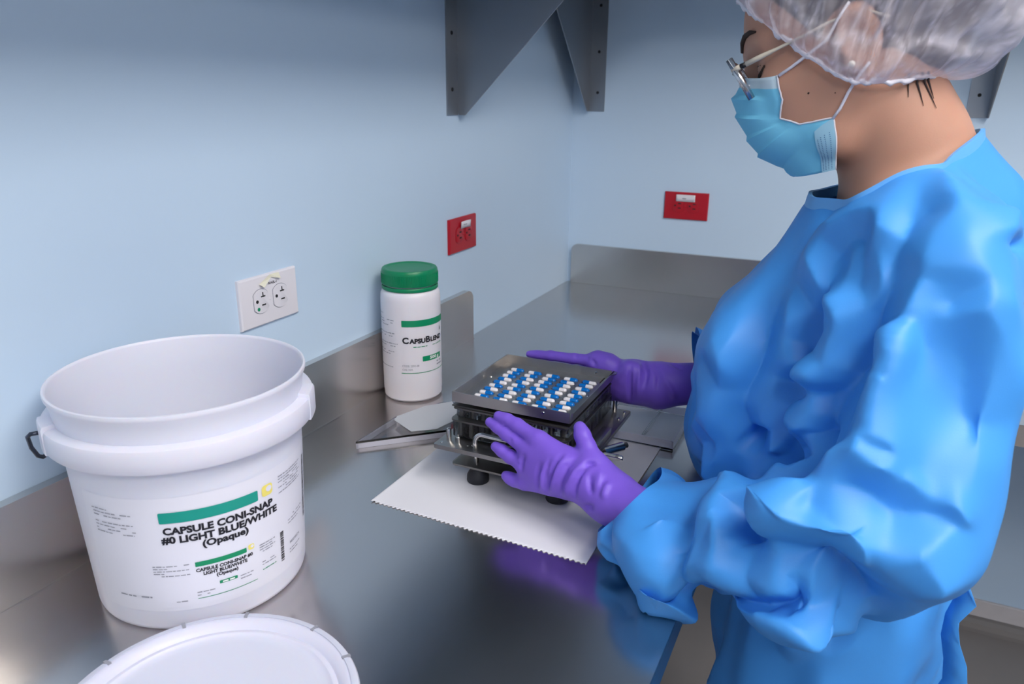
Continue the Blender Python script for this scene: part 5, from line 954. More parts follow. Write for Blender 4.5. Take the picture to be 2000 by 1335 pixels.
-18,-11,-7,-5,0,1,9,16,27,1036,21,13,9,0,-10,-19,-28,-1001,-26,-19,-14,-14,-10,-4,3,12,18,24,29,1032,25,9,-1,-5,-13,-22,-1006,-28,-23,-16,-8,-3,5,11,12,17,26,1029,27,14,2,-8,-18,-27,-1010,-25,-19,-10,-4,-5,
5,13,22,1005,28,1007,29,27,26,26,27,28,28,27,27,28,29,1001,29,28,28,23,7,-6,1,-8,-17,-25,-1011,-23,-15,-9,-2,3,9,21,1004,16,17,20,24,24,25,23,18,16,14,13,12,12,13,12,12,13,15,17,15,14,15,11,
16,11,5,-1,-5,-3,-17,-1012,-28,-20,-17,-11,-4,8,22,1003,4,4,10,15,17,17,12,11,9,8,4,0,-2,-3,-2,-2,0,2,1,-2,-1,0,-4,0,4,7,4,3,-5,-16,-27,-1014,-25,-15,-2,12,28,1002,-8,2,6,7,5,3,
-2,-2,-3,-2,-3,-5,-9,-14,-16,-16,-15,-13,-15,-17,-14,-17,-17,-17,-13,-8,-10,-2,-5,-14,-26,-1015,-23,-7,5,22,1002,-17,-15,-11,-10,-11,-13,-16,-17,-19,-16,-16,-17,-19,-21,-23,-24,-28,-1002,-29,-1005,-25,-21,-19,-18,-19,-27,-1015,-29,-14,
2,17,1002,-27,-26,-28,-27,-27,-28,-1041,-21,-5,10,27,1001,-1047,-25,-9,8,24,1001,-1047,-28,-12,4,20,1002,-1047,-18,-2,14,1002,-1047,-23,-8,11,28,1001,-1047,-29,-16,14,27,1002,-1047,-21,17,27,1001,-1048,-24,19,27,1001,-1048,-22,18,27,1001,-1048,
-18,15,27,1001,-1047,-26,-11,12,28,1001,-1047,-20,-4,14,1001,-1048,-16,1,17,1001,-1047,-26,-10,5,21,1001,-1047,-19,-3,10,25,1001,-23,-23,-18,-15,-16,-19,-23,-24,-27,-26,-25,-26,-26,-27,-29,-1012,-29,-25,-18,-19,-23,-28,-1014,-16,1,18,1002,-7,
-8,-1,1,-2,-4,-7,-9,-13,-13,-11,-11,-12,-13,-14,-15,-18,-18,-15,-18,-20,-21,-21,-25,-1001,-28,-20,-13,-12,-5,-11,-13,-17,-23,-26,-24,-25,-28,-1008,-26,-11,6,22,1002,9,7,15,17,11,8,4,1,-1,-1,2,1,0,0,0,0,-4,
-2,0,-2,-6,-4,-5,-11,-15,-14,-5,3,0,-3,-5,-8,-14,-13,-11,-7,-10,-15,-23,-1007,-16,-3,10,27,1002,25,24,1002,28,24,21,17,15,14,14,13,13,12,12,11,11,9,13,15,11,9,10,4,2,2,6,7,4,1,-1,-4,-1,
-1,4,5,-4,-13,-21,-27,-1003,-29,-22,-15,-9,4,17,1012,29,29,28,27,26,26,25,24,25,27,1001,28,25,26,21,19,19,18,10,5,4,4,9,7,-1,-7,-6,-7,-14,-15,-19,-20,-20,-19,-14,-6,-2,6,15,28,1029,27,24,21,20,
19,17,10,5,9,6,-2,-6,-8,-7,-6,-7,-2,2,9,14,20,28,1035,26,22,20,14,10,7,9,7,7,3,8,15,19,25,1041,23,21,22,20,17,16,18,24,1048,29,1148,28,1049,24,20,11,14,14,20,28,1044,18,8,4,-4,1,
0,9,13,19,23,1040,27,18,11,-2,-9,-15,-14,-12,-4,-1,5,11,17,23,1037,25,15,7,-4,-11,-22,-1002,-24,-19,-16,-7,-2,1,7,13,20,28,1034,19,5,-4,-11,-23,-1006,-24,-18,-13,-8,-3,5,13,18,21,27,1030,19,6,-3,-6,
-14,-26,-1008,-28,-22,-15,-9,-1,4,10,13,21,1029,17,4,2,-3,-8,-22,-1011,-23,-15,-10,-5,0,9,20,1004,26,28,1008,26,24,22,20,22,22,22,24,22,21,20,20,20,14,16,10,7,-2,-10,-22,-1013,-27,-20,-13,-4,8,22,1003,12,
18,21,23,25,25,21,22,20,22,20,16,12,9,8,7,8,7,7,7,3,2,3,0,-1,1,-1,-5,0,-12,-25,-1002,-29,-1011,-28,-16,-2,14,1003,3,1,4,6,9,10,7,6,4,6,6,6,5,3,0,-2,-6,-7,-6,-6,-12,-12,
-13,-15,-18,-11,-2,-1,3,-3,-17,-28,-29,-1001,-28,-1011,-24,-7,8,24,1002,-2,-5,-10,-10,-8,-7,-7,-9,-9,-11,-9,-10,-11,-14,-11,-12,-15,-19,-18,-22,-24,-25,-1001,-26,-24,-23,-19,-11,-9,-5,-14,-19,-25,-27,-1012,-28,-15,1,18,1002,-14,
-13,-16,-23,-25,-24,-25,-26,-26,-25,-22,-22,-24,-25,-24,-26,-1010,-29,-25,-18,-16,-21,-22,-23,-25,-1012,-28,-14,1,15,1002,-27,-23,-26,-26,-1025,-29,-29,-1001,-29,-1014,-17,-2,14,1002,-1047,-22,-7,8,24,1001,-1047,-20,-7,4,20,1001,-1047,-25,-11,0,
13,28,1001,-1046,-28,-17,-5,7,24,1001,-1047,-19,-8,4,21,1001,-1047,-21,-11,3,20,-1048,-21,-9,3,21,-1047,-27,-16,-5,6,23,-1047,-26,-15,-3,11,26,-1047,-24,-13,1,17,1001,-1047,-23,-10,4,21,1001,-25,-1046,-20,-8,6,23,1001,-17,-24,-1002,
-27,-1023,-27,-21,-20,-20,-22,-25,-28,-1001,-28,-29,-1009,-22,-5,11,27,1001,-14,-19,-17,-15,-10,-14,-19,-19,-17,-18,-20,-21,-22,-22,-22,-23,-26,-28,-26,-27,-29,-1006,-23,-14,-7,-11,-15,-18,-21,-25,-23,-24,-1010,-15,0,17,1002,-2,-4,0,2,6,
2,-2,-2,-2,-4,-3,-4,-5,-5,-6,-7,-11,-12,-9,-13,-14,-20,-22,-22,-22,-20,-19,-9,-4,5,5,0,-6,-8,-12,-16,-21,-21,-23,-25,-1006,-27,-10,6,22,1002,14,12,18,19,22,19,14,14,10,10,13,13,12,11,10,8,3,2,6,
2,2,-4,-6,-8,-7,-6,-6,-1,8,11,11,7,-2,-4,-10,-8,-4,-4,-10,-16,-24,-1005,-20,-7,10,27,1003,29,1004,28,25,22,22,26,26,25,25,25,24,18,18,22,18,17,13,10,7,8,9,9,14,17,14,12,3,-3,1,6,5,
1,-1,-9,-14,-18,-20,-24,-24,-23,-18,-9,4,18,1025,26,24,24,25,26,25,20,13,9,9,12,13,5,1,-1,1,-2,-4,-9,-11,-9,-11,-7,-1,5,16,29,1031,28,23,23,25,24,18,13,13,12,6,1,-1,1,4,2,4,9,15,
20,28,1037,29,28,24,17,16,14,14,17,14,16,21,25,1047,27,28,1247,25,22,16,19,19,24,27,1044,22,11,5,-1,1,2,9,11,20,27,1041,26,15,1,-11,-16,-16,-9,-6,-3,5,13,21,28,1038,25,17,3,-8,-20,-1002,-25,-23,
-17,-8,-1,7,13,19,26,1035,26,17,3,-3,-12,-26,-1004,-28,-23,-16,-8,-3,4,10,16,22,1032,27,17,8,7,-4,-13,-23,-28,-1006,-24,-19,-11,-6,0,7,16,22,29,1029,28,19,8,0,-5,-10,-21,-23,-27,-29,-1006,-27,-22,-16,-8,-1,
7,12,22,1023,29,26,25,22,20,20,21,13,9,-2,-9,-22,-19,-21,-26,-28,-1007,-27,-23,-16,-8,-2,10,24,1003,23,21,23,22,23,23,25,26,26,27,28,28,27,24,20,18,16,17,17,14,12,11,7,6,5,6,9,-1,0,-8,-14,
-17,-14,-13,-19,-26,-28,-27,-1006,-28,-22,-12,1,16,1003,12,8,9,5,6,6,8,9,8,10,15,13,12,10,12,9,7,5,2,0,0,-3,-7,-3,-2,-3,-2,3,2,-5,-10,-11,-14,-14,-11,-17,-24,-24,-23,-25,-28,-1005,-20,-4,10,25,
1002,8,11,5,-5,-9,-11,-8,-8,-9,-2,2,2,-1,-3,0,-7,-9,-9,-12,-14,-13,-13,-15,-16,-10,-6,-5,-10,-2,5,-6,-4,-12,-9,-15,-14,-16,-19,-23,-19,-23,-26,-1004,-18,-4,9,23,1002,-4,1,-3,-7,-10,-15,-15,-17,-20,-18,-14,
-11,-9,-10,-11,-14,-18,-19,-21,-23,-27,-27,-27,-28,-24,-20,-15,-13,-10,-5,-5,-8,-6,-9,-17,-18,-14,-19,-20,-18,-19,-22,-25,-1003,-21,-6,9,24,1002,-16,-10,-9,-10,-16,-20,-17,-17,-19,-21,-23,-25,-24,-22,-23,-23,-24,-27,-1009,-24,-21,-17,
-18,-19,-18,-20,-22,-19,-19,-23,-27,-25,-22,-23,-27,-1001,-29,-24,-18,-11,4,19,1002,-28,-23,-20,-18,-20,-25,-22,-23,-24,-25,-27,-27,-28,-1016,-28,-28,-28,-1005,-29,-1003,-28,-1003,-27,-17,-9,2,16,1002,-1004,-28,-1040,-29,-17,-7,4,16,28,1001,-1046,
-22,-14,-2,10,23,1001,-1046,-24,-14,-3,8,19,1001,-1046,-28,-17,-6,5,16,27,-1046,-28,-18,-7,3,14,26,-1046,-28,-18,-7,4,15,27,-1046,-25,-16,-4,6,18,1001,-1001,-28,-29,-1043,-24,-12,-2,9,21,1001,-22,-22,-23,-25,-1042,-21,-9,0,11,
25,1001,-20,-22,-24,-27,-29,-1032,-29,-29,-26,-29,-1004,-29,-21,-12,1,15,28,1001,-12,-20,-24,-26,-1022,-29,-26,-24,-22,-21,-20,-17,-19,-20,-21,-21,-23,-20,-22,-27,-29,-1003,-26,-21,-9,5,15,1002,-1,-11,-23,-23,-25,-29,-1011,-27,-24,-26,-26,-28,
-26,-25,-24,-22,-19,-17,-17,-16,-10,-7,-6,-9,-12,-14,-14,-12,-16,-20,-26,-1003,-29,-28,-19,-8,2,16,1002,1,-6,-11,-7,-7,-13,-15,-14,-13,-16,-18,-19,-20,-20,-19,-18,-18,-19,-20,-16,-17,-17,-20,-18,-16,-14,-13,-13,-12,-5,4,2,-3,
-7,-10,-10,-7,-14,-19,-24,-1006,-21,-9,6,19,1002,6,6,4,6,10,4,2,3,4,1,-1,-2,-2,-3,-2,-1,-2,-6,-6,-5,-10,-8,-10,-10,-10,-9,-8,-7,1,9,11,8,5,2,-2,-1,-7,-20,-19,-18,-21,-24,-29,-1003,-20,-6,10,
23,1002,21,19,19,22,25,20,18,20,21,18,16,16,15,15,16,16,12,8,11,12,5,2,2,3,3,4,5,5,12,22,27,20,14,11,0,-4,-9,-4,-1,-3,-9,-18,-24,-26,-27,-25,-14,-2,14,1019,25,23,28,26,21,17,16,16,
17,19,19,20,26,1001,26,17,12,7,6,6,7,1,-2,-7,-8,-10,-10,-13,-15,-11,-4,6,20,1033,24,21,21,21,21,15,15,10,9,9,4,0,-4,0,1,3,11,18,1038,26,23,22,22,17,12,8,9,13,14,15,19,24,1042,28,
24,22,23,26,27,27,1298,24,21,22,23,27,1045,28,17,10,6,5,8,11,14,22,28,1042,19,7,-1,-7,-7,-4,-1,2,6,14,20,27,1039,23,16,3,-11,-18,-18,-15,-9,-6,-1,0,4,13,18,26,1036,27,18,7,-3,-13,-21,-24,
-22,-20,-17,-12,-7,-5,-1,4,11,18,26,1034,23,18,5,-2,-9,-15,-18,-24,-25,-22,-21,-15,-11,-8,-4,-1,4,10,18,26,1032,24,13,4,2,-3,-6,-10,-14,-18,-24,-23,-23,-22,-18,-12,-8,-4,-1,5,11,19,29,1028,29,1001,26,17,
6,3,-6,-7,-12,-13,-11,-14,-17,-20,-25,-23,-23,-20,-15,-9,-4,0,8,18,1007,28,28,28,28,29,1008,28,26,23,23,24,21,18,22,20,19,19,10,5,3,-1,-2,1,-4,-12,-8,-11,-11,-15,-19,-24,-22,-21,-19,-14,-10,-1,9,23,
1003,27,25,21,17,14,12,12,12,14,19,22,25,24,22,20,16,13,9,7,7,11,10,8,7,13,14,12,11,4,1,-2,4,2,2,0,-6,-12,-7,-8,-10,-13,-19,-23,-22,-19,-15,-9,3,18,1003,16,25,17,11,8,3,0,-1,0,
2,4,9,13,13,7,5,6,2,1,-1,-4,-4,-3,-3,-3,3,8,7,5,7,6,2,3,5,-1,3,-4,-6,-6,-3,-7,-12,-14,-14,-19,-16,-8,5,18,1003,3,11,13,9,5,0,1,0,-3,-7,-10,-7,-3,0,1,1,-2,-4,-6,
-9,-13,-15,-15,-16,-15,-12,-7,-2,1,0,1,4,3,2,-4,-3,3,-6,-3,-2,-2,-5,-8,-17,-18,-16,-9,1,16,1003,-12,-3,3,6,0,-4,1,0,-2,-4,-6,-9,-11,-14,-15,-10,-9,-12,-13,-19,-21,-21,-19,-18,-20,-20,-21,-18,-14,
-4,-7,-10,-11,-9,-7,-6,-8,-8,-14,-11,-8,-5,-12,-14,-12,-8,-1,1,14,28,1002,-11,-15,-11,-8,-5,-9,-9,-10,-10,-10,-10,-10,-12,-16,-20,-22,-22,-21,-22,-24,-25,-27,-28,-27,-24,-24,-22,-21,-22,-19,-14,-13,-17,-16,-14,-14,-15,-15,
-18,-24,-20,-16,-13,-14,-13,-14,-4,5,13,26,1002,-15,-19,-24,-22,-17,-15,-18,-22,-24,-24,-24,-24,-24,-23,-24,-24,-24,-26,-28,-28,-1009,-29,-28,-26,-25,-23,-23,-24,-21,-22,-21,-21,-21,-24,-24,-22,-20,-15,-5,6,15,27,1002,-28,-1032,-29,-1001,
-27,-26,-25,-24,-23,-23,-22,-24,-24,-21,-15,-8,-1,11,23,1002,-1038,-29,-29,-1002,-29,-28,-25,-19,-11,0,10,21,1002,-1044,-28,-21,-13,-3,8,19,1002,-26,-1043,-29,-22,-14,-4,7,17,27,1001,-18,-21,-22,-1041,-28,-21,-13,-4,6,17,29,1001,-17,
-15,-14,-21,-28,-29,-1001,-28,-27,-28,-29,-1031,-29,-28,-26,-21,-12,-2,7,19,1002,-17,-12,-11,-15,-27,-24,-23,-23,-23,-22,-24,-26,-1018,-29,-1002,-29,-28,-29,-28,-26,-25,-25,-24,-24,-25,-24,-23,-16,-8,0,11,23,1002,-6,-5,-6,-9,-17,-22,-22,
-23,-24,-25,-26,-28,-1016,-25,-25,-26,-25,-24,-23,-22,-22,-22,-24,-24,-24,-22,-21,-20,-21,-18,-14,-10,3,14,24,1002,-3,-7,-10,-10,-12,-21,-28,-1006,-26,-26,-26,-27,-29,-1002,-29,-29,-29,-28,-27,-25,-22,-20,-18,-15,-14,-15,-19,-19,-19,-19,-20,
-16,-14,-12,-13,-15,-15,-15,-17,-17,-5,1,12,25,1002,-2,-4,-6,-9,-14,-18,-22,-22,-22,-22,-22,-22,-21,-21,-23,-22,-22,-22,-22,-23,-21,-23,-22,-21,-20,-18,-15,-11,-9,-9,-6,-7,-7,-6,-7,-6,-6,-6,-6,-5,-13,-12,-14,-17,-19,-10,
-5,0,15,29,1002,7,-4,-9,-12,-14,-15,-14,-15,-16,-17,-17,-17,-17,-18,-20,-18,-15,-13,-10,-12,-14,-15,-14,-12,-10,-8,-5,-2,0,1,0,1,8,6,4,2,0,1,1,-3,-10,-16,-17,-18,-12,-10,-9,4,15,25,1002,16,5,-2,-2,
-3,-6,-7,-8,-8,-9,-9,-8,-7,-10,-10,-10,-9,-7,-4,-2,-2,-4,-3,-3,0,2,4,4,4,3,6,11,13,10,8,5,8,1,-4,-12,-16,-14,-14,-15,-16,-16,-9,3,15,28,1002,19,14,11,11,10,8,8,7,8,5,4,3,3,
4,3,3,3,3,0,-2,4,4,3,4,5,6,7,8,8,15,22,22,19,14,11,12,5,-4,-9,-11,-10,-12,-12,-15,-20,-17,-8,5,17,1004,28,25,28,27,25,24,24,25,22,20,19,19,20,19,19,20,18,14,14,12,13,14,14,
14,15,17,17,21,28,1002,29,23,16,11,3,1,0,0,2,-7,-16,-15,-14,-12,-4,8,20,1023,26,26,26,27,27,29,1006,28,22,21,15,13,13,12,4,-3,2,-2,-4,-2,-2,5,16,27,1038,29,27,22,15,13,11,12,10,6,8,
11,17,26,1043,28,24,19,18,21,24,26,1399,29,20,17,17,20,24,25,1045,19,10,6,5,9,12,17,21,23,28,1041,24,12,3,-2,-5,0,4,6,11,14,18,22,28,1039,20,12,0,-4,-6,-8,-6,-3,-1,6,11,14,18,22,27,
1037,20,8,5,-4,-6,-11,-11,-6,-4,-5,2,5,11,14,18,23,28,1034,27,19,10,9,7,4,0,-6,-12,-6,-6,-4,-5,-1,3,8,14,19,24,1033,29,20,10,5,2,2,3,2,-2,-7,-9,-9,-7,-6,-5,-2,2,8,14,19,29,
1031,24,17,10,11,14,9,4,3,7,5,4,-1,-7,-11,-7,-3,-2,-1,4,11,19,1008,28,26,25,24,23,24,27,29,1004,27,23,22,22,20,20,21,21,20,24,29,26,18,11,12,19,18,15,8,5,5,10,7,4,-1,-4,-7,-8,
-5,0,5,15,27,1003,23,27,1001,27,25,19,17,16,15,13,13,14,16,16,19,23,20,18,17,14,10,9,8,8,9,12,15,20,22,19,15,19,19,19,16,15,9,8,9,12,8,0,-2,1,-2,-3,4,16,28,1003,9,12,14,17,
21,16,17,17,14,10,7,4,4,5,6,11,15,11,9,4,1,2,2,0,0,0,1,4,8,14,7,10,10,13,12,15,15,6,7,11,15,9,6,-3,-2,1,3,14,25,1003,-3,-3,-1,1,7,11,14,15,13,13,11,7,6,3,
-5,-3,1,3,0,-3,-4,-4,-4,-3,-3,-3,-4,-5,-4,0,8,4,1,0,-1,1,5,4,-1,-3,2,6,3,3,1,5,9,14,25,1002,-1001,5,2,-4,-8,-2,6,4,-1,-4,-4,-3,-3,2,-1,-4,-4,-8,-12,-12,-12,-13,-12,-12,
-14,-10,-7,-6,-6,-7,-10,-8,-3,-2,1,-1,2,1,-1,-6,-8,-10,-7,-2,1,3,1,8,20,26,1003,-8,-10,-14,-21,-15,-9,-7,-10,-16,-21,-20,-18,-14,-10,-12,-9,-9,-10,-10,-11,-13,-16,-17,-18,-21,-19,-18,-16,-15,-16,-15,-17,-16,
-16,-16,-12,-11,-9,-5,-5,-5,-8,-8,-9,-4,1,8,18,28,1002,-1001,-25,-27,-1003,-25,-22,-23,-28,-28,-27,-24,-21,-18,-19,-23,-22,-21,-21,-21,-20,-20,-21,-21,-19,-19,-21,-24,-21,-18,-16,-15,-14,-13,-13,-10,-9,-8,-6,-5,-6,-6,-8,-7,
-6,-1,5,13,23,1003,-25,-1012,-28,-25,-24,-25,-25,-24,-23,-22,-23,-24,-25,-24,-21,-20,-20,-21,-21,-18,-17,-16,-16,-14,-14,-14,-16,-18,-17,-17,-16,-14,-13,-9,-3,4,14,24,1003,-21,-28,-1015,-28,-27,-26,-26,-26,-27,-27,-26,-25,-24,-23,-22,
-21,-19,-20,-19,-19,-18,-17,-16,-13,-13,-13,-13,-13,-13,-13,-11,-6,2,11,22,1003,-12,-19,-28,-26,-26,-26,-27,-1023,-29,-26,-24,-21,-20,-19,-18,-18,-19,-19,-20,-20,-19,-16,-13,-7,1,10,21,1003,-3,-9,-14,-15,-15,-16,-17,-19,-20,-25,-26,
-25,-23,-24,-25,-27,-27,-28,-28,-1002,-29,-27,-27,-27,-27,-27,-28,-24,-22,-20,-19,-19,-19,-19,-18,-16,-15,-15,-15,-15,-14,-14,-13,-11,-5,2,11,20,1003,1,1,0,-9,-11,-12,-13,-13,-11,-14,-14,-14,-15,-18,-20,-19,-21,-23,-26,-28,-29,-1001,
-29,-27,-25,-23,-22,-22,-18,-17,-19,-23,-22,-23,-24,-24,-18,-16,-15,-14,-14,-13,-12,-11,-9,-4,2,11,20,1003,-4,-1,6,-5,-12,-9,-8,-6,-6,-5,-6,-9,-13,-17,-17,-19,-23,-25,-26,-27,-27,-28,-29,-27,-28,-25,-22,-19,-19,-16,-12,-15,
-16,-16,-13,-15,-12,-10,-9,-8,-8,-8,-8,-7,-6,-2,7,15,24,1003,8,10,10,-1,-5,-4,-5,-6,-7,-8,-9,-10,-13,-18,-19,-17,-19,-22,-23,-24,-24,-22,-19,-18,-19,-20,-18,-16,-11,-10,-9,-11,-7,-6,-6,-5,-6,-7,-7,-7,-5,-4,
-6,-6,-5,2,5,15,27,1003,12,7,6,7,2,-8,-13,-14,-15,-16,-16,-16,-15,-11,-11,-10,-11,-15,-18,-16,-13,-12,-12,-12,-11,-10,-8,-6,-2,-1,-1,-3,-3,-3,-4,-5,-6,-6,-4,-2,2,-2,2,-1,-1,1,7,17,25,1003,9,9,
11,7,4,-4,-7,-6,-6,-7,-7,-7,-7,-5,-6,-5,-5,-6,-10,-8,-6,-7,-6,-5,-4,-2,0,3,4,7,9,8,5,3,3,5,5,6,9,11,4,4,3,-1,-5,1,10,13,24,1003,16,12,8,6,2,-1,1,1,0,0,0,0,
0,-1,-4,-4,-3,-1,2,2,1,1,1,1,3,6,9,13,15,15,18,14,13,19,17,18,17,13,16,11,4,-4,-2,-4,4,6,6,13,26,1003,25,18,13,8,10,8,9,7,6,6,5,6,6,6,2,6,8,10,13,11,10,9,
10,12,14,16,19,21,21,20,20,23,27,27,25,22,20,15,8,1,-7,-5,0,1,-2,0,6,14,28,1004,26,21,20,20,18,17,16,15,15,16,16,17,15,14,14,14,14,14,17,20,20,19,20,22,23,24,24,24,26,1004,28,26,
19,12,6,4,3,3,3,2,-5,-2,5,16,29,1013,29,28,27,28,27,26,26,26,24,23,24,28,27,28,29,1010,27,20,15,13,11,12,1,1,0,2,4,10,20,1039,29,27,25,24,18,11,6,6,7,5,10,17,26,1042,29,23,
21,22,19,18,19,21,26,1453,29,1049,24,20,19,21,25,1046,25,19,14,12,13,18,19,22,28,1043,23,17,13,11,8,8,14,14,18,23,28,1041,23,19,10,9,6,6,7,12,11,13,17,20,26,1039,25,20,20,13,12,8,5,8,
10,12,12,15,16,20,25,1037,23,19,18,19,19,15,8,6,4,5,8,10,12,15,18,23,27,1035,25,26,25,22,21,20,19,14,15,10,7,4,7,14,15,17,19,24,1034,29,29,1002,28,24,22,21,26,21,16,11,7,7,8,10,
13,20,29,1013,29,28,28,27,28,1005,27,25,24,23,22,23,24,26,29,1007,28,24,25,25,27,23,15,11,9,10,11,21,29,1004,21,20,21,21,25,28,1003,27,24,22,21,21,18,19,20,21,23,19,18,17,19,17,16,16,16,17,
19,21,24,22,22,25,24,24,27,23,20,21,25,23,21,14,14,18,19,28,1004,10,14,12,8,9,13,21,22,20,17,16,16,18,18,11,8,6,6,8,12,11,11,9,10,14,14,14,13,11,10,11,17,17,16,15,18,22,18,13,
12,13,15,19,19,17,19,24,1005,-1,3,4,-4,-1,-1,8,14,6,2,1,1,2,2,4,9,8,3,0,-2,-3,-3,-2,2,4,5,6,5,5,7,8,2,5,4,6,10,13,13,8,9,7,7,9,10,15,17,23,1004,-1001,-14,-13,
-11,-12,-16,-12,-6,1,-4,-9,-3,-1,0,1,-1,-3,-1,1,2,4,3,1,-2,-3,-6,-10,-9,-3,1,-2,-3,-4,-3,-1,0,1,4,6,8,10,10,8,9,7,12,15,22,1004,-1001,-12,-17,-21,-27,-1001,-26,-20,-12,-15,-12,-13,-9,-6,
-4,-3,-6,-9,-11,-10,-9,-9,-9,-9,-5,-2,-2,-4,-9,-7,-4,0,0,1,0,2,6,6,6,6,5,5,7,8,11,10,15,21,28,1003,-1001,-9,-15,-20,-25,-1003,-29,-27,-25,-22,-21,-21,-17,-11,-10,-10,-9,-7,-7,-6,-7,-8,-8,-7,
-5,-3,-3,-4,-5,-6,-3,-3,-2,-1,-1,-1,-1,0,0,0,0,1,3,7,13,19,27,1003,-1001,-6,-12,-18,-23,-26,-27,-28,-1002,-29,-26,-23,-21,-18,-17,-17,-17,-14,-14,-12,-12,-14,-14,-13,-12,-11,-10,-9,-8,-8,-10,-8,-6,-4,-2,-1,
1,2,1,1,1,2,3,4,6,11,18,26,1003,-1001,1,-7,-13,-13,-14,-14,-16,-20,-23,-23,-19,-17,-15,-17,-20,-20,-21,-21,-18,-15,-15,-16,-18,-19,-21,-23,-19,-16,-14,-14,-17,-15,-10,-8,-7,-6,-4,-2,-3,-4,-4,-3,-2,0,4,9,
16,24,1004,11,1,-5,-1,-1,-2,-3,-6,-11,-14,-14,-14,-11,-9,-13,-15,-12,-12,-12,-15,-15,-12,-10,-10,-10,-11,-13,-15,-9,-6,-4,-2,-2,-2,-2,-2,-1,0,0,1,2,2,3,4,6,11,17,26,1004,12,13,6,4,5,5,4,4,
3,-2,-2,0,-1,-1,-3,-4,-4,-6,-9,-11,-12,-13,-12,-10,-8,-6,-5,-5,-3,0,-5,-8,-8,-8,-8,-7,-4,0,1,2,2,3,4,5,8,13,18,26,1004,12,16,16,8,5,5,7,10,12,9,10,8,4,-1,0,-3,-7,-8,-8,
-10,-9,-11,-13,-13,-11,-8,-5,-3,-3,-1,4,-3,-4,-2,-2,-1,3,6,7,8,9,9,9,10,11,15,20,29,1004,20,24,22,13,10,11,10,9,8,7,7,6,4,-2,-3,-2,-4,-5,-6,-7,-8,-8,-6,-4,-6,-5,-3,0,0,4,
8,4,7,5,9,9,11,11,10,10,9,13,9,9,11,16,21,29,1004,28,24,23,20,14,8,5,3,2,2,1,1,0,1,4,6,4,1,-2,-2,0,3,4,5,4,4,5,7,12,10,9,11,14,14,14,12,11,11,11,12,11,
12,15,14,15,18,21,1005,26,25,26,23,19,10,7,9,8,7,7,7,8,12,12,12,12,8,4,8,10,9,9,11,11,14,16,19,20,22,21,18,16,15,16,17,18,19,20,22,19,18,18,12,12,17,24,29,1005,28,25,23,17,
13,15,17,17,17,17,17,17,15,13,13,13,15,13,15,17,16,17,18,19,20,23,27,28,29,1002,27,26,28,29,29,1002,22,16,10,8,11,16,22,23,28,1006,28,24,22,22,25,24,23,22,21,20,20,19,17,19,21,23,26,26,
25,24,24,26,27,1012,29,22,17,10,9,11,12,12,16,22,27,1017,28,26,28,1021,29,23,18,14,17,19,17,12,15,20,28,1042,29,26,24,16,18,16,19,19,25,1045,27,21,21,23,22,25,1050,29,1559,29,1050,29,28,25,26,1048,
27,26,23,23,22,27,28,29,1045,28,27,23,22,23,26,27,29,1047,24,22,21,22,23,27,28,1046,28,26,24,23,21,24,27,1048,28,26,22,23,24,26,29,1047,29,26,24,25,28,1058,16,16,17,20,20,18,22,28,1001,26,24,25,
25,26,27,24,21,23,23,22,21,21,22,24,27,28,29,29,28,26,27,26,27,28,1004,29,28,29,1011,3,0,2,8,4,3,5,13,18,15,14,15,15,18,19,21,21,20,16,14,14,14,13,11,11,13,15,20,21,19,20,19,18,
20,23,24,25,29,26,25,24,25,26,26,29,1007,3,-1,-5,-8,-12,-13,-9,1,7,8,11,15,17,18,16,12,12,13,14,15,15,13,10,9,7,6,6,9,12,14,14,14,15,16,17,18,20,22,24,26,26,25,26,24,27,1007,5,
0,-5,-10,-14,-18,-19,-12,-6,-3,1,3,3,5,9,11,8,6,6,6,7,7,8,11,13,13,10,7,6,9,14,16,15,14,16,18,18,17,17,18,20,22,24,25,27,1007,7,1,-4,-8,-13,-17,-19,-19,-21,-19,-15,-11,-12,-8,-8,
-3,1,4,7,8,8,8,8,7,7,7,7,7,7,7,9,9,10,12,13,13,14,17,17,17,17,17,18,20,24,29,1006,10,4,-1,-6,-9,-12,-14,-15,-15,-14,-11,-8,-5,-2,0,0,-1,-2,-3,-1,1,-2,-3,-3,-3,-2,-2,0,
3,2,-1,3,4,4,5,6,8,9,11,13,15,17,19,21,23,27,1006,14,8,2,-1,-2,-3,-5,-7,-8,-6,-3,-1,-2,0,-2,-3,-4,-4,-2,1,1,-1,-4,-6,-8,-6,-2,1,3,3,0,0,2,4,6,8,10,13,14,14,14,
14,15,17,20,25,1006,23,15,10,12,11,10,8,4,1,0,1,2,2,3,1,1,1,2,0,0,2,4,7,5,3,2,-1,0,3,4,5,9,14,16,15,13,13,14,15,17,18,19,20,21,23,27,1006,29,22,19,21,22,22,21,
17,12,10,10,11,12,14,11,10,13,11,8,5,3,4,5,7,9,11,11,10,9,13,10,10,9,9,9,10,12,14,16,17,18,19,20,22,25,29,1006,29,1001,28,24,22,22,23,25,25,22,23,24,20,16,15,13,10,10,9,8,
8,6,5,5,6,9,11,13,13,17,15,13,12,13,13,15,17,22,23,24,25,26,26,27,29,1010,28,27,26,25,24,23,23,23,23,20,15,13,14,13,12,11,10,9,8,9,10,10,11,13,14,16,19,24,20,20,22,22,23,26,
28,27,27,26,29,26,26,29,1011,29,25,22,20,20,19,19,18,17,17,17,22,19,17,15,14,14,15,17,20,18,19,21,22,24,26,26,27,1003,29,28,28,28,28,27,28,1015,26,23,24,23,23,22,22,23,25,28,29,26,23,21,
22,25,26,26,27,28,27,29,1016,28,29,1012,29,29,1011,27,1021,29,26,25,27,1048,27,27,26,27,29,1051,29,2151,26,24,23,25,25,26,28,1045,20,14,10,9,10,12,13,16,20,26,1012,27,25,27,29,1026,20,16,12,6,3,2,
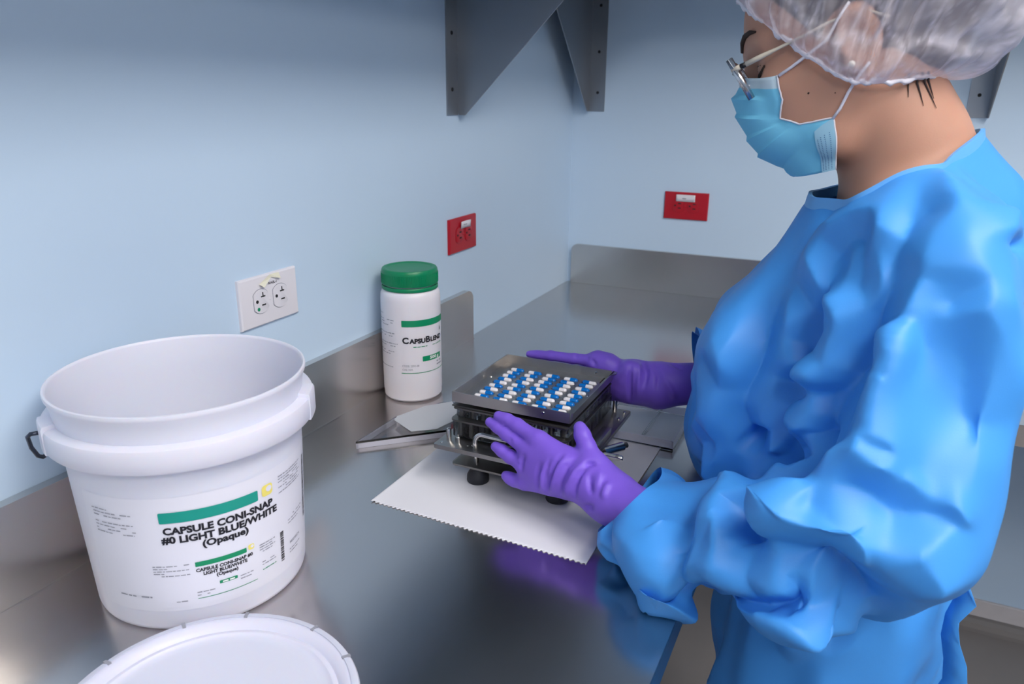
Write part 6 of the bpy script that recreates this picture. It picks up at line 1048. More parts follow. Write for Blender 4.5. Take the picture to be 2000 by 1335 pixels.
3,4,8,12,18,23,26,28,29,29,28,27,27,27,28,29,26,25,25,23,24,24,28,1023,21,17,12,7,3,-1,-2,2,-2,-1,2,10,11,13,13,14,16,21,23,24,24,24,25,27,28,28,25,25,23,26,28,29,1020,23,18,13,
8,4,0,-2,-2,-4,-5,-5,-4,-2,1,3,6,9,11,14,16,21,19,17,16,16,17,17,18,19,20,24,26,27,28,1018,26,21,15,11,7,4,2,1,1,1,3,6,8,12,15,13,11,9,7,7,10,14,14,14,14,15,16,17,
18,18,16,15,17,18,20,22,24,25,28,1014,24,19,15,13,11,9,8,8,9,13,15,18,17,15,14,13,13,14,10,6,6,7,7,9,11,14,17,18,19,17,17,19,20,22,24,26,27,1015,29,25,23,23,22,19,17,16,16,19,
20,18,17,17,16,17,15,15,14,18,21,21,17,15,14,14,14,16,18,20,23,26,28,29,1024,28,25,23,24,24,25,27,24,24,25,27,24,21,19,20,21,24,26,26,25,24,24,28,28,27,27,27,27,27,29,1030,29,28,27,26,
25,25,23,22,22,23,25,27,29,1004,29,1035,29,29,28,27,26,26,25,25,25,27,28,2483,27,24,23,24,26,28,1046,28,23,20,18,18,20,21,23,26,1043,29,23,20,17,16,18,15,16,16,17,19,21,23,25,29,1038,25,21,17,
15,14,13,13,12,12,13,16,19,22,25,27,27,28,1035,28,24,21,19,17,17,17,18,19,22,25,28,28,26,25,24,24,26,28,28,28,1032,28,26,25,24,24,24,27,1008,26,23,24,24,24,26,28,2856,29,29,2080,
]
GOWN_FOLDS = [  # height mm, width mm, run of the fold in mm
    (24, 26, [(618,-1370,872),(624,-1330,835),(658,-1316,813)]),
    (26, 28, [(716,-1408,908),(736,-1378,879),(751,-1384,888),(765,-1384,892),(784,-1380,895),(802,-1383,903)]),
    (-13, 13, [(799,-1258,1234),(797,-1279,1220),(795,-1288,1206),(791,-1299,1189),(787,-1314,1170),(783,-1324,1149),(778,-1324,1130),(772,-1326,1112),(768,-1324,1093),(764,-1324,1075),(762,-1304,1049),(760,-1308,1030)]),
    (9, 12, [(808,-1282,1225),(805,-1297,1211),(802,-1305,1197),(801,-1310,1183),(800,-1316,1168),(797,-1328,1149),(796,-1324,1125),(792,-1361,1117),(790,-1374,1103),(788,-1380,1087),(786,-1389,1072)]),
    (7, 11, [(780,-1271,1222),(778,-1284,1205),(777,-1296,1189),(774,-1312,1165),(772,-1322,1139)]),
    (9, 11, [(707,-1194,1171),(722,-1226,1156),(736,-1244,1139),(746,-1289,1131),(756,-1308,1119),(760,-1309,1096)]),
    (6, 11, [(707,-1194,1171),(723,-1197,1181),(740,-1231,1195),(754,-1235,1203),(767,-1254,1213),(780,-1269,1222)]),
    (-12, 14, [(675,-1203,1118),(677,-1213,1101),(679,-1225,1084),(678,-1237,1064),(672,-1242,1040),(667,-1243,1019),(661,-1236,996),(655,-1226,969)]),
    (7, 12, [(722,-1242,1116),(710,-1232,1099),(699,-1239,1086),(678,-1235,1067)]),
    (8, 10, [(679,-1241,1061),(698,-1241,1056),(717,-1248,1054),(737,-1306,1065),(752,-1312,1073)]),
    (-7, 12, [(692,-1245,1045),(723,-1248,1033),(749,-1303,1050)]),
    (6, 11, [(757,-1309,1113),(754,-1299,1092),(752,-1311,1078),(739,-1307,1049)]),
    (8, 14, [(726,-1250,1016),(743,-1292,1019),(755,-1302,1017)]),
    (-4, 7, [(863,-1316,1178),(851,-1324,1170),(839,-1330,1161),(827,-1340,1155),(815,-1346,1148)]),
    (-4, 6, [(804,-1279,1225),(825,-1297,1219)]),
    (-12, 14, [(881,-1277,1206),(887,-1282,1192)]),
    (6, 12, [(867,-1258,1221),(870,-1290,1209),(876,-1297,1194)]),
    (-4, 7, [(761,-1252,1208),(771,-1288,1196),(780,-1300,1180)]),
    (-3, 6, [(746,-1234,1200),(760,-1274,1189),(767,-1280,1167)]),
    (9, 20, [(823,-1304,1211),(843,-1315,1198),(850,-1322,1176),(856,-1329,1158),(861,-1336,1140),(868,-1341,1128),(877,-1333,1113),(881,-1333,1097),(884,-1337,1082),(887,-1338,1066),(890,-1346,1053)]),
    (-9, 24, [(840,-1336,1143),(845,-1344,1128),(851,-1348,1113),(855,-1357,1095),(859,-1364,1076),(860,-1372,1058),(861,-1381,1039)]),
    (15, 14, [(695,-1354,962),(725,-1409,978),(744,-1408,977),(762,-1409,978),(781,-1409,979),(793,-1416,973),(806,-1422,967),(819,-1411,951),(831,-1417,945)]),
    (-13, 13, [(729,-1408,945),(749,-1412,941),(768,-1423,941),(782,-1407,925),(797,-1380,901),(810,-1389,900),(835,-1399,904)]),
    (-22, 12, [(684,-1340,954),(692,-1368,948),(700,-1392,941),(704,-1403,928),(708,-1404,909)]),
    (8, 12, [(661,-1310,940),(673,-1362,946),(680,-1376,933),(685,-1391,924),(690,-1398,910)]),
    (-10, 9, [(631,-1298,929),(635,-1319,914),(642,-1362,914),(645,-1371,891),(639,-1330,832)]),
    (7, 9, [(644,-1319,936),(646,-1331,921),(652,-1366,919),(654,-1369,899),(655,-1373,880)]),
    (-10, 9, [(647,-1360,862),(663,-1313,810)]),
    (7, 8, [(647,-1364,869),(668,-1385,893),(698,-1401,907)]),
    (-5, 6, [(561,-1312,906),(587,-1345,903),(613,-1358,899),(638,-1375,898)]),
    (4, 7, [(571,-1323,915),(595,-1343,904),(620,-1360,905),(641,-1369,902)]),
    (5, 9, [(567,-1336,880),(573,-1332,855),(579,-1329,830)]),
    (-6, 7, [(591,-1300,918),(609,-1304,912),(617,-1300,921)]),
    (5, 8, [(604,-1307,921),(621,-1323,906),(640,-1375,911)]),
    (7, 9, [(738,-1272,739),(760,-1286,758),(787,-1295,778)]),
    (6, 14, [(756,-1425,929),(768,-1377,867)]),
    (-8, 9, [(746,-1405,997),(762,-1409,978)]),
    (-14, 13, [(679,-1232,961),(692,-1237,947)]),
    (8, 13, [(699,-1241,969),(714,-1241,952)]),
    (5, 6, [(812,-1396,1027),(829,-1389,1010),(842,-1398,1002)]),
    (5, 6, [(846,-1395,1017),(859,-1399,1007),(873,-1395,992)]),
    (5, 7, [(782,-1407,1033),(796,-1403,1030),(812,-1396,1027)]),
    (6, 9, [(782,-1407,1033),(782,-1405,1047),(784,-1394,1060)]),
    (-5, 8, [(791,-1410,1037),(796,-1399,1051)]),
    (10, 16, [(826,-1403,990),(834,-1413,980),(843,-1412,963),(852,-1411,947),(863,-1405,929)]),
    (-8, 14, [(769,-1405,1030),(780,-1413,1009),(792,-1416,1004),(805,-1409,994),(818,-1411,991),(832,-1404,985)]),
    (-9, 11, [(656,-1234,994),(678,-1232,961),(697,-1238,937)]),
    (-5, 9, [(604,-1182,1022),(633,-1228,1024),(636,-1226,987)]),
    (5, 9, [(600,-1151,904),(619,-1197,954),(641,-1226,994)]),
    (6, 14, [(623,-1198,1067),(635,-1222,1052),(638,-1229,1031),(640,-1229,1007)]),
    (-6, 10, [(624,-1267,934),(630,-1212,930),(655,-1218,945)]),
    (4, 10, [(761,-1251,1209),(774,-1285,1202),(788,-1298,1193),(801,-1309,1185),(814,-1318,1183),(826,-1328,1182)]),
    (5, 10, [(814,-1219,1250),(822,-1254,1238),(829,-1284,1226),(841,-1294,1220),(852,-1301,1213)]),
    (-6, 9, [(761,-1285,748),(779,-1292,770),(796,-1298,790),(808,-1328,824),(819,-1361,859),(829,-1376,881)]),
    (5, 9, [(716,-1246,969),(730,-1284,1005),(751,-1314,1005)]),
    (6, 10, [(615,-1328,840),(628,-1334,829)]),
]
# ---------------------------------------------------------------- the person: shapes of body and gown
HO = np.array([0.722, -1.11, 1.36]); _th = math.radians(20)
HF = np.array([-math.cos(_th), 0, -math.sin(_th)]); HU = np.array([-math.sin(_th), 0, math.cos(_th)]); HL = np.array([0, -1.0, 0])
HM = np.stack([HF, HL, HU]).astype(np.float32)
def hw(f, l, u): return Vector(HO + f * HF + l * HL + u * HU)
def hws(p): return [hw(*q) for q in p]
ARM_L = [(.835, -1.262, 1.175), (.848, -1.362, .950), (.550, -1.262, .850)]
ARM_R = [(.835, -.958, 1.175), (.735, -.880, .965), (.566, -.970, .905)]
def sd_head(P):
    h = (P - HO.astype(np.float32)) @ HM.T
    m = h.copy(); m[..., 1] = np.abs(m[..., 1])
    d = sd_ell(h, (-.006, 0, .048), (.096, .0725, .086))
    d = smin(d, sd_ell(h, (.036, 0, .004), (.060, .0600, .085)), .03)
    d = smin(d, sd_ell(m, (.055, .030, -.045), (.036, .030, .042)), .03)
    d = smin(d, sd_cone(m, (.005, .052, -.040), (.030, .044, -.082), .018, .017), .03)
    d = smin(d, sd_cone(m, (.030, .044, -.082), (.072, .012, -.096), .017, .016), .02)
    d = smin(d, sd_ell(m, (.060, .044, -.014), (.026, .018, .018)), .025)
    d = smin(d, sd_cone(m, (.086, .008, .030), (.070, .046, .032), .011, .009), .014)
    d = smax(d, -sd_ell(m, (.095, .033, .008), (.017, .016, .010)), .012)
    d = smin(d, sd_ell(m, (.0745, .032, .007), (.0135, .0150, .0115)), .004)
    d = smin(d, sd_cone(h, (.092, 0, .026), (.110, 0, -.018), .0065, .0095), .012)
    d = smin(d, sd_ell(m, (.100, .010, -.024), (.012, .008, .008)), .008)
    d = smin(d, sd_ell(h, (.092, 0, -.056), (.010, .022, .010)), .008)
    # ear: shell with a hollow, helix and lobe
    e = sd_ell(m, (-.012, .0755, .004), (.021, .0075, .031), ((.97, .22, 0), (-.22, .97, 0), (0, 0, 1)))
    e = smax(e, -sd_ell(m, (-.006, .0850, .005), (.0125, .0080, .020)), .004)
    e = smin(e, sd_ell(m, (-.004, .0750, -.021), (.009, .0055, .010)), .006)
    e = smin(e, sd_ell(m, (.002, .0740, .000), (.005, .006, .007)), .004)
    d = smin(d, e, .006)
    return d
def sd_body(P):
    d = sd_ell(P, (.800, -1.11, 1.04), (.094, .146, .185))
    d = smin(d, sd_ell(P, (.720, -1.160, 1.025), (.062, .060, .065)), .04)
    d = smin(d, sd_ell(P, (.716, -1.055, 1.020), (.062, .060, .065)), .04)
    d = smin(d, sd_ell(P, (.795, -1.11, .80), (.108, .164, .19)), .06)
    d = smin(d, sd_cone(P, (.820, -1.240, 1.168), (.820, -.980, 1.168), .048, .048), .05)
    for A in (ARM_L, ARM_R):
        d = smin(d, sd_cone(P, A[0], A[1], .034, .028), .03); d = smin(d, sd_cone(P, A[1], A[2], .028, .020), .02)
    for y in (-1.19, -1.03):
        d = smin(d, sd_cone(P, (.795, y, .75), (.785, y, .46), .080, .055), .03); d = smin(d, sd_cone(P, (.785, y, .46), (.800, y, .08), .055, .036), .02)
        d = smin(d, sd_cone(P, (.800, y, .045), (.690, y, .035), .042, .034), .03)
    d = smin(d, sd_cone(P, (.815, -1.11, 1.155), (.770, -1.11, 1.290), .066, .053), .045)
    d = smin(d, sd_cone(P, (.770, -1.11, 1.290), (.752, -1.11, 1.345), .053, .050), .03)
    d = smin(d, sd_cone(P, (.850, -1.11, 1.185), (.812, -1.11, 1.262), .060, .034), .04)
    return d
mat('gown_fabric', rgb(68, 153, 236), 0.47, noise=0.05, nscale=8, bump=0.06, bscale=900, spec=0.5)
def subdivided(me, lv):
    o = bpy.data.objects.new('tmp', me); COL.objects.link(o)
    md = o.modifiers.new('s', 'SUBSURF'); md.levels = lv; md.render_levels = lv; md.boundary_smooth = 'PRESERVE_CORNERS'
    dg = bpy.context.evaluated_depsgraph_get(); dg.update()
    r = bpy.data.meshes.new_from_object(o.evaluated_get(dg)); bpy.data.objects.remove(o); bpy.data.meshes.remove(me); return r
def get_co(me):
    a = np.empty(len(me.vertices) * 3, dtype=np.float32); me.vertices.foreach_get('co', a); return a.reshape(-1, 3)
def get_no(me):
    a = np.empty(len(me.vertices) * 3, dtype=np.float32); me.vertex_normals.foreach_get('vector', a); return a.reshape(-1, 3)
def set_co(me, c): me.vertices.foreach_set('co', np.asarray(c, dtype=np.float32).ravel()); me.update()
def vnoise(P, scale, seed=0):
    # smooth value noise in numpy
    q = np.asarray(P, dtype=np.float64) * scale + 100.0 + seed * 17.31; i = np.floor(q).astype(np.int64); u = q - i; u = u * u * (3 - 2 * u)
    def h(a): 
        n = (a[:, 0] * 374761393 + a[:, 1] * 668265263 + a[:, 2] * 2147483647 + seed * 97) & 0xffffffff
        n = ((n ^ (n >> 13)) * 1274126177) & 0xffffffff
        return ((n ^ (n >> 16)) & 0xffff) / 65535.0
    r = 0
    for dx in (0, 1):
        for dy in (0, 1):
            for dz in (0, 1):
                w = (u[:, 0] if dx else 1 - u[:, 0]) * (u[:, 1] if dy else 1 - u[:, 1]) * (u[:, 2] if dz else 1 - u[:, 2])
                r = r + w * h(i + np.array([dx, dy, dz]))
    return r * 2 - 1
def apply_folds(co, no, folds):
    D = np.zeros(len(co))
    for amp, wid, pts in folds:
        pts = np.array(pts) / 1000.0; w = wid / 1000.0
        lo = pts.min(0) - 5 * w; hi = pts.max(0) + 5 * w
        sel = np.where(((co > lo) & (co < hi)).all(1))[0]
        if not len(sel): continue
        q = co[sel]; seg = np.linalg.norm(np.diff(pts, axis=0), axis=1); L = seg.sum(); s0 = 0
        best = np.full(len(sel), 9.0); par = np.zeros(len(sel))
        for i in range(len(seg)):
            a = pts[i]; d = pts[i + 1] - a; t = np.clip(((q - a) @ d) / max(d @ d, 1e-12), 0, 1)
            ds = np.linalg.norm(q - a - t[:, None] * d, axis=1); m = ds < best
            best[m] = ds[m]; par[m] = (s0 + t[m] * seg[i]) / L; s0 += seg[i]
        tap = np.clip(np.minimum(par, 1 - par) * 3.2 + 0.12, 0, 1)
        t = np.clip(1 - best / (2.3 * w), 0, 1)
        prof = 0.72 * t + 0.28 * t * t * (3 - 2 * t)
        D[sel] += 2.15 * amp / 1000.0 * tap * prof
    return co + no * D[:, None]
def relax(v, f, n, w=0.5, edge=False):
    e = np.concatenate([f[:, [0, 1]], f[:, [1, 2]], f[:, [2, 3]], f[:, [3, 0]]]); e = np.sort(e, 1)
    u, c = np.unique(e, axis=0, return_counts=True)
    bd = np.zeros(len(v), bool); be = u[c == 1]; bd[be.ravel()] = True
    if edge: u = be
    I = np.concatenate([u[:, 0], u[:, 1]]); J = np.concatenate([u[:, 1], u[:, 0]]); k = np.maximum(np.bincount(I, minlength=len(v)), 1)
    hold = ~bd if edge else bd
    for _ in range(n):
        s = np.stack([np.bincount(I, v[J, a], len(v)) for a in range(3)], 1) / k[:, None]
        nv = v * (1 - w) + s * w
        nv[hold] = v[hold]; v = nv
    return v
def gown_field():
    (x0, nx), (y0, ny), (z0, nz), h = GOWN_GRID
    out = []
    for q in GOWN_FIELD:
        if q > 1000: out += [30] * (q - 1000)
        elif q < -1000: out += [-30] * (-q - 1000)
        else: out.append(q)
    F = np.array(out, dtype=np.float32).reshape(nx, ny, nz) / 1000.0
    def up(F, ax, n, s):
        # Catmull-Rom resampling along one axis
        m = int((n - 1) * s); x = np.arange(m) / s; i = np.floor(x).astype(int); t = (x - i).astype(np.float32)
        W_ = np.zeros((m, n), dtype=np.float32)
        for k, w in ((-1, (-t + 2 * t ** 2 - t ** 3) / 2), (0, (2 - 5 * t ** 2 + 3 * t ** 3) / 2), (1, (t + 4 * t ** 2 - 3 * t ** 3) / 2), (2, (-t ** 2 + t ** 3) / 2)):
            np.add.at(W_, (np.arange(m), np.clip(i + k, 0, n - 1)), w)
        return np.moveaxis(np.tensordot(W_, F, axes=(1, ax)), 0, ax)
    s = h / 0.0068
    for ax, n in ((0, nx), (1, ny), (2, nz)): F = up(F, ax, n, s)
    return F, x0 + np.arange(F.shape[0]) * 0.0068, y0 + np.arange(F.shape[1]) * 0.0068, z0 + np.arange(F.shape[2]) * 0.0068
GF, gx_, gy_, gz_ = gown_field()
GP = grid_pts(gx_, gy_, gz_)
GF = smin(GF, sd_body(GP) - 0.007, .012)
GF = smin(GF, sd_cone(GP, (.800, -1.11, 1.15), (.771, -1.11, 1.265), .100, .063), .02)
CUFFS = [(np.array((.5450, -1.2570, .8530)), np.array((.848, -1.362, .930)), .090), (np.array((.5830, -.9640, .9030)), np.array((.68, -.925, .92)), .130)]
for cw, ce, _ in CUFFS: GF = smin(GF, sd_cone(GP, cw, cw + (ce - cw) * .25, .0345, .045), .012)
gv, gf = nets(GF, gx_, gy_, gz_)
del GF, GP
cen = gv[gf].mean(1)
keep = cen[:, 2] > .415
keep &= ~((cen[:, 2] > 1.2135 + (cen[:, 0] - .708) * .48 - .16 * np.abs(cen[:, 1] + 1.11)) & (np.hypot(cen[:, 0] - .775, cen[:, 1] + 1.11) < .120))
for cw, ce, cr_ in CUFFS:
    ax = (cw - ce) / np.linalg.norm(cw - ce)
    if cw[1] < -1.2: ax = np.array((-.84, .16, .52))
    keep &= ~(((cen - cw) @ ax > 0.0) & (np.linalg.norm(cen - cw, axis=1) < cr_))
gf = gf[keep]
lab = np.arange(len(gv))
for _ in range(400):
    m_ = lab[gf].min(1); old = lab.copy()
    for k in range(4): np.minimum.at(lab, gf[:, k], m_)
    lab = lab[lab]
    if (lab == old).all(): break
fl_ = lab[gf[:, 0]]; u_, n_ = np.unique(fl_, return_counts=True); gf = gf[fl_ == u_[n_.argmax()]]
us_ = np.unique(gf); mp_ = -np.ones(len(gv), dtype=np.int64); mp_[us_] = np.arange(len(us_)); gv = gv[us_]; gf = mp_[gf]
wx_ = np.clip((.71 - gv[:, 0]) / .09, 0, 1); wy_ = np.clip((-1.20 - gv[:, 1]) / .04, 0, 1); wz_ = np.clip((gv[:, 2] - .82) / .08, 0, 1)
gv[:, 2] -= .024 * wx_ * wx_ * (3 - 2 * wx_) * wy_ * wz_        # the slack sleeve settles on the forearm
gv = relax(gv, gf, 14, 0.5, True)
gv = relax(gv, gf, 3, 0.5)
gme = pydata(gv, gf)
gco = get_co(gme).astype(np.float64); gno = get_no(gme).astype(np.float64)
gco = apply_folds(gco, gno, GOWN_FOLDS)
# crumple: shallow facets that meet in sharp low ridges
def facets(P, size, seed, stretch=(1, 1, 1)):
    q = np.asarray(P) / size * np.array(stretch) + 200.0; i = np.floor(q).astype(np.int64); best = np.full(len(q), 9.0)
    rnd = np.random.RandomState(seed); tab = rnd.rand(4096, 3)
    for dx in (-1, 0, 1):
        for dy in (-1, 0, 1):
            for dz in (-1, 0, 1):
                c = i + np.array([dx, dy, dz]); k = (c[:, 0] * 73856093 ^ c[:, 1] * 19349663 ^ c[:, 2] * 83492791) & 4095
                best = np.minimum(best, ((c + tab[k] - q) ** 2).sum(1))
    return np.minimum(best, 1.0)
msk = np.clip(vnoise(gco, 7, 2) * 1.2 + 0.55, 0.1, 1.0)
chest = np.clip((gco[:, 0] - 0.655) / 0.05, 0.15, 1.0)
h1 = facets(gco, 0.060, 4, (1, 1, 0.75)) - 0.35; h2 = facets(gco, 0.026, 9) - 0.35
gco = gco + gno * ((0.0095 * h1 + 0.0028 * h2) * msk * chest)[:, None]
def crisp(me, co, sr, n1, n2):
    # bilateral filtering of the face normals: flat panels that meet in clear creases
    nf = len(me.polygons); q = np.empty(nf * 4, dtype=np.int32); me.polygons.foreach_get('vertices', q); q = q.reshape(-1, 4)
    nv = len(co); e = np.concatenate([q[:, [0, 1]], q[:, [1, 2]], q[:, [2, 3]], q[:, [3, 0]]]); e.sort(axis=1)
    fi = np.tile(np.arange(nf), 4); key = e[:, 0].astype(np.int64) * nv + e[:, 1]; o = np.argsort(key, kind='stable'); ks = key[o]
    m = ks[1:] == ks[:-1]; A = fi[o[:-1][m]]; B = fi[o[1:][m]]
    I = np.concatenate([A, B]); J = np.concatenate([B, A])
    def normals(x):
        n = np.cross(x[q[:, 2]] - x[q[:, 0]], x[q[:, 3]] - x[q[:, 1]]); return n / np.maximum(np.linalg.norm(n, axis=1), 1e-12)[:, None]
    n = normals(co)
    for _ in range(n1):
        w = np.exp(-((n[I] - n[J]) ** 2).sum(1) / (2 * sr * sr))
        s = n * 0.7
        for k in range(3): s[:, k] += np.bincount(I, w * n[J, k], nf)
        n = s / np.linalg.norm(s, axis=1)[:, None]
    deg = np.bincount(q.ravel(), minlength=nv).astype(float)
    bd = np.zeros(nv, bool); u, c = np.unique(key, return_counts=True); bk_ = u[c == 1]; bd[bk_ // nv] = True; bd[bk_ % nv] = True
    for _ in range(n2):
        cf = co[q].mean(1); d = np.zeros_like(co)
        for k in range(4):
            t = ((cf - co[q[:, k]]) * n).sum(1)
            for a in range(3): d[:, a] += np.bincount(q[:, k], t * n[:, a], nv)
        d /= deg[:, None]; d[bd] = 0; co = co + d
    return co
gco = crisp(gme, gco, 0.16, 10, 20)
gv = gco.copy()
set_co(gme, gco)
gme = subdivided(gme, 1)
gco = get_co(gme).astype(np.float64)
# keep the cloth off the worktop
inside = (gco[:, 0] < CD + 0.004) & (gco[:, 2] < T + 0.0015) & (gco[:, 2] > T - 0.060)
up = inside & (gco[:, 2] > T - 0.020)
gco[up, 2] = T + 0.0015
gco[inside & ~up, 0] = CD + 0.004
set_co(gme, gco)
# ---------------------------------------------------------------- the person: body
def skin_mat():
    m = mat('skin', rgb(190, 144, 124), 0.48, spec=0.4, noise=0.05, nscale=40, bump=0.05, bscale=700)
    b = m.node_tree.nodes['Principled BSDF']
    b.inputs['Subsurface Weight'].default_value = 0.25
    b.inputs['Subsurface Radius'].default_value = (0.012, 0.004, 0.002)
    return m
skin_mat()
mat('gown_binding', rgb(100, 174, 242), 0.45)
mat('scrubs', rgb(38, 52, 88), 0.7)
mat('shoe_white', rgb(220, 220, 222), 0.5)
mat('brow_hair', rgb(52, 38, 34), 0.7)
mat('hair_brown', rgb(58, 46, 46), 0.5, noise=0.5, nscale=30, stretch=(1, 6, 1), bump=0.4, bscale=120)
mat('glove_nitrile', rgb(122, 90, 212), 0.45, spec=0.45, noise=0.04, nscale=25, bump=0.05, bscale=500)
mat('mask_blue', rgb(122, 203, 238), 0.7, spec=0.25, bump=0.06, bscale=900)
mat('mask_band', rgb(190, 212, 228), 0.7, spec=0.25)
mat('mask_seam', rgb(158, 204, 228), 0.7)
mat('mask_white', rgb(226, 226, 238), 0.7)
mat('mask_dot', rgb(60, 110, 160), 0.7)
mat('cord_white', rgb(228, 226, 238), 0.7)
mat('glasses_metal', (0.55, 0.55, 0.57, 1), 0.22, 1.0)
mat('temple_beige', rgb(205, 196, 182), 0.4)
mat('glasses_black', rgb(26, 26, 30), 0.4)
mat('lens_glass', (0.97, 0.98, 1.0, 1), 0.0, trans=1.0, ior=1.12)
mat('pearl', rgb(245, 240, 230), 0.12, coat=0.8)
mat('eye_white', rgb(225, 222, 220), 0.2)
def axis(segs):
    out = [segs[0][0]]
    for a, b, s in segs:
        n = max(1, int(round((b - a) / s))); out += list(a + (b - a) * np.arange(1, n + 1) / n)
    return np.array(out)
bx_ = axis([(.50, .585, .010), (.585, .84, .0034), (.84, .93, .009)])
by_ = axis([(-1.43, -1.215, .010), (-1.215, -1.005, .0034), (-1.005, -.82, .010)])
bz_ = axis([(-.03, 1.16, .013), (1.16, 1.475, .0034), (1.475, 1.52, .010)])
P_ = grid_pts(bx_, by_, bz_)
V_ = sd_body(P_)
kz = int(np.searchsorted(bz_, 1.14))
V_[:, :, kz:] = smin(V_[:, :, kz:], sd_head(P_[:, :, kz:]), .018)
V_ = np.maximum(V_, -(P_[..., 2] - .001))
bv, bf = nets(V_, bx_, by_, bz_)
del P_, V_
pm_ = pydata(bv, bf)
person = link('person', pm_, None, smooth=0)
setp(person, 'person in a blue gown, hair cap, face mask and purple gloves holding the capsule machine', 'person')
for m in ('skin', 'scrubs', 'shoe_white'): pm_.materials.append(MATS[m])
cz = bv[bf].mean(1)
neck_line = 1.205 + (cz[:, 0] - .70) * .42
mi = np.where(cz[:, 2] < .075, 2, np.where((cz[:, 2] < neck_line - .030) & (cz[:, 0] > .62), 1, 0)).astype(np.int32)
pm_.polygons.foreach_set('material_index', mi)
from mathutils.bvhtree import BVHTree
body_bvh = BVHTree.FromPolygons([tuple(p) for p in bv], [tuple(int(i) for i in q) for q in bf])
def on_skin(p, off=0.0):
    c, n, _, _ = body_bvh.find_nearest(Vector(p)); 
    d = (Vector(p) - c)
    return c + n * off
# gown and its trim
gown = link('gown', gme, MATS['gown_fabric'], person, smooth=0); gown['label'] = 'blue isolation gown'
# neck binding: the upper edge loop of the gown
eu = {}
for a, b, c_, d_ in gf:
    for e in ((a, b), (b, c_), (c_, d_), (d_, a)):
        k = (min(e), max(e)); eu[k] = eu.get(k, 0) + 1
adj = {}
for (a, b), n in eu.items():
    if n == 1 and gv[a][2] > 1.12 and gv[b][2] > 1.12 and math.hypot(gv[a][0] - .78, gv[a][1] + 1.11) < .2:
        adj.setdefault(a, []).append(b); adj.setdefault(b, []).append(a)
loop = []; left = set(adj)
while left:
    s0 = left.pop(); cur = [s0]
    while True:
        nx = [q for q in adj[cur[-1]] if q in left]
        if not nx: break
        left.discard(nx[0]); cur.append(nx[0])
    if len(cur) > len(loop): loop = cur
LP = np.array([gv[i] for i in loop])
for _ in range(10): LP = (np.roll(LP, 1, 0) + 2 * LP + np.roll(LP, -1, 0)) / 4
bnd = []
nb = len(LP)
for k in range(nb):
    p = LP[k]; out = np.array([p[0] - .785, p[1] + 1.11, 0]); out /= np.linalg.norm(out)
    for (o, z) in ((-.0010, .003), (.0030, .0035), (.0045, -.003), (.0055, -.009), (.0020, -.0100), (.0002, -.004)):
        bnd.append(p + out * o + np.array([0, 0, z]))
link('neck_binding', pydata(bnd, [(6 * k + j, 6 * ((k + 1) % nb) + j, 6 * ((k + 1) % nb) + (j + 1) % 6, 6 * k + (j + 1) % 6) for k in range(nb) for j in range(6)]), MATS['gown_binding'], gown, smooth=50)
# overlapping back panel and tie hanging at the side of the skirt
def ribbon(path, wid, n, name, parent, m):
    v = []; f = []
    for i, p in enumerate(path):
        w = Vector(wid[i] if isinstance(wid, list) else wid); v += [Vector(p) - w * 0.5, Vector(p) + w * 0.5]
    for i in range(len(path) - 1): f.append((2 * i, 2 * i + 2, 2 * i + 3, 2 * i + 1))
    o = link(name, pydata(v, f), m, parent, smooth=0); md = o.modifiers.new('thick', 'SOLIDIFY'); md.thickness = 0.0006; return o
tp_ = [(.897, -1.262, .866), (.902, -1.264, .842), (.894, -1.264, .820), (.897, -1.263, .795), (.906, -1.261, .768), (.910, -1.260, .742), (.900, -1.260, .722), (.897, -1.258, .690), (.901, -1.256, .640), (.896, -1.254, .590)]
ribbon(tp_, [(.006, -.012, 0), (.018, -.010, .002), (.010, -.014, 0), (.016, -.010, 0), (.020, -.008, .002), (.022, -.008, 0), (.012, -.012, 0), (.014, -.010, 0), (.016, -.010, 0), (.012, -.010, 0)], 0, 'waist_tie', gown, MATS['gown_fabric'])

# ---------------------------------------------------------------- face details
def brow(side):
    pts = [(.0980, .012 * side, .033), (.0945, .017 * side, .041), (.0885, .025 * side, .0455), (.0800, .034 * side, .0450), (.0720, .042 * side, .0405)]
    P = [on_skin(hw(*q), 0.0006) for q in pts]
    me = tube(P, [.0022, .0034, .0033, .0026, .0010], 8); link('eyebrow', me, MATS['brow_hair'], person, smooth=0)
def lashes(side):
    pts = [(.0905, .020 * side, .0025), (.0900, .027 * side, -.0002), (.0870, .035 * side, -.0010), (.0810, .043 * side, .0015), (.0730, .049 * side, .0065)]
    P = [on_skin(hw(*q), 0.0004) for q in pts]
    link('lashes_and_lid_shade', tube(P, [.0010, .0022, .0030, .0034, .0014], 8), MATS['brow_hair'], person, smooth=0)  # lashes drawn thick, so their dark colour also paints upper eyelid shade
    pts = [(.0900, .018 * side, .0085), (.0890, .026 * side, .0110), (.0860, .034 * side, .0120), (.0800, .041 * side, .0105)]
    P = [on_skin(hw(*q), 0.0002) for q in pts]
    link('lid_crease_shade', tube(P, [.0003, .0006, .0006, .0003], 6), MATS['brow_hair'], person, smooth=0)  # thin dark line painting the shade in the eyelid crease
for s in (1, -1): brow(s); lashes(s)
for q, r in (((.043, .062, -.031), .0011), ((.018, .064, -.040), .0007)):
    p = on_skin(hw(*q)); me = lathe([(0, -r * .3), (r, 0), (r * .6, r * .4), (0, r * .5)], 10); link('mole', me, MATS['brow_hair'], person, p, (Vector((0, -1, 0))).to_track_quat('Z', 'Y').to_euler(), smooth=0)
p = hw(-.0005, .0825, -.0195)
me = lathe([(.0035 * math.cos(a), .0035 * math.sin(a)) for a in np.linspace(-PI / 2, PI / 2, 9)], 16); o = link('earring', me, MATS['pearl'], person, p, smooth=0); o['label'] = 'small pearl stud earring'

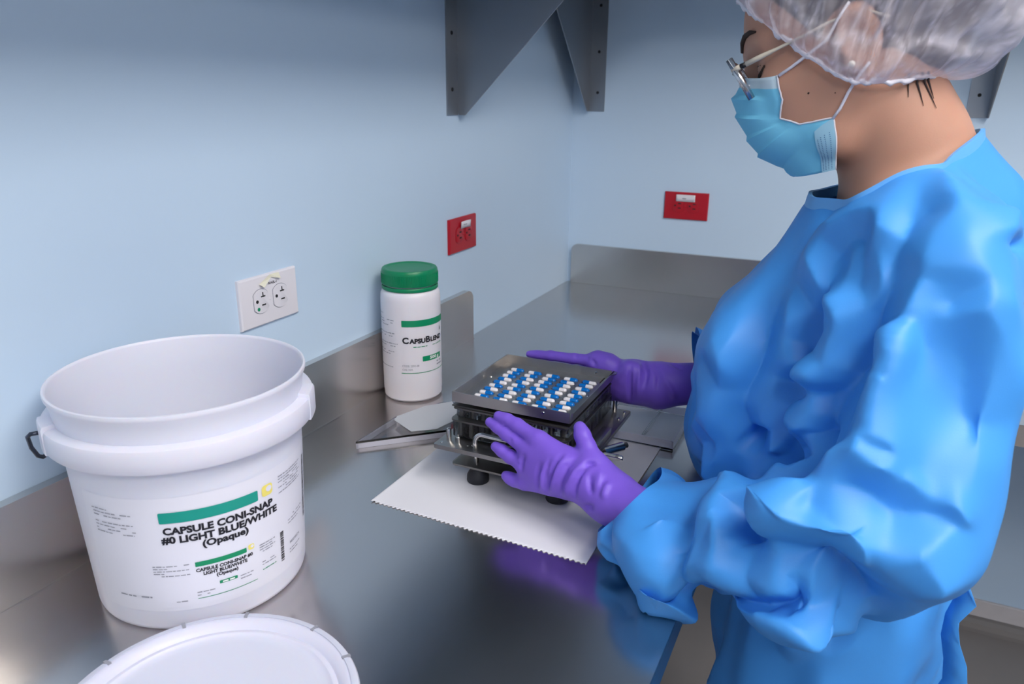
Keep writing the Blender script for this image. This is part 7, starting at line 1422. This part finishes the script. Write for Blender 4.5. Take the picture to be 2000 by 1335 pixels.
def off_skin(pts, d=0.0022):
    out = []
    for p in hws(pts):
        c, n, _, _ = body_bvh.find_nearest(p); s = (p - c).dot(n)
        out.append(p + n * (d - s) if s < d else p)
    return out
# ---------------------------------------------------------------- face mask
E_ = [(.065, .0600, -.007), (.066, .0600, -.028), (.074, .0570, -.046), (.065, .0580, -.0515), (.0575, .0590, -.0575), (.041, .0610, -.0605), (.0255, .0620, -.0625), (.0300, .0600, -.0880), (.0360, .0540, -.1130)]
M_ = [(.1060, 0, .0080), (.1215, 0, -.0080), (.1225, 0, -.0280), (.1170, 0, -.0580), (.1100, 0, -.0790), (.0960, 0, -.0945), (.0900, 0, -.0990), (.0850, 0, -.1040), (.0810, 0, -.1100)]
NR, NC = 6, 14
rows = []
for k in range(len(E_) - 1):
    for s in range(NR):
        t = s / NR; pl_ = 0.0030 * (1 - t) if k in (1, 2, 3, 4) else 0.0
        e = [E_[k][i] * (1 - t) + E_[k + 1][i] * t for i in range(3)]; m_ = [M_[k][i] * (1 - t) + M_[k + 1][i] * t for i in range(3)]
        rows.append((e, m_, k, pl_, t))
rows.append((list(E_[-1]), list(M_[-1]), len(E_) - 2, 0.0, 1.0))
v = []; f = []; fm = []
for e, m_, k, pl_, t in rows:
    for c in range(-NC, NC + 1):
        w = abs(c) / NC; a = w * PI / 2
        l = e[1] * math.sin(a) ** 0.85; fx = e[0] + (m_[0] - e[0]) * math.cos(a) ** 0.85; uu = m_[2] + (e[2] - m_[2]) * (1 - math.cos(a)) ** 0.9
        bul = pl_ * math.sin(min(1, (1 - w) * 2.2) * PI / 2)
        if k == 0: fx += 0.0
        v.append(hw(fx + bul, math.copysign(l + bul * 0.6, c), uu))
n = 2 * NC + 1
for r in range(len(rows) - 1):
    for c in range(n - 1): f.append((r * n + c, r * n + c + 1, (r + 1) * n + c + 1, (r + 1) * n + c)); fm.append(1 if r < 3 else 0)
mm = pydata(v, f); 
for x in ('mask_blue', 'mask_band'): mm.materials.append(MATS[x])
mm.polygons.foreach_set('material_index', fm)
# keep the mask clear of the skin
mco = get_co(mm)
for i, p in enumerate(mco):
    c, nn, _, dd = body_bvh.find_nearest(Vector(p))
    s = (Vector(p) - c).dot(nn)
    if s < 0.0016: mco[i] = Vector(p) + nn * (0.0016 - s)
set_co(mm, mco)
mask = link('face_mask', mm, None, person, smooth=28); mask['label'] = 'light blue pleated face mask'
md = mask.modifiers.new('thick', 'SOLIDIFY'); md.thickness = 0.0008; md.offset = 1.0
# white bound edges and the dotted side seam
def mpt(r, c): return Vector(mco[r * n + c])
for c, sg in ((n - 1, 1), (0, -1)):
    link('edge_binding', tube([mpt(r, c) for r in range(0, len(rows))], 0.0009, 6), MATS['mask_white'], mask, smooth=0)
    sv = []; r0 = 6 * NR; od = Vector((-0.25, -1 if sg > 0 else 1, -0.1)).normalized()
    for r in range(r0, len(rows)):
        for q in range(3): sv.append(mpt(r, c - q * sg) + od * (0.0013 + 0.0004 * (q > 0)))
    k = len(sv) // 3
    link('side_seam', pydata(sv, [(3 * i + q, 3 * i + q + 1, 3 * i + q + 4, 3 * i + q + 3) for i in range(k - 1) for q in range(2)]), MATS['mask_seam'], mask, smooth=0)
    dv = []; df = []
    for i in range(22):
        for j in range(4):
            q = r0 + (len(rows) - 1 - r0) * (0.22 + 0.76 * i / 22); ri = int(q); t = q - ri
            x_ = 0.4 + 0.42 * j; ci = int(x_); rj = min(ri + 1, len(rows) - 1)
            a = mpt(ri, c - ci * sg).lerp(mpt(rj, c - ci * sg), t); b = mpt(ri, c - (ci + 1) * sg).lerp(mpt(rj, c - (ci + 1) * sg), t)
            p = a.lerp(b, x_ - ci) + od * 0.0023; s_ = 0.00042
            z = len(dv); dv += [p + Vector((-s_, 0, -s_)), p + Vector((s_, 0, -s_)), p + Vector((s_, 0, s_)), p + Vector((-s_, 0, s_))]; df.append((z, z + 1, z + 2, z + 3))
    o = link('stitch_dots', pydata(dv, df), MATS['mask_dot'], mask); o['kind'] = 'stuff'
link('nose_strip', tube([mpt(2, c) + Vector(HF) * 0.0012 for c in range(6, n - 6)], 0.0009, 6), MATS['mask_white'], mask, smooth=0)
for s in (1, -1):
    link('ear_loop', tube(off_skin([(.0635, .0605 * s, -.008), (.052, .0670 * s, -.003), (.036, .0735 * s, .003), (.015, .0790 * s, .010), (.002, .0800 * s, .022), (-.010, .0770 * s, .034)]), 0.0015, 8), MATS['cord_white'], mask, smooth=0)
    link('ear_loop', tube(off_skin([(.0260, .0625 * s, -.063), (.018, .0660 * s, -.055), (.008, .0705 * s, -.043), (-.004, .0760 * s, -.030), (-.014, .0780 * s, -.022)]), 0.0015, 8), MATS['cord_white'], mask, smooth=0)

# ---------------------------------------------------------------- eyeglasses
gl = link('eyeglasses', tube(hws([(.113, -.012, .013), (.1165, -.004, .016), (.1165, .004, .016), (.113, .012, .013)]), 0.0014, 8), MATS['glasses_metal'], person, smooth=0)
gl['label'] = 'metal framed eyeglasses'
for s in (1, -1):
    # lens ring: rounded rectangle, top further forward than the bottom
    def lp_(x, y): return hw(.1065 + .135 * y * 2 - .0020 * (x / .026) ** 2 * 2, s * (.036 + x), .004 + y)
    ring = []
    for k in range(36):
        a = 2 * PI * k / 36; ca, sa = math.cos(a), math.sin(a)
        ring.append((.0260 * math.copysign(abs(ca) ** .55, ca), .0215 * math.copysign(abs(sa) ** .60, sa)))
    R3 = [lp_(*q) for q in ring]
    link('lens_rim', tube(R3 + [R3[0]], 0.0018, 8, cap=False), MATS['glasses_metal'], gl, smooth=0)
    lv_ = [lp_(q[0] * .97, q[1] * .97) for q in ring]; bk2 = [p - Vector(HF) * 0.0016 for p in lv_]; N = 36
    link('lens', pydata(lv_ + bk2, [tuple(range(N)), tuple(range(2 * N - 1, N - 1, -1))] + [(i, (i + 1) % N + 0, N + (i + 1) % N, N + i) for i in range(N)]), MATS['lens_glass'], gl)
    # wide metal end piece along the outer rim
    link('end_piece', tube([lp_(.0265, .0225), lp_(.0272, .0), lp_(.0262, -.0225)], 0.0036, 10), MATS['glasses_metal'], gl, smooth=0)
    link('hinge', tube(hws([(.1080, .0630 * s, .0150), (.0985, .0672 * s, .0155)]), 0.0026, 8), MATS['temple_beige'], gl, smooth=0)
    link('hinge', tube(hws([(.0985, .0672 * s, .0155), (.0930, .0682 * s, .0158)]), 0.0027, 8), MATS['glasses_black'], gl, smooth=0)
    link('temple', tube(hws([(.0930, .0682 * s, .0158), (.078, .0700 * s, .0172), (.060, .0715 * s, .0190), (.035, .0745 * s, .0215), (.010, .0790 * s, .0245), (-.020, .0760 * s, .0250), (-.040, .0740 * s, .010)]), [.0026, .0027, .0017, .0014, .0014, .0016, .0016], 8), MATS['temple_beige'], gl, smooth=0)
    link('nose_pad', tube(hws([(.108, .0115 * s, .006), (.103, .0120 * s, -.001), (.100, .0130 * s, -.006)]), [.0006, .0008, .0024], 8), MATS['glasses_metal'], gl, smooth=0)

# ---------------------------------------------------------------- hair and bouffant cap
hx_ = np.arange(.575, .93, .004); hy_ = np.arange(-1.21, -1.005, .004); hz_ = np.arange(1.27, 1.53, .004)
P_ = grid_pts(hx_, hy_, hz_); h_ = (P_ - HO.astype(np.float32)) @ HM.T; hm_ = h_.copy(); hm_[..., 1] = np.abs(hm_[..., 1])
d = sd_ell(h_, (-.008, 0, .050), (.103, .0795, .093))
d = smin(d, sd_ell(h_, (-.105, 0, .030), (.040, .045, .042)), .03)
d = smin(d, sd_ell(h_, (-.072, 0, -.020), (.030, .044, .034)), .03)
face = np.maximum(h_[..., 0] - (.020 + .55 * (h_[..., 2] - .0)), -(.098 - h_[..., 2]) * 1.0 - 9)   # keep behind the hairline
d = smax(d, face, .01)
d = smax(d, -sd_ell(hm_, (-.008, .080, .000), (.030, .030, .036)), .008)
d = smax(d, -(h_[..., 2] + .052 + .0 * h_[..., 0]), .008)
ripple = 0.0010 * np.sin(h_[..., 1] * 420 + h_[..., 2] * 90)
hv, hf = nets(d + ripple, hx_, hy_, hz_)
link('hair', pydata(hv, hf), MATS['hair_brown'], person, smooth=0)

def cap_mat():
    m = bpy.data.materials.new('cap_fabric'); m.use_nodes = True; nt = m.node_tree
    for nd in list(nt.nodes): nt.nodes.remove(nd)
    out = nt.nodes.new('ShaderNodeOutputMaterial'); mx = nt.nodes.new('ShaderNodeMixShader'); tr = nt.nodes.new('ShaderNodeBsdfTransparent')
    ad = nt.nodes.new('ShaderNodeMixShader'); df = nt.nodes.new('ShaderNodeBsdfDiffuse'); tl = nt.nodes.new('ShaderNodeBsdfTranslucent'); gs = nt.nodes.new('ShaderNodeBsdfGlossy'); m2 = nt.nodes.new('ShaderNodeMixShader')
    df.inputs[0].default_value = rgb(232, 228, 240); tl.inputs[0].default_value = rgb(228, 224, 238); gs.inputs['Roughness'].default_value = 0.45; gs.inputs[0].default_value = (.9, .9, .95, 1)
    ad.inputs[0].default_value = 0.35; nt.links.new(df.outputs[0], ad.inputs[1]); nt.links.new(tl.outputs[0], ad.inputs[2])
    m2.inputs[0].default_value = 0.07; nt.links.new(ad.outputs[0], m2.inputs[1]); nt.links.new(gs.outputs[0], m2.inputs[2])
    tc = nt.nodes.new('ShaderNodeTexCoord'); n = nt.nodes.new('ShaderNodeTexNoise'); n.inputs['Scale'].default_value = 16; n.inputs['Detail'].default_value = 3
    nt.links.new(tc.outputs['Object'], n.inputs['Vector'])
    at = nt.nodes.new('ShaderNodeAttribute'); at.attribute_name = 'opacity_highlight'
    ma = nt.nodes.new('ShaderNodeMath'); ma.operation = 'MULTIPLY_ADD'; ma.inputs[1].default_value = 0.25
    nt.links.new(n.outputs['Fac'], ma.inputs[0]); nt.links.new(at.outputs['Fac'], ma.inputs[2])
    nt.links.new(ma.outputs[0], mx.inputs[0]); nt.links.new(tr.outputs[0], mx.inputs[1]); nt.links.new(m2.outputs[0], mx.inputs[2]); nt.links.new(mx.outputs[0], out.inputs[0])
    MATS['cap_fabric'] = m
cap_mat()
EDGE = [(.0935, 0, .088), (.084, .030, .072), (.067, .052, .047), (.049, .0670, .0205), (.027, .0760, -.008), (.007, .0800, -.0315), (-.012, .0760, -.0420), (-.038, .0640, -.0480), (-.062, .0400, -.0540), (-.076, .0, -.0600)]
EDGE = EDGE + [(a, -b, c) for a, b, c in EDGE[-2:0:-1]]
EA = np.array(EDGE); NE = len(EA)
NS_, NT_ = 320, 60
def edge_at(s):
    x = s * NE; i = int(math.floor(x)) % NE; t = x - math.floor(x)
    p0, p1, p2, p3 = EA[(i - 1) % NE], EA[i], EA[(i + 1) % NE], EA[(i + 2) % NE]
    return 0.5 * ((2 * p1) + (-p0 + p2) * t + (2 * p0 - 5 * p1 + 4 * p2 - p3) * t * t + (-p0 + 3 * p1 - 3 * p2 + p3) * t ** 3)
CC = np.array([-.030, 0, .045]); APEX = np.array([-.45, 0, .89]); APEX /= np.linalg.norm(APEX)
rnd = np.random.RandomState(5)
ph = rnd.rand(8) * 6.28; wv = rnd.rand(NS_)
v = []; wt_ = []
kern = np.array([1, 2, 3, 2, 1]) / 9.0
wv = np.convolve(np.concatenate([wv[-2:], wv, wv[:2]]), kern, 'valid'); wv = (wv - wv.mean()) / wv.std()
wv2 = np.convolve(np.concatenate([rnd.rand(12), rnd.rand(NS_)])[:NS_ + 12], np.ones(13) / 13, 'valid'); wv2 = (wv2 - wv2.mean()) / wv2.std()
for j in range(NT_ + 1):
    t = j / NT_
    for i in range(NS_):
        s = i / NS_; e = edge_at(s) - CC; re = np.linalg.norm(e); de = e / re
        dr = de * (1 - t) + APEX * t * 1.0; ang = math.acos(max(-1, min(1, float(de @ APEX))))
        sa = math.sin(ang); dr = (math.sin((1 - t) * ang) * de + math.sin(t * ang) * APEX) / max(sa, 1e-5)
        back = max(0.0, -dr[0]) 
        rr = 1.0 / math.sqrt((dr[0] / (.128 + .012 * back)) ** 2 + (dr[1] / .100) ** 2 + (dr[2] / .108) ** 2)
        if dr[2] < 0.1: rr += 0.016 * back * min(1, (0.1 - dr[2]) * 3)
        k = min(1.0, t / 0.16); k = k * k * (3 - 2 * k)
        r = re * (1 - k) + rr * k
        if t < 0.16: r += 0.010 * math.sin(PI * t / 0.16) * (0.4 + back)
        fall = (1 - t) ** 1.2
        pleat = wv[i] * 0.0024 * min(1, t * 14 + 0.25) * fall + wv2[int(i + 8 * math.sin(t * 5 + ph[0])) % NS_] * 0.0034 * min(1, t * 6) * (1 - t)
        p = CC + dr * (r + pleat)
        v.append(p); wt_.append(0.22 + 0.30 * max(0, 1 - t / 0.07) + 0.13 * max(0, 0.6 - abs(wv[i] + 0.5 * wv2[i])) + 0.10 * back + 0.12 * (abs(wv[i]) > 1.45))
v = np.array(v); f = [(j * NS_ + i, j * NS_ + (i + 1) % NS_, (j + 1) * NS_ + (i + 1) % NS_, (j + 1) * NS_ + i) for j in range(NT_) for i in range(NS_)]
v = HO + v[:, :1] * HF + v[:, 1:2] * HL + v[:, 2:] * HU
ctr = HO + CC[0] * HF + CC[2] * HU
nrm = v - ctr; nrm /= np.linalg.norm(nrm, axis=1)[:, None]
tt = np.repeat(np.arange(NT_ + 1) / NT_, NS_)
v = v + nrm * ((0.012 * (facets(v, 0.045, 21) - .3) + 0.004 * (facets(v, 0.020, 22) - .3)) * np.clip(tt * 8, 0, 1))[:, None]
def ridge(P, size, seed):
    q = P / size + 200.0; i = np.floor(q).astype(np.int64); b1 = np.full(len(q), 9.0); b2 = b1.copy(); tab = np.random.RandomState(seed).rand(4096, 3)
    for dx in (-1, 0, 1):
        for dy in (-1, 0, 1):
            for dz in (-1, 0, 1):
                c = i + np.array([dx, dy, dz]); k = (c[:, 0] * 73856093 ^ c[:, 1] * 19349663 ^ c[:, 2] * 83492791) & 4095
                w = np.sqrt(((c + tab[k] - q) ** 2).sum(1)); b2 = np.minimum(b2, np.maximum(b1, w)); b1 = np.minimum(b1, w)
    return np.exp(-(b2 - b1) / 0.07)
wt_ = np.array(wt_) + 0.46 * ridge(v, 0.045, 21) + 0.20 * ridge(v, 0.020, 22) - 0.04  # fabric opacity, raised along crinkle ridges to paint their white highlights
cm_ = pydata(v, f); at_ = cm_.attributes.new('opacity_highlight', 'FLOAT', 'POINT'); at_.data.foreach_set('value', np.array(wt_, dtype=np.float32))
for k, (f0, l0, u0, f1, l1, u1) in enumerate(((-.052, .052, -.046, -.050, .050, -.078), (-.057, .048, -.047, -.060, .045, -.084), (-.062, .044, -.048, -.058, .042, -.075), (-.046, .055, -.044, -.040, .054, -.066))):
    P3 = off_skin([(f0 + (f1 - f0) * t, l0 + (l1 - l0) * t, u0 + (u1 - u0) * t) for t in (0, .3, .6, 1)], 0.0008); P3 = [on_skin(p, 0.0009) if i else p for i, p in enumerate(P3)]
    link('hair_wisp', tube(P3, [.0014, .0010, .0006, .0002], 6), MATS['hair_brown'], person, smooth=0)
capo = link('bouffant_cap', cm_, MATS['cap_fabric'], person, smooth=0); capo['label'] = 'see-through white bouffant hair cap'
pts = []
for i in range(0, NS_, 2):
    p = edge_at(i / NS_) ; p = p + np.array([0, 0, 0.0012 * wv[i]]); pts.append(hw(*p))
link('elastic_band', tube(pts + [pts[0]], [0.0019 + 0.0006 * abs(wv[i]) for i in range(0, NS_, 2)] + [0.0022], 6, cap=False), MATS['cord_white'], capo, smooth=0)

# ---------------------------------------------------------------- gloves
def ray_y(px, py, y):
    d = _r * ((px - 1000) / FPX) - _u * ((py - 667.5) / FPX) + _f
    return np.array(CAM + d * ((y - CAM.y) / d.y))
def glove(name, fingers, palm, arm, xs, ys, zs, creases, label):
    P = grid_pts(xs, ys, zs)
    d = None
    for a, b, ra, rb in palm:
        q = sd_cone(P, a, b, ra, rb); d = q if d is None else smin(d, q, .014)
    fd = None
    for fg in fingers:
        c = None
        for (a, ra), (b, rb) in zip(fg, fg[1:]):
            q = sd_cone(P, a, b, ra, rb); c = q if c is None else smin(c, q, .004)
        fd = c if fd is None else np.minimum(fd, c)
    d = smin(d, fd, .006)
    for a, b, ra, rb in arm: d = smin(d, sd_cone(P, a, b, ra, rb), .012)
    v, f = nets(d, xs, ys, zs)
    me = pydata(v, f); co = get_co(me).astype(np.float64); no = get_no(me).astype(np.float64)
    bv_ = BVHTree.FromPolygons([tuple(p) for p in v], [tuple(int(i) for i in q) for q in f]); cs = []
    for amp, wd, px in creases:
        P3 = []
        for (ax_, ay_), (bx2, by2) in zip(px, px[1:] + px[-1:]):
            for k in range(4):
                x, y = ax_ + (bx2 - ax_) * k / 4, ay_ + (by2 - ay_) * k / 4
                dr = (_r * ((x - 1000) / FPX) - _u * ((y - 667.5) / FPX) + _f).normalized(); hit = bv_.ray_cast(CAM, dr)[0]
                if hit is not None and (not P3 or 1e-5 < (hit - P3[-1]).length < 0.03): P3.append(hit)
        if len(P3) > 1: cs.append((amp, wd, [tuple(1000 * t for t in p) for p in P3]))
    co = apply_folds(co, no, cs)
    # slack rubber: shallow ripples towards the cuff
    co = co + no * (0.0007 * vnoise(co, 60, 11))[:, None]
    set_co(me, co)
    o = link(name, me, MATS['glove_nitrile'], person, smooth=0); o['label'] = label
    return o
def F(pts): return [(ray_y(px, py, y), r) for px, py, y, r in pts]
YL = -1.2300
fl = [F([(1053, 858, -1.236, .0098), (1010, 830, -1.229, .0084), (990, 819, -1.2265, .0078), (974, 812, -1.225, .0068)]),
      F([(1034, 879, -1.238, .0100), (990, 846, -1.231, .0086), (972, 833, -1.2285, .0078), (957, 824, -1.227, .0066)]),
      F([(1027, 908, -1.240, .0098), (996, 891, -1.238, .0086), (980, 880, -1.236, .0080), (968, 872, -1.235, .0066)]),
      F([(1027, 940, -1.240, .0092), (1006, 938, -1.239, .0080), (996, 933, -1.238, .0074), (988, 928, -1.237, .0060)]),
      F([(1158, 905, -1.243, .0150), (1146, 872, -1.233, .0115), (1137, 850, -1.226, .0100), (1132, 835, -1.222, .0082)])]
wr = ray_y(1163, 945, -1.250)
palm_l = [(wr, fl[k][0][0], .023, r) for k, r in ((0, .0115), (1, .0125), (2, .0125), (3, .0115))]
palm_l += [(wr, fl[4][0][0], .020, .0150), (ray_y(1110, 905, -1.240), ray_y(1080, 930, -1.240), .015, .015)]
arm_l = [(wr, ray_y(1195, 972, -1.257), .0270, .0300), (ray_y(1195, 972, -1.257), np.array([.585, -1.285, .865]), .0300, .0280)]
def creases_px(L, y):
    return [(a, w, pts) for pts, a, w in L]
def cp(*q): return [(920 + x / 5.341, 780 + y / 5.341) for x, y in q]
CL = creases_px([(cp((560, 560), (530, 640), (520, 760)), -1.6, 2.2), (cp((720, 640), (690, 800), (690, 950)), -1.4, 2.2), (cp((830, 600), (775, 750), (770, 950)), -1.6, 2.2), (cp((800, 640), (740, 780), (735, 950)), 1.2, 2.2),
                 (cp((960, 560), (860, 700), (805, 850), (790, 1010)), -2.0, 2.4), (cp((1010, 560), (900, 700), (850, 850), (835, 1010)), 1.4, 2.4), (cp((1120, 590), (1000, 700), (935, 850), (920, 1000)), -1.9, 2.4), (cp((1200, 620), (1080, 760), (1000, 900), (990, 1030)), 1.6, 2.6),
                 (cp((1240, 670), (1130, 780), (1080, 900), (1075, 1040)), -1.8, 2.6), (cp((1180, 680), (1240, 660), (1310, 670)), -2.4, 2.2), (cp((1240, 760), (1240, 880), (1260, 1000)), -1.6, 2.4), (cp((1040, 1150), (1150, 1130), (1280, 1120)), -2.2, 2.6),
                 (cp((1440, 850), (1400, 950), (1380, 1050)), 1.8, 3.0), (cp((1350, 720), (1330, 850), (1300, 960)), 1.5, 3.0), (cp((330, 230), (350, 260)), -0.8, 1.6), (cp((390, 410), (430, 440)), -0.8, 1.6), (cp((470, 650), (500, 690)), -0.9, 1.6)], -1.265)
CL = [(a, w, p) for a, w, p in CL]
glove('glove', fl, palm_l, arm_l, np.arange(.335, .615, .0022), np.arange(-1.33, -1.205, .0022), np.arange(.795, .960, .0022), CL, 'purple nitrile glove on the near hand')
YR = -.9880
fr = [F([(1163, 706, YR, .0105), (1120, 700, YR - .002, .0082), (1075, 694, YR - .003, .0078), (1034, 691, YR - .003, .0062)]),
      F([(1168, 728, YR + .002, .0105), (1110, 722, YR, .0085), (1070, 716, YR, .0080), (1035, 712, YR, .0065)]),
      F([(1170, 750, YR + .006, .0100), (1115, 748, YR + .006, .0084), (1080, 744, YR + .006, .0078), (1050, 740, YR + .006, .0064)]),
      F([(1172, 770, YR + .010, .0092), (1130, 772, YR + .012, .0076), (1100, 770, YR + .012, .0070), (1080, 768, YR + .012, .0058)]),
      F([(1205, 722, YR - .010, .0130), (1185, 726, YR - .020, .0100), (1176, 740, YR - .016, .0090), (1170, 752, YR - .013, .0078)])]
fr[4] = [(np.array(p), r) for p, r in (((.4780, -.995, .925), .0140), ((.4690, -.9995, .9120), .0110), ((.4650, -.9985, .8990), .0095), ((.4630, -.9965, .8890), .0080))]
wrr = ray_y(1238, 745, YR + .012)
palm_r = [(wrr, fr[k][0][0], .026, r) for k, r in ((0, .0140), (1, .0135), (2, .0130), (3, .0120))] + [(wrr, fr[4][0][0], .024, .0150), (ray_y(1185, 708, YR + .002), ray_y(1172, 702, YR + .002), .0150, .0120)]
arm_r = [(wrr, ray_y(1285, 752, YR + .012), .0290, .0330), (ray_y(1285, 752, YR + .012), np.array([.640, -.945, .920]), .0330, .0280)]
CR = creases_px([([(1232, 708), (1230, 745), (1230, 785)], -2.2, 2.2), ([(1258, 706), (1263, 725), (1258, 760)], -2.4, 2.6), ([(1276, 708), (1287, 735), (1284, 765)], -2.4, 2.6), ([(1247, 706), (1248, 730), (1245, 780)], 1.6, 2.6), ([(1310, 708), (1322, 715), (1332, 722)], -1.8, 2.2), ([(1295, 740), (1310, 760), (1320, 780)], 1.8, 3.0), ([(1155, 700), (1160, 708), (1164, 716)], -2.0, 2.0), ([(1147, 695), (1150, 703)], -1.2, 1.6), ([(1125, 690), (1127, 700)], -1.0, 1.6)], -1.005)
glove('glove', fr, palm_r, arm_r, np.arange(.285, .66, .0024), np.arange(-1.045, -.925, .0024), np.arange(.840, .965, .0024), CR, 'purple nitrile glove on the far hand')
